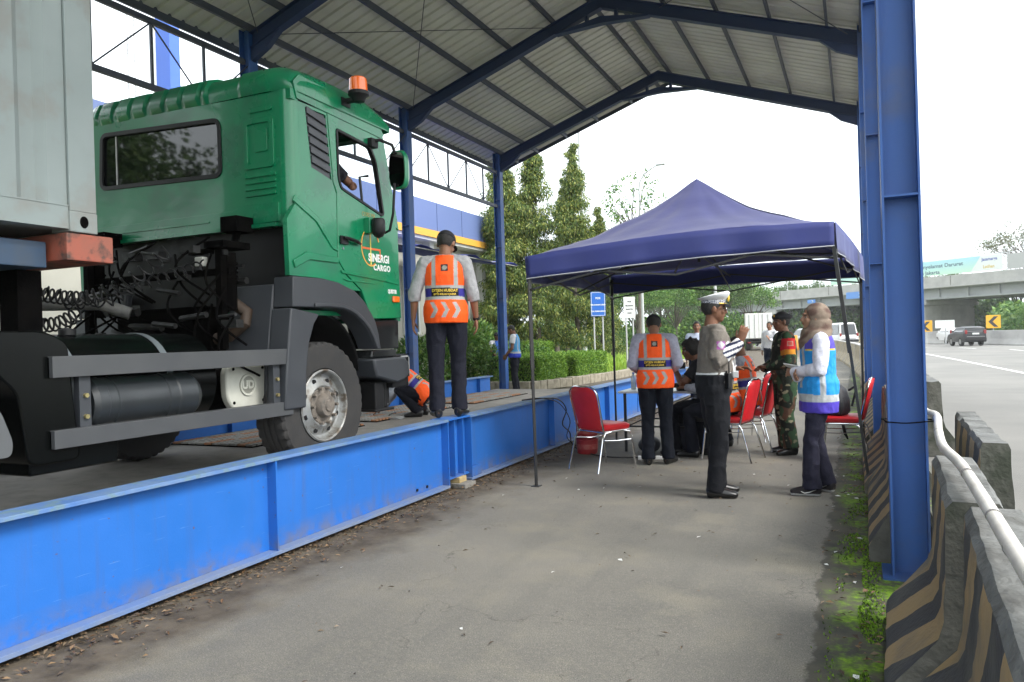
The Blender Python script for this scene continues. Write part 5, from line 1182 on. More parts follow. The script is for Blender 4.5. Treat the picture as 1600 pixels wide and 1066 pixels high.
py = thing('sign_pylon', 'tall blue pylon with a white edge rising beyond the shed eave', 'pylon', (-29.6, 26.4, 0)); q = MB(); q.box(-.45, .45, -.3, .3, 0, 17.5); q.build('blue_panel', mat('pylon blue', (.05, .13, .50)), py, smooth=0)
q = MB(); q.box(-.62, -.455, -.32, .32, 0, 17.6); q.build('white_edge', M_white, py, smooth=0)
def ladder_mast(): 
    t = thing('lattice_mast', 'thin lattice mast beside the blue pylon', 'mast', (-29.9, 24.6, 0)); q = MB()
    for x in (-.22, .22): q.tube([(x, 0, 0), (x, 0, 17)], .025, 5)
    for k in range(40): q.tube([(-.22, 0, .4*k+.3), (.22, 0, .4*k+.3)], .012, 4)
    q.build('ladder', M_steel, t)
ladder_mast()

# ================================================================== signs, lamps, masts
M_galv = mat('galvanised pole', (.42, .43, .43), None, rough=.5); M_sblue = mat('sign blue', (.02, .13, .50), None, rough=.4); M_swhite = mat('sign white', (.68, .70, .68), None, rough=.5); M_ink = mat('sign ink', (.03, .03, .04))
fr = Vector((.42, -.91, 0))      # signs face back along the lane
sx_ = Vector((.91, .42, 0))
def board(name, label, c, w, h, m, z0, lines, ink):
    t = thing(name, label, 'sign', (c[0], c[1], 0), math.atan2(sx_.y, sx_.x)); q = MB(); q.box(-w/2, w/2, -.015, .015, z0, z0+h); b_ = q.build('panel', m, t, smooth=0)
    for x in (-w*.3, w*.3):
        q = MB(); q.tube([(x, .04, -.1), (x, .04, z0+h*.9)], .03, 8); q.build('post', M_galv, t)
    for s, sz, zz in lines: text(s, sz, ink, 'lettering', b_, frame((0, -.017, zz), (1, 0, 0), (0, 0, 1)), bold=.004)
    return b_
b_ = board('blue_sign', 'blue road sign with white lettering on two white posts beyond the hedge', (-8.65, 26.83), .54, .9, M_sblue, 2.2, [('POS', .10, 2.86), ('PELAYANAN LALIN', .062, 2.62), ('TOL PURBALEUNYI', .062, 2.38)], M_swhite)
q = MB(); holed(q, rrect(-.25, .25, 2.22, 3.08, .03), [rrect(-.235, .235, 2.235, 3.065, .03)[::-1]], 1, -.018, -.0155); q.build('border', M_swhite, b_, smooth=0)
b_ = board('white_sign', 'white board sign with small grey lettering on two posts, right of the blue one', (-7.6, 27.3), .42, .78, M_swhite, 2.1, [('POS', .07, 2.7), ('PELAYANAN', .05, 2.55), ('JALAN TOL', .05, 2.42), ('24 JAM', .05, 2.28)], M_ink)
def lamp(label, x, y, h, arm):
    t = thing('street_lamp', label, 'street lamp', (x, y, 0), 0); q = MB(); q.tube([(0, 0, -.1), (0, 0, h*.5), (0, 0, h)], [.09, .075, .055], 10); q.build('pole', M_galv, t)
    if arm:
        q = MB(); q.tube([(0, 0, h), (arm*.05, 0, h+.45), (arm*.3, .0, h+.9), (arm*.75, 0, h+1.2), (arm, 0, h+1.33)], [.055, .05, .045, .04, .035], 8); q.build('arm', M_galv, t)
        q = MB(); q.box(arm-.1, arm+.45, -.12, .12, 1.33+h-.04, h+1.33+.06, M=None); q.build('lamp_head', M_galv, t, smooth=0, bevel=.03)
lamp('tall curved-arm street lamp rising above the tent roof', -8.0-3.6, 44.6, 10.2, 1.15)
lamp('plain grey lamp pole seen through the tent behind the curly-haired man', -6.1, 37.2, 4.8, 0)
t = thing('tall_mast', 'very tall thin mast behind the mast trees', 'mast', (-13.1, 38.2, 0)); q = MB(); q.tube([(0, 0, 0), (0, 0, 8), (0, 0, 17)], [.12, .09, .05], 8); q.build('pole', M_galv, t)
def chevron(label, x, y, z, s=1.0):
    t = thing('chevron_sign', label, 'sign', (x, y, 0), 0, 'yellow chevron signs on the highway'); q = MB(); w, h = .5*s, .52*s; q.box(-w, w, -.02, .02, z-h, z+h); b_ = q.build('panel', mat('chevron yellow', (.72, .38, .02)), t, smooth=0, bevel=.01)
    q = MB(); q.prism([(-.34*s, z), (.05*s, z+.42*s), (.34*s, z+.42*s), (-.05*s, z), (.34*s, z-.42*s), (.05*s, z-.42*s)], 1, -.03, -.0205); q.build('chevron', M_ink, b_, smooth=0)
    q = MB(); q.tube([(0, .05, 0), (0, .05, z-h*.5)], .04, 8); q.build('post', M_galv, t)
chevron('yellow sign with a black chevron behind the far barrier, right of the black car', 9.95, 70.8, 1.75)
chevron('yellow sign with a black chevron on the overpass pier, beside the blue column', 5.35, 72.2, 1.55, .9)
t = thing('road_sign', 'white sign board seen from behind over the far barrier', 'sign', (6.7, 71.5, 0)); q = MB(); q.box(-.75, .65, -.02, .02, 1.35, 2.0); q.build('panel', M_swhite, t, smooth=0); q = MB(); q.tube([(0, .05, 0), (0, .05, 1.9)], .05, 6); q.build('post', M_galv, t)

# ================================================================== overpass
A_ = Vector((-12.7, 123, 0)); B_ = Vector((17, 98.6, 0)); dv = (B_-A_).normalized(); nv = Vector((-dv.y, dv.x, 0))
ovp = thing('highway_overpass', 'grey concrete overpass with a long banner on its railing crossing the highway', 'overpass', tuple(B_), math.atan2(dv.y, dv.x))
q = MB(); q.box(-62, 45, 0, .35, 6.35, 7.6); q.box(-62, 45, 11, 11.35, 6.35, 7.6); q.box(-62, 45, -.12, 11.5, 6.22, 6.35); q.build('parapet', M_conc_l, ovp, smooth=0)
q = MB()
for k in range(0, 13): q.box(-62+8.9*k, -61.9+8.9*k, -.02, 0, 6.4, 7.55)
q.build('parapet_joint', M_conc, ovp, smooth=0)
M_gird = mat('grey girder', (.33, .34, .34), (.27, .28, .28), .6, .8)
for yy in (.9, 4, 7.2, 10.3):
    q = MB(); q.box(-62, 45, yy-.05, yy+.05, 5.05, 6.2); q.box(-62, 45, yy-.35, yy+.35, 4.88, 5.05); q.box(-62, 45, yy-.4, yy+.4, 6.1, 6.22)
    if yy < 1:
        for k in range(30): q.box(-61+3.6*k, -60.8+3.6*k, yy-.3, yy-.05, 5.05, 6.1)
    q.build('girder', M_gird, ovp, smooth=0)
for x in (-13.4, -38, 22):
    q = MB(); q.box(x-.9, x+.9, .8, 10.6, -.1, 4.6); q.box(x-1.3, x+1.3, .4, 11, 4.25, 4.86); q.build('pier', M_conc_l, ovp, smooth=0)
q = MB(); q.box(-62, 45, .1, .16, 9.55, 9.62)
for k in range(55): q.box(-62+2*k, -61.94+2*k, .1, .16, 7.6, 9.6)
q.box(-62, 45, .11, .14, 8.2, 8.24); q.build('railing', M_galv, ovp, smooth=0)
m = bpy.data.materials.new('banner print'); m.use_nodes = True; nt = m.node_tree; p = nt.nodes['Principled BSDF']; tc = node(nt, 'ShaderNodeTexCoord'); sp = node(nt, 'ShaderNodeSeparateXYZ'); nt.links.new(tc.outputs['Generated'], sp.inputs[0]); r = node(nt, 'ShaderNodeValToRGB')
r.color_ramp.elements[0].color = (.36, .62, .70, 1); r.color_ramp.elements[1].color = (.55, .72, .55, 1); nt.links.new(sp.outputs[2], r.inputs[0]); r.color_ramp.elements[0].color, r.color_ramp.elements[1].color = (.5, .7, .55, 1), (.36, .62, .72, 1); nt.links.new(r.outputs[0], p.inputs['Base Color'])
bn = thing('banner', 'long pale blue banner with dark lettering tied to the overpass railing', 'banner', tuple(B_), math.atan2(dv.y, dv.x))
q = MB(); q.prism([(-26, 7.75), (-6.1, 7.75), (-4.9, 9.5), (-26, 9.5)], 1, .03, .07); q.build('printed_cloth', m, bn, smooth=0)
q = MB(); q.prism([(-6.08, 7.75), (-2.4, 7.75), (-2.4, 9.5), (-4.88, 9.5)], 1, .03, .07); q.build('logo_panel', M_swhite, bn, smooth=0)
q = MB(); q.box(1.9, 2.1, .02, .06, 7.6, 9.5); q.box(-1.9, 1.9, .05, .07, 7.7, 9.4); q.build('side_screen', mat('grey screen', (.4, .4, .39)), bn, smooth=0)
M_bt = mat('banner ink', (.08, .13, .17))
text('Jalur Penyelamat Darurat', .62, M_bt, 'lettering', bn, frame((-10.6, .026, 8.85), (1, 0, 0), (0, 0, 1)), bold=.012, sx=1.15, ext=.003)
text('Arah Jakarta', .62, M_bt, 'lettering', bn, frame((-11.6, .026, 8.1), (1, 0, 0), (0, 0, 1)), bold=.012, sx=1.1, ext=.003)
text('Jasamarga', .5, mat('banner blue ink', (.04, .08, .35)), 'lettering', bn, frame((-3.9, .026, 9.05), (1, 0, 0), (0, 0, 1)), bold=.01, ext=.003, sx=.9)
text('Latihan', .5, mat('banner gold ink', (.55, .38, .05)), 'lettering', bn, frame((-4.0, .026, 8.2), (1, 0, 0), (0, 0, 1)), bold=.01, ext=.003, sx=.9)
for (xx, zz, w, h, lb) in ((-13.5, 4.75, 1.3, 1.2, 'small blue road sign hung under the overpass beside the pier'), (-21.5, 6.1, 3.4, .9, 'blue road sign with a white arrow fixed to the overpass above the soldier'), (-29.2, 5.7, 1.4, .5, 'small blue plate on the overpass girder left of the headscarf')):
    t = thing('road_sign', lb, 'sign', tuple(B_), math.atan2(dv.y, dv.x)); q = MB(); q.box(xx-w/2, xx+w/2, -.3, -.22, zz-h/2, zz+h/2); pn = q.build('panel', mat('hazy sign blue', (.10, .25, .60)), t, smooth=0); q = MB(); q.tube([(xx+w*.1, -.32, zz+h*.3), (xx+w*.25, -.32, zz), (xx+w*.1, -.32, zz-h*.3)], .05, 4); q.build('arrow', M_swhite, pn)
    q = MB(); q.box(xx-.05, xx+.05, -.22, .9, zz+h*.2, zz+h*.3); q.build('bracket', M_galv, t, smooth=0)
# far highway barrier
for i in range(len(RB)-1):
    if RB[i][1] < 15: continue
    a = Vector(RB[i]); b_ = Vector(RB[i+1]); d = b_-a; L_ = d.length; n = max(1, int(L_/6))
    for k in range(n):
        c0 = a.lerp(b_, k/n); c1 = a.lerp(b_, (k+1)/n); c = (c0+c1)/2; l2 = (c1-c0).length-.04
        st = (c.y > 74)
        o = jersey('concrete barrier segment along the far side of the highway' if not st else 'orange striped barrier segment in the far bend of the highway', c.x, c.y-l2/2, c.y+l2/2, math.atan2(-d.x, d.y), far=True, h=1.08, striped=st, group='barriers along the far side of the highway')

# ================================================================== vehicles far off
M_tyre = M_rubber; M_cgl = mat('car glass', (.02, .025, .028), None, rough=.05, coat=.5); M_tail = mat('tail lamp', (.22, .015, .015), None, rough=.2)
def car(name, label, x, y, rz, paint, L_=4.4, Wd=1.72, Hh=1.72, cat='car'):
    """faces +Y"""
    t = thing(name, label, cat, (x, y, 0), rz); h = L_/2; w = Wd/2
    lowp = [(-h, .38), (-h+.04, .95), (-h+.12, 1.0), (h-1.1, 1.02), (h-.25, .85), (h, .6), (h-.03, .28), (-h+.06, .28)]
    q = MB(); rings = []
    for xx, k in ((-w, .94), (-w+.05, 1), (w-.05, 1), (w, .94)): rings.append([(xx, p_[0]*k, .28+(p_[1]-.28)*(1 if k == 1 else .96)) for p_ in lowp])
    q.loft(rings); rings = []
    for z, y0, y1, ww in ((.98, -h+.06, h-1.0, w-.04), (1.35, -h+.16, h-1.45, w-.12), (Hh-.08, -h+.32, h-1.95, w-.19), (Hh, -h+.55, h-2.25, w-.28)): rings.append([(-ww, y0, z), (ww, y0, z), (ww, y1, z), (-ww, y1, z)])
    q.loft(rings); q.build('body', paint, t, smooth=30, bevel=.05)
    q = MB(); q.add([(-w+.20, -h+.075, 1.02), (w-.20, -h+.075, 1.02), (w-.27, -h+.27, Hh-.14), (-w+.27, -h+.27, Hh-.14)], [(0, 1, 2, 3)])
    q.v = [(v[0], v[1]-.03, v[2]) for v in q.v]; q.build('rear_window', M_cgl, t, smooth=0)
    for s in (-1, 1):
        q = MB(); q.add([(s*(w-.035), -h+.35, 1.04), (s*(w-.035), h-1.25, 1.04), (s*(w-.165), h-1.9, Hh-.16), (s*(w-.165), -h+.5, Hh-.16)], [(0, 1, 2, 3)]); q.v = [(v[0]+s*.02, v[1], v[2]) for v in q.v]; q.build('side_window', M_cgl, t, smooth=0)
        q = MB(); q.box((w-.20) if s > 0 else -w+.04, (w-.04) if s > 0 else -(w-.20), -h-.012, -h+.1, .88, 1.16); q.build('tail_lamp', M_tail, t, smooth=0, bevel=.02)
        q = MB(); q.box(s*w if s > 0 else -w-.16, w+.16 if s > 0 else -w, h-1.5, h-1.4, 1.0, 1.13); q.build('side_mirror', paint, t, smooth=0, bevel=.03)
        for yy in (-h+.85, h-.85):
            q = MB(); revolve(q, [(0, -.1), (.3, -.1), (.32, -.07), (.32, .07), (.3, .1), (0, .1)], (0, 0, 0), 0, 24); wh = q.build('wheel', M_tyre, t, smooth=30, loc=(s*(w-.1), yy, .32)); q = MB(); revolve(q, [(0, s*.105), (.19, s*.105), (.2, s*.095), (.19, s*.09)], (0, 0, 0), 0, 16); q.build('rim', M_steel, wh)
    q = MB(); q.box(-.22, .22, -h-.02, -h+.02, .84, .95); q.build('number_plate', M_swhite, t, smooth=0); q = MB(); q.box(-w+.05, w-.05, -h-.06, -h+.1, .36, .6); q.build('rear_bumper', M_black, t, smooth=0, bevel=.04); q = MB(); q.box(-.6, .6, -h-.03, -h+.02, .66, .70); q.build('chrome_strip', M_chrome, t, smooth=0)
    return t
car('black_car', 'black people carrier driving away on the highway, seen from behind', 7.45, 65.4, R(14), mat('black car paint', (.012, .014, .016), None, rough=.35, coat=.1), L_=3.4, Wd=1.5, Hh=1.42)
car('white_car', 'white car ahead of the black one, half hidden behind it', 7.2, 73.5, R(16), mat('white car paint', (.7, .7, .7), None, rough=.2, coat=.6), L_=3.4, Wd=1.4, Hh=1.35)
car('white_car', 'white van-like car on the highway seen between the tent legs', -1.4, 76, R(22), mat('white car paint', (.72, .72, .72), None, rough=.2, coat=.6), Hh=2.1)
car('silver_car', 'silver car on the highway right behind the headscarf', -4.6, 80, R(25), mat('silver car paint', (.45, .46, .47), None, rough=.2, coat=.6))
car('white_car', 'white car far down the bend, left of the silver one', -8.6, 86, R(30), mat('white car paint', (.65, .66, .66), None, rough=.2, coat=.6))
bt = thing('box_truck', 'white box truck parked on the lane, its rear doors towards the tent', 'truck', (-7.1, 63.5, 0), R(8))
q = MB(); q.box(-1.05, 1.05, 0, 4.6, .95, 3.0); bx = q.build('cargo_box', mat('worn white box', (.55, .54, .50), (.42, .41, .38), 2, .6), bt, smooth=0, bevel=.03)
for s in (-1, 1):
    q = MB(); q.box(min(s*.02, s*1.0), max(s*.02, s*1.0), -.03, 0, 1.0, 2.93); dr = q.build('rear_door', M_white, bx, smooth=0, bevel=.01)
    for xx in (.3, .72):
        q = MB(); q.tube([(s*xx, -.05, 1.02), (s*xx, -.05, 2.9)], .018, 6); o = q.build('lock_rod', M_steel, bx)
q = MB(); q.box(-.9, .9, -.02, 4.6, .75, .93); q.box(-1.0, 1.0, -.08, .05, .55, .72); q.build('chassis', M_dark, bt, smooth=0)
q = MB(); q.prism([(4.7, .5), (4.7, 2.5), (5.8, 2.4), (6.3, 1.5), (6.35, .5)], 0, -1, 1); q.build('cab', mat('truck cab cream', (.45, .44, .40)), bt, smooth=0, bevel=.08)
for s in (-1, 1):
    for yy in (.9, 5.3):
        q = MB(); revolve(q, [(0, -.16), (.38, -.16), (.42, -.1), (.42, .1), (.38, .16), (0, .16)], (0, 0, 0), 0, 20); q.build('wheel', M_tyre, bt, loc=(s*.82, yy, .42))
    q = MB(); q.box(s*.75-.13, s*.75+.13, -.1, -.05, .6, .7); q.build('tail_lamp', M_tail, bt, smooth=0)
t = thing('orange_water_barrier', 'orange plastic road barrier standing right of the box truck', 'barrier', (-5.4, 60, 0), R(8)); q = MB(); q.loft([[(w*x, d*y, z) for x, y in rrect(-1, 1, -1, 1, .2, 2)] for z, w, d in ((0, .45, .3), (.3, .45, .28), (.9, .4, .13), (1.15, .38, .1))]); q.build('barrier_body', mat('orange plastic', (.65, .28, .03)), t, smooth=30)
t = thing('orange_water_barrier', 'second orange road barrier, behind the soldier\'s back', 'barrier', (-4.5, 62, 0), R(8)); q = MB(); q.loft([[(w*x, d*y, z) for x, y in rrect(-1, 1, -1, 1, .2, 2)] for z, w, d in ((0, .45, .3), (.3, .45, .28), (.9, .4, .13), (1.15, .38, .1))]); q.build('barrier_body', mat('orange plastic', (.65, .28, .03)), t, smooth=30)
# ================================================================== people
from mathutils.bvhtree import BVHTree
V = Vector
def tmesh(mb, vox, it):
    o = mb.build('tmp', [], None, smooth=0)
    r = o.modifiers.new('r', 'REMESH'); r.mode = 'VOXEL'; r.voxel_size = vox; r.adaptivity = 0
    s = o.modifiers.new('s', 'SMOOTH'); s.factor = .5; s.iterations = it
    me = bpy.data.meshes.new_from_object(o.evaluated_get(bpy.context.evaluated_depsgraph_get())); me0 = o.data; bpy.data.objects.remove(o); bpy.data.meshes.remove(me0); return me
def solid(mb, name, mtl, parent, vox=.008, it=4, col=None, fold=0, fs=9, zmin=None):
    me = tmesh(mb, vox, it); n = len(me.vertices)
    if fold:
        nr = [v.normal.copy() for v in me.vertices]; off = V((hash(name) % 17, parent.location.x*3, parent.location.y*5))
        for v, q in zip(me.vertices, nr):
            p = v.co; d = noise.noise(V((p.x*fs, p.y*fs, p.z*fs*.75))+off)+.5*noise.noise(V((p.x*fs*2.3, p.y*fs*2.3, p.z*fs*1.8))+off)
            d = max(1-2.2*abs(d), -.25); v.co = p+q*fold*d*.6
    if zmin is not None:
        for v in me.vertices:
            if v.co.z < zmin: v.co.z = zmin
    if col:
        a = me.color_attributes.new('Col', 'FLOAT_COLOR', 'POINT'); buf = []
        for v in me.vertices: c = col(v.co); buf += [c[0], c[1], c[2], 1]
        a.data.foreach_set('color', buf)
    me.materials.clear(); me.materials.append(mtl); me.polygons.foreach_set('use_smooth', [True]*len(me.polygons)); me.update()
    o = bpy.data.objects.new(name, me); COL.objects.link(o); o.parent = parent; return o
M_skin = vcmat('skin', .55, .06, 30, .1, 120, .35); M_cloth = vcmat('cloth', .85, .12, 30, .35, 90, .2); M_vest = vcmat('safety vest cloth', .65, .06, 20, .25, 60, .25)
M_hair = mat('black hair', (.010, .009, .008), (.02, .017, .014), 40, .6, bump=.8, bsc=120); M_cap = mat('black cap', (.012, .012, .015), (.018, .018, .022), 20, .8, bump=.3); M_shoe = mat('black shoe leather', (.010, .010, .010), None, rough=.28)
G_REF = (.36, .36, .35)
def SK(t): return {'a': (.235, .115, .068), 'b': (.17, .078, .045), 'c': (.30, .165, .105)}[t]
def hand(mb, w, d, pn, side, curl=.35, s=1.0, thumb=1):
    """w wrist, d along the palm, pn normal of the palm face; side +1 puts the thumb at d x pn"""
    w = V(w); d = V(d).normalized(); pn = V(pn); pn = (pn-d*pn.dot(d)).normalized(); lat = d.cross(pn)*side
    mb.limb([(w-d*.02, .024, .019), (w+d*.02*s, .030*s, .017), (w+d*.055*s, .040*s, .016), (w+d*.088*s, .039*s, .013), (w+d*.098*s, .034*s, .010)], 12, side=lat)
    for k, (off, ln) in enumerate(((.029, .068), (.010, .076), (-.010, .071), (-.029, .056))):
        p = w+d*.086*s+lat*off*s; dd = (d+lat*off*4.5).normalized(); pts = [(p-d*.012, .0095*s, .0095*s)]; c = curl*(1+.12*k)
        for j, f in enumerate((.44, .31, .25)):
            ang = c*(.55, 1.0, .8)[j]; dd = (dd*math.cos(ang)+pn*math.sin(ang)).normalized(); 
            if j == 0: pts.append((p, .0095*s, .0095*s))
            p = p+dd*ln*f*s; pts.append((p, (.009, .0085, .0065)[j]*s, (.009, .0085, .0065)[j]*s))
        mb.limb(pts, 8, side=lat)
    p = w+d*.028*s+lat*.024*s; dd = (d*.55+lat*.75+pn*.35).normalized(); q = p+dd*.036*s; dd2 = (d*.9+lat*.25+pn*(.25+curl*.5)).normalized(); r_ = q+dd2*.030*s
    mb.limb([(p-dd*.012, .014*s, .014*s), (p+dd*.01, .0125*s, .0125*s), (q, .0105*s, .0105*s), (r_, .0095*s, .0095*s), (r_+dd2*.022*s, .007*s, .007*s)], 8)
DEF = dict(pel=(0, 0, .93), wai=(0, -.005, 1.08), che=(0, .0, 1.28), neck=(0, -.01, 1.455), head=(0, .012, 1.60), yaw=0, pit=0,
           shL=(-.178, 0, 1.405), shR=(.178, 0, 1.405), elL=(-.225, -.035, 1.125), elR=(.225, -.035, 1.125), wrL=(-.235, .03, .885), wrR=(.235, .03, .885),
           hdL=(-.02, .12, -1), hdR=(.02, .12, -1), pnL=(1, 0, 0), pnR=(-1, 0, 0), cuL=.35, cuR=.35,
           hipL=(-.092, 0, .90), hipR=(.092, 0, .90), knL=(-.10, .02, .49), knR=(.10, .02, .49), anL=(-.105, -.02, .085), anR=(.105, -.02, .085), ftL=(-.12, 1, 0), ftR=(.12, 1, 0))
class Person:
    def __init__(s, label, loc, rz, pose=None, sc=1.0, skin='a', vox=.008, build=1.0, belly=0, name='person', group=None):
        s.J = dict(DEF); s.J.update(pose or {}); s.root = thing(name, label, 'person', loc, rz, group); s.root.scale = (sc,)*3
        s.vox = vox; s.skin = SK(skin); s.b = build; s.belly = belly
        for k in s.J:
            if isinstance(s.J[k], tuple): s.J[k] = V(s.J[k])
        J = s.J; side = (J['shR']-J['shL']).normalized(); up = (J['neck']-J['pel']).normalized(); side = (side-up*side.dot(up)).normalized(); fw = up.cross(side)
        s.T = Matrix((side, fw, up)).transposed().to_4x4(); s.T.translation = J['pel']; s.Ti = s.T.inverted(); s.side = side; s.fw = fw; s.up = up
        s.H = Matrix.Translation(J['head']) @ Matrix.Rotation(R(J['yaw']), 4, 'Z') @ Matrix.Rotation(R(J['pit']), 4, 'X'); s.Hi = s.H.inverted()
    def torso(s, mb, o=0, lo=-.08, hi=1, ob=None, neck=True, w=1.0):
        J = s.J; pel, wai, che, nk = J['pel'], J['wai'], J['che'], J['neck']; b = s.b; q = s.side; f = s.fw; be = s.belly; ob = o if ob is None else ob
        secs = [(pel+s.up*lo, .150*b+ob, .105*b+ob), (pel, .160*b+ob, .115*b+ob), (pel.lerp(wai, .5)+f*be*.5, .156*b+ob, .112*b+be*.5+ob), (wai+f*be*.6, .150*b+o, .106*b+be*.6+o), (wai.lerp(che, .5)+f*be*.3, .155*b+o, .108*b+be*.3+o), (che, .168*b*w+o, .112*b+o), (che.lerp(nk, .45), .165*b*w+o, .098*b+o), (che.lerp(nk, .72), .135*b*w+o, .082*b+o), (che.lerp(nk, .92), .085*b+o, .068*b+o), (nk+s.up*.012, .062*b+o, .060*b+o)]
        mb.limb(secs, 22, side=q)
    def shoulders(s, mb, o=0, k=1.0):
        J = s.J; 
        for a in ('L', 'R'):
            n = J['che'].lerp(J['neck'], .78); sh = n.lerp(J['sh'+a], k); mb.limb([(n, .06+o, .055+o), (n.lerp(sh, .6), .058+o, .055+o), (sh, .056+o, .056+o)], 12, side=s.fw); mb.ball(sh, .056+o, 12, 8)
    def arm(s, mb, a, o=0, end=1.0, ek=1.0):
        J = s.J; sh, el, wr = J['sh'+a], J['el'+a], J['wr'+a]; b = (s.b+1)/2
        secs = [(sh, .054*b+o, .054*b+o), (sh.lerp(el, .4), .050*b+o, .050*b+o), (sh.lerp(el, .85), .043*b+o, .043*b+o)]
        if end > .5:
            secs += [(el, .043*b+o*ek, .043*b+o*ek), (el.lerp(wr, .3), .041*b+o, .039*b+o)]; t = (end-.5)*2
            if t > .5: secs += [(el.lerp(wr, .65), .033*b+o, .031*b+o)]
            secs += [(el.lerp(wr, t), .026+o, .024+o)] if t > .3 else []
        else: secs = secs[:2]+[(sh.lerp(el, end*2), .046*b+o*1.5, .046*b+o*1.5)]
        mb.limb(secs, 14, side=s.fw)
    def leg(s, mb, a, o=0, cuff=.0, lo=0):
        J = s.J; h, k, n = J['hip'+a], J['kn'+a], J['an'+a]; b = s.b
        mb.limb([(h+(h-k).normalized()*.05, .085*b+o, .09*b+o), (h, .090*b+o, .092*b+o), (h.lerp(k, .45), .078*b+o, .082*b+o), (h.lerp(k, .9), .058*b+o, .060*b+o), (k, .056*b+o, .058*b+o), (k.lerp(n, .3), .054*b+o, .058*b+o), (k.lerp(n, .7), .042+o+cuff*.6, .045+o+cuff*.6), (k.lerp(n, 1.0), .034+o+cuff, .038+o+cuff)]+([(n+(n-k).normalized()*lo, .034+o+cuff, .040+o+cuff)] if lo else []), 16, side=(1, 0, 0))
    def foot(s, mb, a, o=0):
        n = s.J['an'+a]; d = s.J['ft'+a].normalized(); up = V((0, 0, 1)) if abs(d.z) < .7 else V((0, 1, 0)); g = n-V((0, 0, .085))if abs(d.z) < .3 else n-V((0,0,.05))
        def P(t, h): return g+d*t+V((0, 0, h))
        mb.limb([(P(-.075, .045), .026+o, .035+o), (P(-.055, .048), .036+o, .048+o), (P(0, .050), .038+o, .050+o), (P(.06, .042), .044+o, .040+o), (P(.12, .034), .048+o, .032+o), (P(.165, .028), .040+o, .024+o), (P(.185, .026), .022+o, .016+o)], 14, side=(d.y, -d.x, 0))
        mb.limb([(n-V((0, 0, .05)), .036+o, .042+o), (n+V((0, 0, .04)), .034+o, .036+o)], 12)
    def head(s, mb):
        H = s.H; J = s.J; h = lambda x, y, z: H @ V((x, y, z))
        mb.limb([(J['neck']-s.up*.06, .06, .06), (J['neck'], .056, .058), (J['neck'].lerp(h(0, -.015, -.05), .6), .052, .056), (h(0, -.012, -.03), .05, .055)], 14, side=s.side)
        M3 = H.to_3x3().to_4x4()
        mb.ball(h(0, -.012, .022), (.076, .094, .098), 20, 14, M=M3); mb.ball(h(0, .018, -.028), (.063, .070, .078), 18, 12, M=M3); mb.ball(h(0, .042, -.075), (.036, .040, .036), 14, 10, M=M3)
        mb.limb([(h(0, .078, .022), .008, .007), (h(0, .094, -.004), .012, .010), (h(0, .100, -.022), .016, .012), (h(0, .086, -.032), .014, .010)], 10, side=H.to_3x3() @ V((1, 0, 0)))
        mb.ball(h(0, .083, -.052), (.022, .010, .010), 10, 8, M=M3); mb.ball(h(0, .081, .032), (.05, .010, .010), 12, 8, M=M3)
        for k in (-1, 1): mb.ball(h(k*.078, -.012, -.002), (.010, .020, .032), 10, 8, M=M3 @ Matrix.Rotation(-k*.25, 4, 'Z')); mb.ball(h(k*.04, .062, -.018), (.022, .016, .020), 10, 8, M=M3)
    def body(s, feet=True):
        mb = MB(); s.torso(mb, -.012, w=.95); s.shoulders(mb, -.014); s.head(mb); J = s.J
        for a in ('L', 'R'):
            s.arm(mb, a, -.0); k = 1 if a == 'R' else -1; hand(mb, J['wr'+a], J['hd'+a], J['pn'+a], k*(-1 if J.get('flip'+a) else 1), J['cu'+a]); s.leg(mb, a, -.006)
            if feet: s.foot(mb, a, -.006)
        sk = s.skin; Hi = s.Hi; lip = (sk[0]*.75, sk[1]*.5, sk[2]*.5)
        def col(p):
            q = Hi @ p
            if q.z > -.13 and q.length < .16 and q.y > .055:
                ax = abs(q.x)
                if (ax-.031)**2/.013**2+(q.z-.006)**2/.006**2 < 1: return (.02, .015, .012) if (ax-.031)**2+(q.z-.006)**2 < .000036 else (.45, .42, .40)
                if (ax-.032)**2/.019**2+(q.z-.027)**2/.005**2 < 1: return (.012, .01, .009)
                if (ax-.031)**2/.02**2+(q.z-.008)**2/.013**2 < 1: return (sk[0]*.72, sk[1]*.7, sk[2]*.7)  # eye sockets: their shade is put into the skin colour
                if q.x**2/.023**2+(q.z+.052)**2/.009**2 < 1: return lip
            return sk
        o = solid(mb, 'body', M_skin, s.root, min(s.vox, .0062) if s.vox < .009 else s.vox*.8, 2, col)
        s.bodyo = o; return o
    def hair(s, kind='short'):
        mb = MB(); H = s.H; r = (.0815, .0995, .101) if kind != 'curly' else (.098, .115, .115); mb.ball((0, -.014, .030), r, 32, 22)
        vs = []
        for v in mb.v:
            p = V(v); 
            cut = p.y > .052 and p.z < .075 or (abs(p.x) > .04 and p.y > .03 and p.z < .02) or p.z < -.06
            if kind == 'short' and p.z < .01 and abs(p.x) > .06 and p.y > -.02: cut = True
            if cut: p = V((p.x*.80, p.y*.78, max(p.z, -.06)*.8))
            elif kind == 'curly': p *= 1+.20*noise.noise(p*45)+.08*noise.noise(p*90)
            else: p *= 1+.02*noise.noise(p*40)
            vs.append(H @ p)
        mb.v = vs; return mb.build('hair', M_hair, s.root, smooth=180)
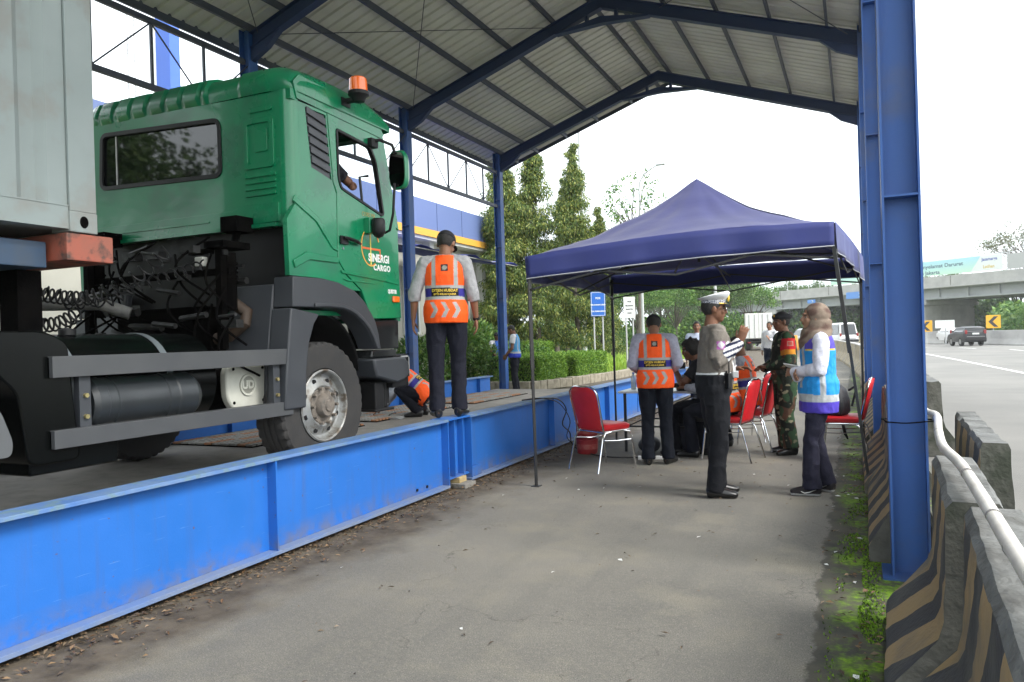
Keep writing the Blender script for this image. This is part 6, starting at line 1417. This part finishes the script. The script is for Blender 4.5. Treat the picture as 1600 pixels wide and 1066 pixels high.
    def cap(s, m=None):
        mb = MB(); H = s.H; vs = []
        mb.ball((0, -.012, .045), (.086, .104, .083), 28, 16)
        for v in mb.v: p = V(v); p.z = max(p.z, .030+.012*(p.y < -.02)); vs.append(H @ p)
        mb.v = vs; rings = []
        for y, w, dz in ((.07, .070, 0), (.11, .068, -.004), (.14, .052, -.010), (.155, .02, -.014)): rings.append([H @ V((w*math.cos(a), y+.0*math.sin(a), .040+dz+.006*math.sin(a)-.012*(abs(math.cos(a))**2))) for a in [2*PI*k/14 for k in range(14)]])
        mb.loft(rings); return mb.build('cap', m or M_cap, s.root, smooth=50)
    def shirt(s, c, short=False, fold=.012, lo=-.06, o=.010, colf=None, mtl=None, name='shirt', ends=1.0, vox=None):
        mb = MB(); s.torso(mb, o, lo=lo); s.shoulders(mb, o-.004)
        for a in ('L', 'R'): s.arm(mb, a, o+.004, .30 if short else ends)
        col = colf or (lambda p: c); return solid(mb, name, mtl or M_cloth, s.root, vox or s.vox, 3, col, fold)
    def trousers(s, c, fold=.015, cuff=.022, lo=.02, hi=.02, colf=None, o=.010, top=True):
        mb = MB(); J = s.J; secs = [(J['pel']-s.up*.09, .13*s.b+o, .10*s.b+o), (J['pel']-s.up*.03, .160*s.b+o+.006, .115*s.b+o+.008), (J['pel']+s.up*hi, .158*s.b+o+.004, .113*s.b+s.belly*.5+o+.004)]; mb.limb(secs, 22, side=s.side)
        for a in ('L', 'R'): s.leg(mb, a, o, cuff, lo)
        if c: c = tuple(v*.5 for v in c)
        return solid(mb, 'trousers', M_cloth, s.root, s.vox, 3, colf or (lambda p: c), fold, fs=7)
    def shoes(s, mtl=None, colf=None, o=.004):
        for a in ('L', 'R'):
            mb = MB(); s.foot(mb, a, o); J = s.J; g = (J['an'+a].z-.085) if abs(J['ft'+a].z) < .3 else None
            solid(mb, 'shoe', mtl or M_shoe, s.root, .008, 2, colf, 0, zmin=g)
    def vest(s, colf, fold=.005, lo=-.05, o=.026, w=.99, vox=None):
        mb = MB(); s.torso(mb, o, lo=lo, w=w, ob=o+.020); s.shoulders(mb, o-.022, .52); Ti = s.Ti; s.vesto = solid(mb, 'vest', M_vest, s.root, vox or min(s.vox, .007), 3, lambda p: colf(Ti @ p), fold); return s.vesto
    def on_vest(s, words, size, z, m, dy=-1, bold=.001, sx=1.0, x=0, name='lettering'):
        bpy.context.view_layer.update(); t = text(words, size, m, name, None, Matrix.Identity(4), ext=.0004, bold=bold, sx=sx); bv = BVHTree.FromPolygons([v.co for v in s.vesto.data.vertices], [p.vertices for p in s.vesto.data.polygons])
        for v in t.data.vertices:
            q = s.T @ V(((v.co.x+x)*(1 if dy < 0 else -1), dy*.4, z+v.co.y)); d = (s.T.to_3x3() @ V((0, -dy, 0))).normalized(); h = bv.ray_cast(q, d)
            e = .003+v.co.z
            v.co = (h[0]-d*e) if h[0] else q
        t.parent = s.vesto; return t
ORG = (.95, .105, .012)
def vest_orange(q):
    x, y, z = q; b = y < .02
    if .160 < z < .236: return (.006, .006, .008) if (b and abs(x) < .122) else (.035, .03, .24)
    if .236 <= z < .262 or .132 < z <= .160: return G_REF
    if z >= .262:
        if .083 < abs(x) < .118: return G_REF
        if b and abs(x) < .034 and .385 < z < .450:
            r = math.hypot(x, z-.418); return (.3, .29, .25) if r < .022 else (.03, .02, .018)
        if not b and abs(x) < .012: return (.3, .3, .3)
        return ORG
    if -.03 < z < .11:
        for cx in (-.10, 0, .10):
            if abs((x-cx)-(.020-abs(z-.04)*.55)) < .019: return G_REF
    return ORG
M_gold = mat('gold lettering', (.70, .48, .06))
def officer_vest(p):
    p.vest(vest_orange, lo=-.075); p.on_vest('DITJEN HUBDAT', .034, .213, M_gold, sx=.92, bold=.0012); p.on_vest('BPTD KELAS II JABAR', .0235, .180, M_gold, sx=.92, bold=.0008)
BLUE_G = (.30, .32, .36)
# officer on the beam -------------------------------------------------------
p = Person('officer in cap and orange vest standing on the blue beam beside the truck', (-3.62, 6.44, .678), R(27), dict(anL=(-.10, -.03, .085), anR=(.10, .05, .085), knL=(-.10, -.01, .48), knR=(.10, .05, .49), head=(.02, .045, 1.575), yaw=-20, pit=-28, neck=(.005, 0, 1.455),
    elL=(-.275, -.02, 1.14), wrL=(-.30, .05, .90), elR=(.25, -.01, 1.13), wrR=(.275, .07, .89), ftL=(-.25, 1, 0), ftR=(.3, 1, 0)), 1.065, 'a', build=1.0)
p.body(); p.hair(); p.cap(); p.shirt((.33, .33, .34), ends=.56); p.trousers(S(40, 42, 56), cuff=.026); p.shoes(); officer_vest(p)
mb = MB(); w = p.J['wrR']; d = (w-p.J['elR']).normalized(); mb.limb([(w-d*.012, .031, .028), (w+d*.012, .031, .028)], 14); mb.build('wristwatch', M_black, p.root)
# crouching officer ---------------------------------------------------------
p = Person('officer in orange vest crouching on the deck over a grey weighing plate', (-5.55, 9.15, .38), R(112), dict(pel=(0, -.02, .30), wai=(0, .08, .42), che=(0, .23, .54), neck=(0, .37, .62), head=(0, .47, .66), pit=-45, shL=(-.17, .32, .58), shR=(.17, .32, .58),
    elL=(-.20, .42, .36), elR=(.20, .40, .36), wrL=(-.14, .55, .13), wrR=(.17, .60, .12), hdL=(0, .9, -.45), hdR=(0, .9, -.45), pnL=(0, -.4, -1), pnR=(0, -.4, -1), cuL=.2, cuR=.2, hipL=(-.09, .0, .28), hipR=(.09, .0, .28), knL=(-.17, .34, .42), knR=(.17, .30, .42), anL=(-.13, .06, .085), anR=(.13, .02, .085)), 1.0, 'a')
p.body(); p.hair(); p.cap(); p.shirt(BLUE_G); p.trousers(S(24, 26, 38), cuff=.015); p.shoes(); officer_vest(p)
t = thing('axle_scale_plate', 'flat grey portable scale plate on the deck under the crouching officer\'s hands', 'scale', (-6.05, 8.95, .383), R(20)); q = MB(); q.prism([(-.32, 0), (-.24, .025), (.24, .025), (.32, 0)], 1, -.42, .42); q.build('plate', M_steel, t, smooth=0); q = MB(); q.tube([(.1, -.2, .03), (.1, -.16, .045), (.1, .16, .045), (.1, .2, .03)], .008, 6); q.build('handle', M_black, t)
# two guards behind the deck -----------------------------------------------
def vest_blue(hem, main, side_band=True):
    def f(q):
        x, y, z = q
        if z < .06: return hem
        if z < .10: return (.38, .39, .40)
        if .095 < abs(x) < .125 or (abs(x) < .02 and y > 0 and z < .3): return (.33, .36, .38)
        return main
    return f
p = Person('guard in black cap and blue vest leaning back beside the yellow-green shrub', (-9.75, 20.6, .02), R(-125), dict(pel=(0, -.20, .86), wai=(0, -.23, 1.0), che=(0, -.22, 1.2), neck=(0, -.20, 1.375), head=(0, -.18, 1.51), pit=-6, yaw=15, shL=(-.178, -.22, 1.33), shR=(.178, -.22, 1.33), elL=(-.24, -.16, 1.05), elR=(.24, -.14, 1.05), wrL=(-.12, .08, .92), wrR=(.16, .1, .90), hdL=(.5, .8, -.3), hdR=(-.4, .8, -.4), pnL=(.5, -.3, -.8), pnR=(-.5, -.3, -.8),
    hipL=(-.09, -.19, .84), hipR=(.09, -.19, .84), knL=(-.12, .18, .62), knR=(.12, .12, .48), anL=(-.11, .30, .2), anR=(.12, .42, .085)), 1.0, 'b', vox=.012, belly=.03)
p.body(); p.hair(); p.cap(); p.shirt((.62, .62, .64), short=True); p.trousers(S(30, 32, 46)); p.shoes(); p.vest(vest_blue((.03, .05, .35), (.03, .11, .45)), vox=.012)
p = Person('bare-headed guard in pale blue vest standing with bowed head by the column', (-8.22, 18.25, .02), R(104), dict(head=(0, .07, 1.575), pit=-30, elL=(-.22, .02, 1.13), elR=(.23, .05, 1.13), wrL=(-.14, .2, .95), wrR=(.12, .22, .93), hdL=(.4, .5, -.8), hdR=(-.4, .5, -.8)), 1.05, 'b', vox=.012)
p.body(); p.hair(); p.shirt((.62, .62, .64), short=True); p.trousers(S(30, 32, 46)); p.shoes(); p.vest(vest_blue((.02, .04, .40), (.06, .26, .50)), vox=.012)
# officer at the table, back to us -----------------------------------------
p = Person('officer in black cap and orange vest standing at the table with his back to us', (-2.02, 8.22, 0), R(14), dict(head=(0, .075, 1.555), pit=-38, neck=(0, .015, 1.445), elL=(-.255, -.03, 1.13), elR=(.255, -.03, 1.13), wrL=(-.17, .20, 1.03), wrR=(.17, .20, 1.03), hdL=(.2, .9, 0), hdR=(-.2, .9, 0), pnL=(.3, 0, -1), pnR=(-.3, 0, -1), cuL=.6, cuR=.6, knL=(-.095, .01, .48), anL=(-.10, -.05, .085), anR=(.12, .0, .085), ftR=(.5, 1, 0)), .975, 'a', build=1.04)
p.body(); p.hair(); p.cap(); p.shirt((.36, .36, .44)); p.trousers(S(26, 32, 44), cuff=.028); p.shoes(); officer_vest(p)
q = MB(); q.box(-.075, .075, -.004, .004, -.04, .04); o = q.build('handheld_device', M_black, None, smooth=0); tag(o, 'small dark device held in front of the officer at the table', 'device'); o.location = (-1.83, 8.55, 1.06); o.rotation_euler = (.5, 0, .3)
# seated at the table -------------------------------------------------------
SIT = dict(pel=(0, -.02, .60), wai=(0, .0, .74), che=(0, .06, .93), neck=(0, .10, 1.10), head=(0, .17, 1.22), pit=-32, shL=(-.175, .08, 1.05), shR=(.175, .08, 1.05), elL=(-.21, .20, .80), elR=(.21, .20, .80), wrL=(-.10, .42, .80), wrR=(.10, .42, .80), hdL=(.3, .9, 0), hdR=(-.3, .9, 0), pnL=(0, 0, -1), pnR=(0, 0, -1),
    hipL=(-.09, -.02, .565), hipR=(.09, -.02, .565), knL=(-.12, .40, .53), knR=(.12, .40, .53), anL=(-.12, .36, .085), anR=(.12, .30, .085))
d = dict(SIT); d.update(pit=-10, yaw=12, wrL=(-.02, .36, 1.02), hdL=(.2, .5, .8), pnL=(.6, .5, 0), cuL=.7, elL=(-.2, .26, .82), knR=(.16, .38, .52), anR=(.2, .2, .085))
p = Person('man with curly black hair and black t-shirt seated at the table end', (-1.62, 9.05, 0), R(98), d, 1.0, 'b')
p.body(); p.hair('curly'); p.shirt((.012, .013, .016), short=True); p.trousers(S(18, 22, 34)); p.shoes()
q = MB()
for k in range(7): u = rnd.uniform(0, 1); q.ball((rnd.gauss(0, .03), rnd.gauss(0, .03), rnd.gauss(0, .03)), (.04, .035, .03), 8, 6)
o = solid(q, 'crumpled_paper', M_white, p.root, .008, 1, None, .01, 30); o.parent = None; o.location = (-1.99, 9.05, 1.06); tag(o, 'crumpled white paper held up by the curly-haired man', 'paper')
q = MB(); q.box(-.2, .2, -.2, .2, .40, .46); st = thing('stool', 'dark stool under the curly-haired man', 'stool', (-1.60, 9.05, 0), R(98)); q.build('seat', M_black, st, smooth=0, bevel=.02)
for x in (-.16, .16):
    for y in (-.16, .16): q = MB(); q.tube([(x, y, .4), (x*1.1, y*1.1, 0)], .014, 6); q.build('leg', M_leg, st)
for i, (x, y, rz, lb) in enumerate(((-1.36, 8.77, 76, 'officer in orange vest seated on the nearest occupied red chair behind the traffic officer'), (-1.23, 9.55, 80, 'dark-haired officer in orange vest bowed over on the second red chair'))):
    d = dict(SIT)
    if i: d.update(pit=-35, head=(0, .10, 1.24), neck=(0, .05, 1.11), che=(0, .03, .94), shL=(-.175, .03, 1.06), shR=(.175, .03, 1.06))
    else: d.update(head=(0, .08, 1.24), neck=(0, .04, 1.11), che=(0, .02, .94), shL=(-.175, .02, 1.06), shR=(.175, .02, 1.06))
    p = Person(lb, (x, y, .0), R(rz), d, 1.0, 'a', group=None); p.body(); p.hair(); p.shirt(BLUE_G); p.trousers(S(20, 24, 38)); p.shoes(); officer_vest(p)
# traffic police officer ----------------------------------------------------
p = Person('traffic police officer in grey uniform and white peaked cap raising his hand', (-1.14, 6.72, 0), R(-70), dict(head=(0, .025, 1.60), yaw=-4, pit=-3, che=(0, .02, 1.28), shR=(.18, .02, 1.405), elR=(.225, -.02, 1.14), wrR=(.16, .20, 1.315), hdR=(.0, .30, .95), pnR=(-.9, .45, -.1), cuR=.42, elL=(-.22, .0, 1.12), wrL=(-.15, .22, 1.08), hdL=(.4, .8, .1), pnL=(.3, 0, -1), cuL=.5, anL=(-.10, .03, .085), anR=(.10, -.03, .085), knL=(-.1, .03, .48)), 1.01, 'b', vox=.0075, build=1.1, belly=.035)
p.body(); p.hair()
POL = (.175, .155, .135); Tip = p.Ti; wR, eR = p.J['wrR'], p.J['elR']; wL_, eL_ = p.J['wrL'], p.J['elL']
def pcol(v):
    q = Tip @ v; 
    for w, e in ((wR, eR), (wL_, eL_)):
        ax = (w-e).normalized(); t = (v-e).dot(ax); d_ = (v-e-ax*t).length
        if t > .085 and d_ < .075 and t < .35: return (.62, .62, .62) if int((((v-e).dot(V((0, -.35, 1)).normalized())+.3) % .044) > .020) else (.02, .025, .06)
    if q.x > .10 and .33 < q.z < .40 and -.02 < q.y < .055 and q.x > .18:   # shoulder badge
        return (.5, .46, .52) if abs(q.z-.367)+abs(q.y-.018) < .034 else (.30, .09, .28)
    if q.y > .09 and .03 < q.x < .10 and .36 < q.z < .385: return (.6, .35, .05)
    if q.y > .09 and abs(abs(q.x)-.07) < .012 and .30 < q.z < .312: return (.03, .03, .04)
    return POL
p.shirt(POL, colf=pcol, fold=.013, lo=.04, ends=1.0); p.trousers(S(34, 36, 42), cuff=.024, lo=.03, hi=.11); p.shoes()
mb = MB(); mb.limb([(p.T @ V((0, .012, .085)), .182, .155), (p.T @ V((0, .012, .135)), .182, .155)], 30, side=p.side);
solid(mb, 'belt', mat('white belt', (.68, .69, .68), None, rough=.4), p.root, .008, 1)
mb = MB(); mb.cbox((p.T @ V((.10, .155, .11))), (.10, .05, .06)); mb.build('belt_buckle', mat('buckle', (.5, .5, .5), None, rough=.3, metal=.6), p.root, smooth=0, bevel=.006)
mb = MB(); a_ = p.T @ V((.085, .155, .14)); mb.bar(a_, p.T @ V((.07, .135, .34)), .03, .012); mb.tube([p.T @ V((.12, .16, .13)), p.T @ V((.15, .15, .25)), p.T @ V((.09, .15, .3))], .005, 6); mb.build('white_lanyard', M_white, p.root)
mb = MB(); c_ = p.T @ V((.165, .03, .395+.04)); mb.cbox((.155, .035, 1.45), (.06, .045, .012), M=None); mb.cbox((-.155, .035, 1.45), (.06, .045, .012)); mb.build('rank_slide', mat('red gold rank', (.62, .13, .02)), p.root, smooth=0, bevel=.003)
H = p.H; mb = MB(); rings = []      # peaked cap
def ring(rx, ry, z, tilt, y0=0, n=32): return [H @ V((rx*math.cos(a), y0+ry*math.sin(a), z+tilt*math.sin(a))) for a in [2*PI*k/n for k in range(n)]]
mb.loft([ring(.080, .100, .045, -.002, -.01), ring(.083, .103, .080, .006, -.01)], 1); mb.loft([ring(.083, .103, .0805, .006, -.01), ring(.112, .135, .108, .020, -.012), ring(.118, .142, .118, .030, -.015), ring(.10, .12, .128, .034, -.012), ring(.03, .04, .134, .012, -.01)], 0)
pc = mb.build('peaked_cap', [mat('white cap cloth', (.66, .67, .70)), mat('checked cap band', (.5, .5, .52), (.08, .09, .14), 120, .6, lo=.48, hi=.52, det=0)], p.root, smooth=50)
mb = MB(); rr = [[H @ V((.080*t*math.cos(a), .085+.0*t+.062*t*math.sin(a)-.01, .048-.030*math.sin(a)*t+dz)) for a in [PI*k/14 for k in range(15)]] for t, dz in ((1.0, 0), (1.0, .006))]
mb.loft(rr); mb.build('visor', M_shoe, pc); mb = MB(); mb.tube([H @ V((.083*math.cos(a), -.01+.104*math.sin(a), .05)) for a in [PI*.12+PI*.76*k/12 for k in range(13)]], .006, 6); mb.build('gold_cord', M_gold, pc)
mb = MB(); mb.ball(H @ V((0, .113, .10)), (.024, .012, .032), 12, 8, M=H.to_3x3().to_4x4()); mb.build('cap_badge', M_gold, pc)
mb = MB()
for k in (-1, 1): mb.tube([H @ V((k*.032+.021*math.cos(a), .094, .004+.017*math.sin(a))) for a in [2*PI*j/14 for j in range(14)]], .0018, 5, closed=True); mb.tube([H @ V((k*.053, .092, .006)), H @ V((k*.078, .0, .006))], .0018, 5)
mb.build('glasses', M_chrome, p.root)
rd = thing('walkie_talkie', 'black walkie-talkie clipped to the white belt of the traffic officer', 'radio', (0, 0, 0)); W_ = Matrix.Translation(p.root.location) @ Matrix.Rotation(p.root.rotation_euler.z, 4, 'Z') @ Matrix.Scale(1.01, 4); bp = W_ @ (p.T @ V((.185, .075, .03))); rd.location = bp; rd.rotation_euler.z = R(-40)
mb = MB(); mb.box(-.03, .03, -.02, .02, -.03, .10); mb.build('radio_body', M_black, rd, smooth=0, bevel=.006); mb = MB(); mb.tube([(.018, 0, .09), (.018, 0, .23)], [.007, .004], 8); mb.build('antenna', M_black, rd); mb = MB(); mb.tube([(-.012, 0, .10), (-.012, 0, .118)], .008, 10); mb.build('knob', M_black, rd)
# woman in headscarf --------------------------------------------------------
p = Person('woman in brown headscarf, white sleeves and bright blue vest with folded arms', (-.31, 7.06, 0), R(104), dict(pel=(0, 0, .94), head=(0, .03, 1.585), pit=4, yaw=2, shL=(-.155, 0, 1.385), shR=(.155, 0, 1.385), elL=(-.21, .02, 1.13), elR=(.21, .03, 1.12), wrL=(.02, .21, 1.10), wrR=(-.03, .19, 1.05), hdL=(.9, .35, -.05), hdR=(-.9, .3, .1), pnL=(.3, -.8, -.3), pnR=(-.2, -.8, .3), cuL=.25, cuR=.3,
    anL=(-.11, .10, .085), anR=(.08, -.06, .085), knL=(-.10, .10, .49), knR=(.085, .02, .49), ftL=(.1, 1, 0), ftR=(.75, .8, 0)), .955, 'c', vox=.0075, build=.94)
p.body(); WS = (.62, .62, .70)
p.shirt(WS, fold=.008, o=.016, lo=-.2)
p.trousers(S(52, 52, 72), cuff=.030, lo=.02)
def wv(q):
    x, y, z = q
    if z < -.10: return (.075, .05, .42)
    if z < -.035: return (.42, .44, .45)
    if abs(x) > .14 and -.02 < y < .03 and z < .2: return (.38, .40, .42)
    if y > .04 and .045 < abs(x) < .085 and z > .02: return (.38, .40, .42)
    if z > .37: return (.07, .05, .33)
    if abs(x) > .10 and .355 < z: return (.55, .4, .02)
    return (.015, .25, .62)
p.vest(wv, lo=-.20, o=.042, fold=.010)
mb = MB(); H = p.H; h = lambda x, y, z: H @ V((x, y, z))
mb.ball(h(0, -.038, .032), (.102, .108, .106), 24, 16); mb.limb([(h(0, -.045, -.02), .10, .11), (h(0, -.05, -.09), .105, .115), (p.J['neck']+V((0, .01, .0)), .13, .125), (p.J['neck']+V((0, .015, -.06)), .150, .135), (p.J['neck']+V((0, .03, -.12)), .13, .145), (p.J['neck']+V((0, .06, -.20)), .05, .10)], 24, side=(1, 0, 0))
hj = tmesh(mb, .0075, 4); Hi = p.Hi; 
for v in hj.vertices:      # open the scarf round the face
    q = Hi @ v.co; 
    if q.z > -.095 and (q.x/.062)**2+((q.z+.015)/.088)**2 < 1 and q.y > 0: q.y = min(q.y, .012); v.co = H @ q
    f_ = noise.noise(V((v.co.x*5, v.co.y*7+v.co.z*9, v.co.z*5+v.co.y*5)))+.15*noise.noise(v.co*24); v.co += v.normal*(.010*(1-2*abs(f_)))
a = hj.color_attributes.new('Col', 'FLOAT_COLOR', 'POINT')
for i, v in enumerate(hj.vertices):
    n_ = noise.noise(V((v.co.x*10+v.co.z*14, v.co.y*10, v.co.z*6))); c = V((.20, .155, .12)).lerp(V((.10, .062, .05)), max(0, min(1, n_*2.2+.2))); a.data[i].color = (*c, 1)
hj.materials.clear(); hj.materials.append(M_cloth); hj.polygons.foreach_set('use_smooth', [True]*len(hj.polygons)); o = bpy.data.objects.new('headscarf', hj); COL.objects.link(o); o.parent = p.root
def shoecol(v):
    return (.55, .55, .54) if v.z < .022 else (.02, .018, .02)
p.shoes(M_cloth, shoecol, .008)
for a_ in ('L', 'R'):
    n_ = p.J['an'+a_]-V((0, 0, .085)); d_ = p.J['ft'+a_].normalized(); s_ = V((d_.y, -d_.x, 0)); mb = MB()
    for k in (-1, 1): mb.tube([n_+d_*t+s_*k*w_+V((0, 0, z_)) for t, w_, z_ in ((.10, .050, .045), (.07, .053, .030), (.03, .050, .038), (-.03, .046, .062))], [.003, .006, .0045, .002], 6)
    mb.build('shoe_swoosh', M_white, p.root)

ph = thing('smartphone', 'thin pale phone held by the woman in the headscarf', 'phone', (-.51, 7.03, 1.10), R(60)); mb = MB(); mb.cbox((0, 0, 0), (.075, .16, .009)); o = mb.build('phone_body', M_white, ph, smooth=0, bevel=.003); o.rotation_euler = (.15, .5, 0)
# soldier -------------------------------------------------------------------
def camo(v):
    a = noise.noise(V((v.x*11, v.y*11, v.z*7)));  b = noise.noise(V((v.x*10+9, v.y*10, v.z*8+4))); c = noise.noise(V((v.x*14, v.y*14+7, v.z*22)))
    if c > .40: return (.20, .185, .12)
    if a > .08: return (.012, .016, .012)
    if b > .10: return (.075, .04, .025)
    return (.028, .06, .03)
p = Person('soldier in camouflage uniform and black beret with a red armband', (-.76, 9.25, 0), R(110), dict(head=(0, .03, 1.59), yaw=8, elL=(-.22, .0, 1.12), elR=(.22, .02, 1.12), wrL=(-.06, .22, 1.05), wrR=(.08, .24, 1.03), hdL=(.7, .6, .2), hdR=(-.6, .7, .1), pnL=(0, 0, -1), pnR=(0, 0, -1), cuL=.6, cuR=.6), .955, 'b', vox=.008, build=1.08, belly=.03)
p.body(); p.hair(); shL = p.J['shL']; elL = p.J['elL']
def scol(v):
    t = (v-shL).dot((elL-shL).normalized())
    if v.x < -.155 and .02 < t < .21 and v.z > 1.15:
        if t > .15: return (.50, .20, .02)
        if abs(t-.085) < .030 and abs(v.y-.0) < .035: return (.34, .22, .18) if abs(t-.085) > .02 or abs(v.y) > .026 else (.42, .07, .05)
        return (.42, .015, .02)
    return camo(v)
p.shirt(None, colf=scol, fold=.008, o=.018, lo=-.13); p.trousers(None, colf=camo, cuff=.030, fold=.010, o=.020, lo=-.03)
for a_ in ('L', 'R'):
    mb = MB(); p.foot(mb, a_, .008); n_ = p.J['an'+a_]; mb.limb([(n_-V((0, 0, .03)), .048, .052), (n_+V((0, 0, .12)), .05, .052)], 12); solid(mb, 'boot', M_shoe, p.root, .009, 2, zmin=0)
mb = MB(); H = p.H; vs = []; mb.ball((0, -.012, .062), (.095, .118, .052), 26, 14)
for v_ in mb.v: q = V(v_); q.z += -.10*max(0, -q.x-.03)*1.2 if q.z > .06 else 0; q.z = max(q.z, .040); vs.append(H @ q)
mb.v = vs; mb.tube([H @ V((.082*math.cos(2*PI*k/24), -.012+.102*math.sin(2*PI*k/24), .045)) for k in range(24)], .010, 8, closed=True); br = mb.build('beret', M_cap, p.root, smooth=180); mb = MB(); mb.ball(H @ V((-.03, .095, .075)), (.014, .008, .016), 10, 8); mb.build('beret_badge', M_gold, br)
# driver --------------------------------------------------------------------
p = Person('driver in dark shirt resting his elbow on the window of the green cab', (-4.42, 5.43, 2.0), R(0), {**SIT, 'elR': (.30, .30, .90), 'wrR': (.10, .42, 1.02), 'shR': (.19, .10, 1.08), 'shL': (-.17, .1, 1.08), 'pit': -4, 'hdR': (-.6, .5, .3), 'knL': (-.12, .4, .5), 'knR': (.12, .4, .5)}, .94, 'b', vox=.009)
p.body(feet=False); p.hair(); p.shirt((.02, .02, .026), short=True); p.trousers(S(30, 30, 40))
# people far along the lane -------------------------------------------------
p = Person('man in a white shirt standing far down the lane, glimpsed behind the soldier', (-2.3, 23.3, 0), R(160), dict(elL=(-.22, .1, 1.14), wrL=(-.1, .25, 1.2), hdL=(.3, .3, .8)), 1.0, 'a', vox=.012); p.body(); p.hair(); p.shirt((.6, .6, .62)); p.trousers(S(30, 40, 60)); p.shoes()
p = Person('man in a pale blue shirt standing behind the table, hidden behind the traffic officer', (-3.1, 16.4, 0), R(190), None, .98, 'a', vox=.012); p.body(); p.hair(); p.shirt((.45, .50, .62)); p.trousers(S(30, 40, 60)); p.shoes()

# ================================================================== haze
q = MB(); q.box(-460, 460, -210, 610, -1.2, 32)
hz = q.build('haze', [], None, smooth=0); hz['kind'] = 'stuff'; hz['label'] = 'pale humid haze over the highway'
m = bpy.data.materials.new('haze air'); m.use_nodes = True; nt = m.node_tree; nt.nodes.clear(); o_ = nt.nodes.new('ShaderNodeOutputMaterial'); v_ = nt.nodes.new('ShaderNodeVolumePrincipled')
v_.inputs['Density'].default_value = .0006; v_.inputs['Color'].default_value = (.95, .97, 1, 1); v_.inputs['Anisotropy'].default_value = .3
nt.links.new(v_.outputs[0], o_.inputs['Volume']); hz.data.materials.append(m)
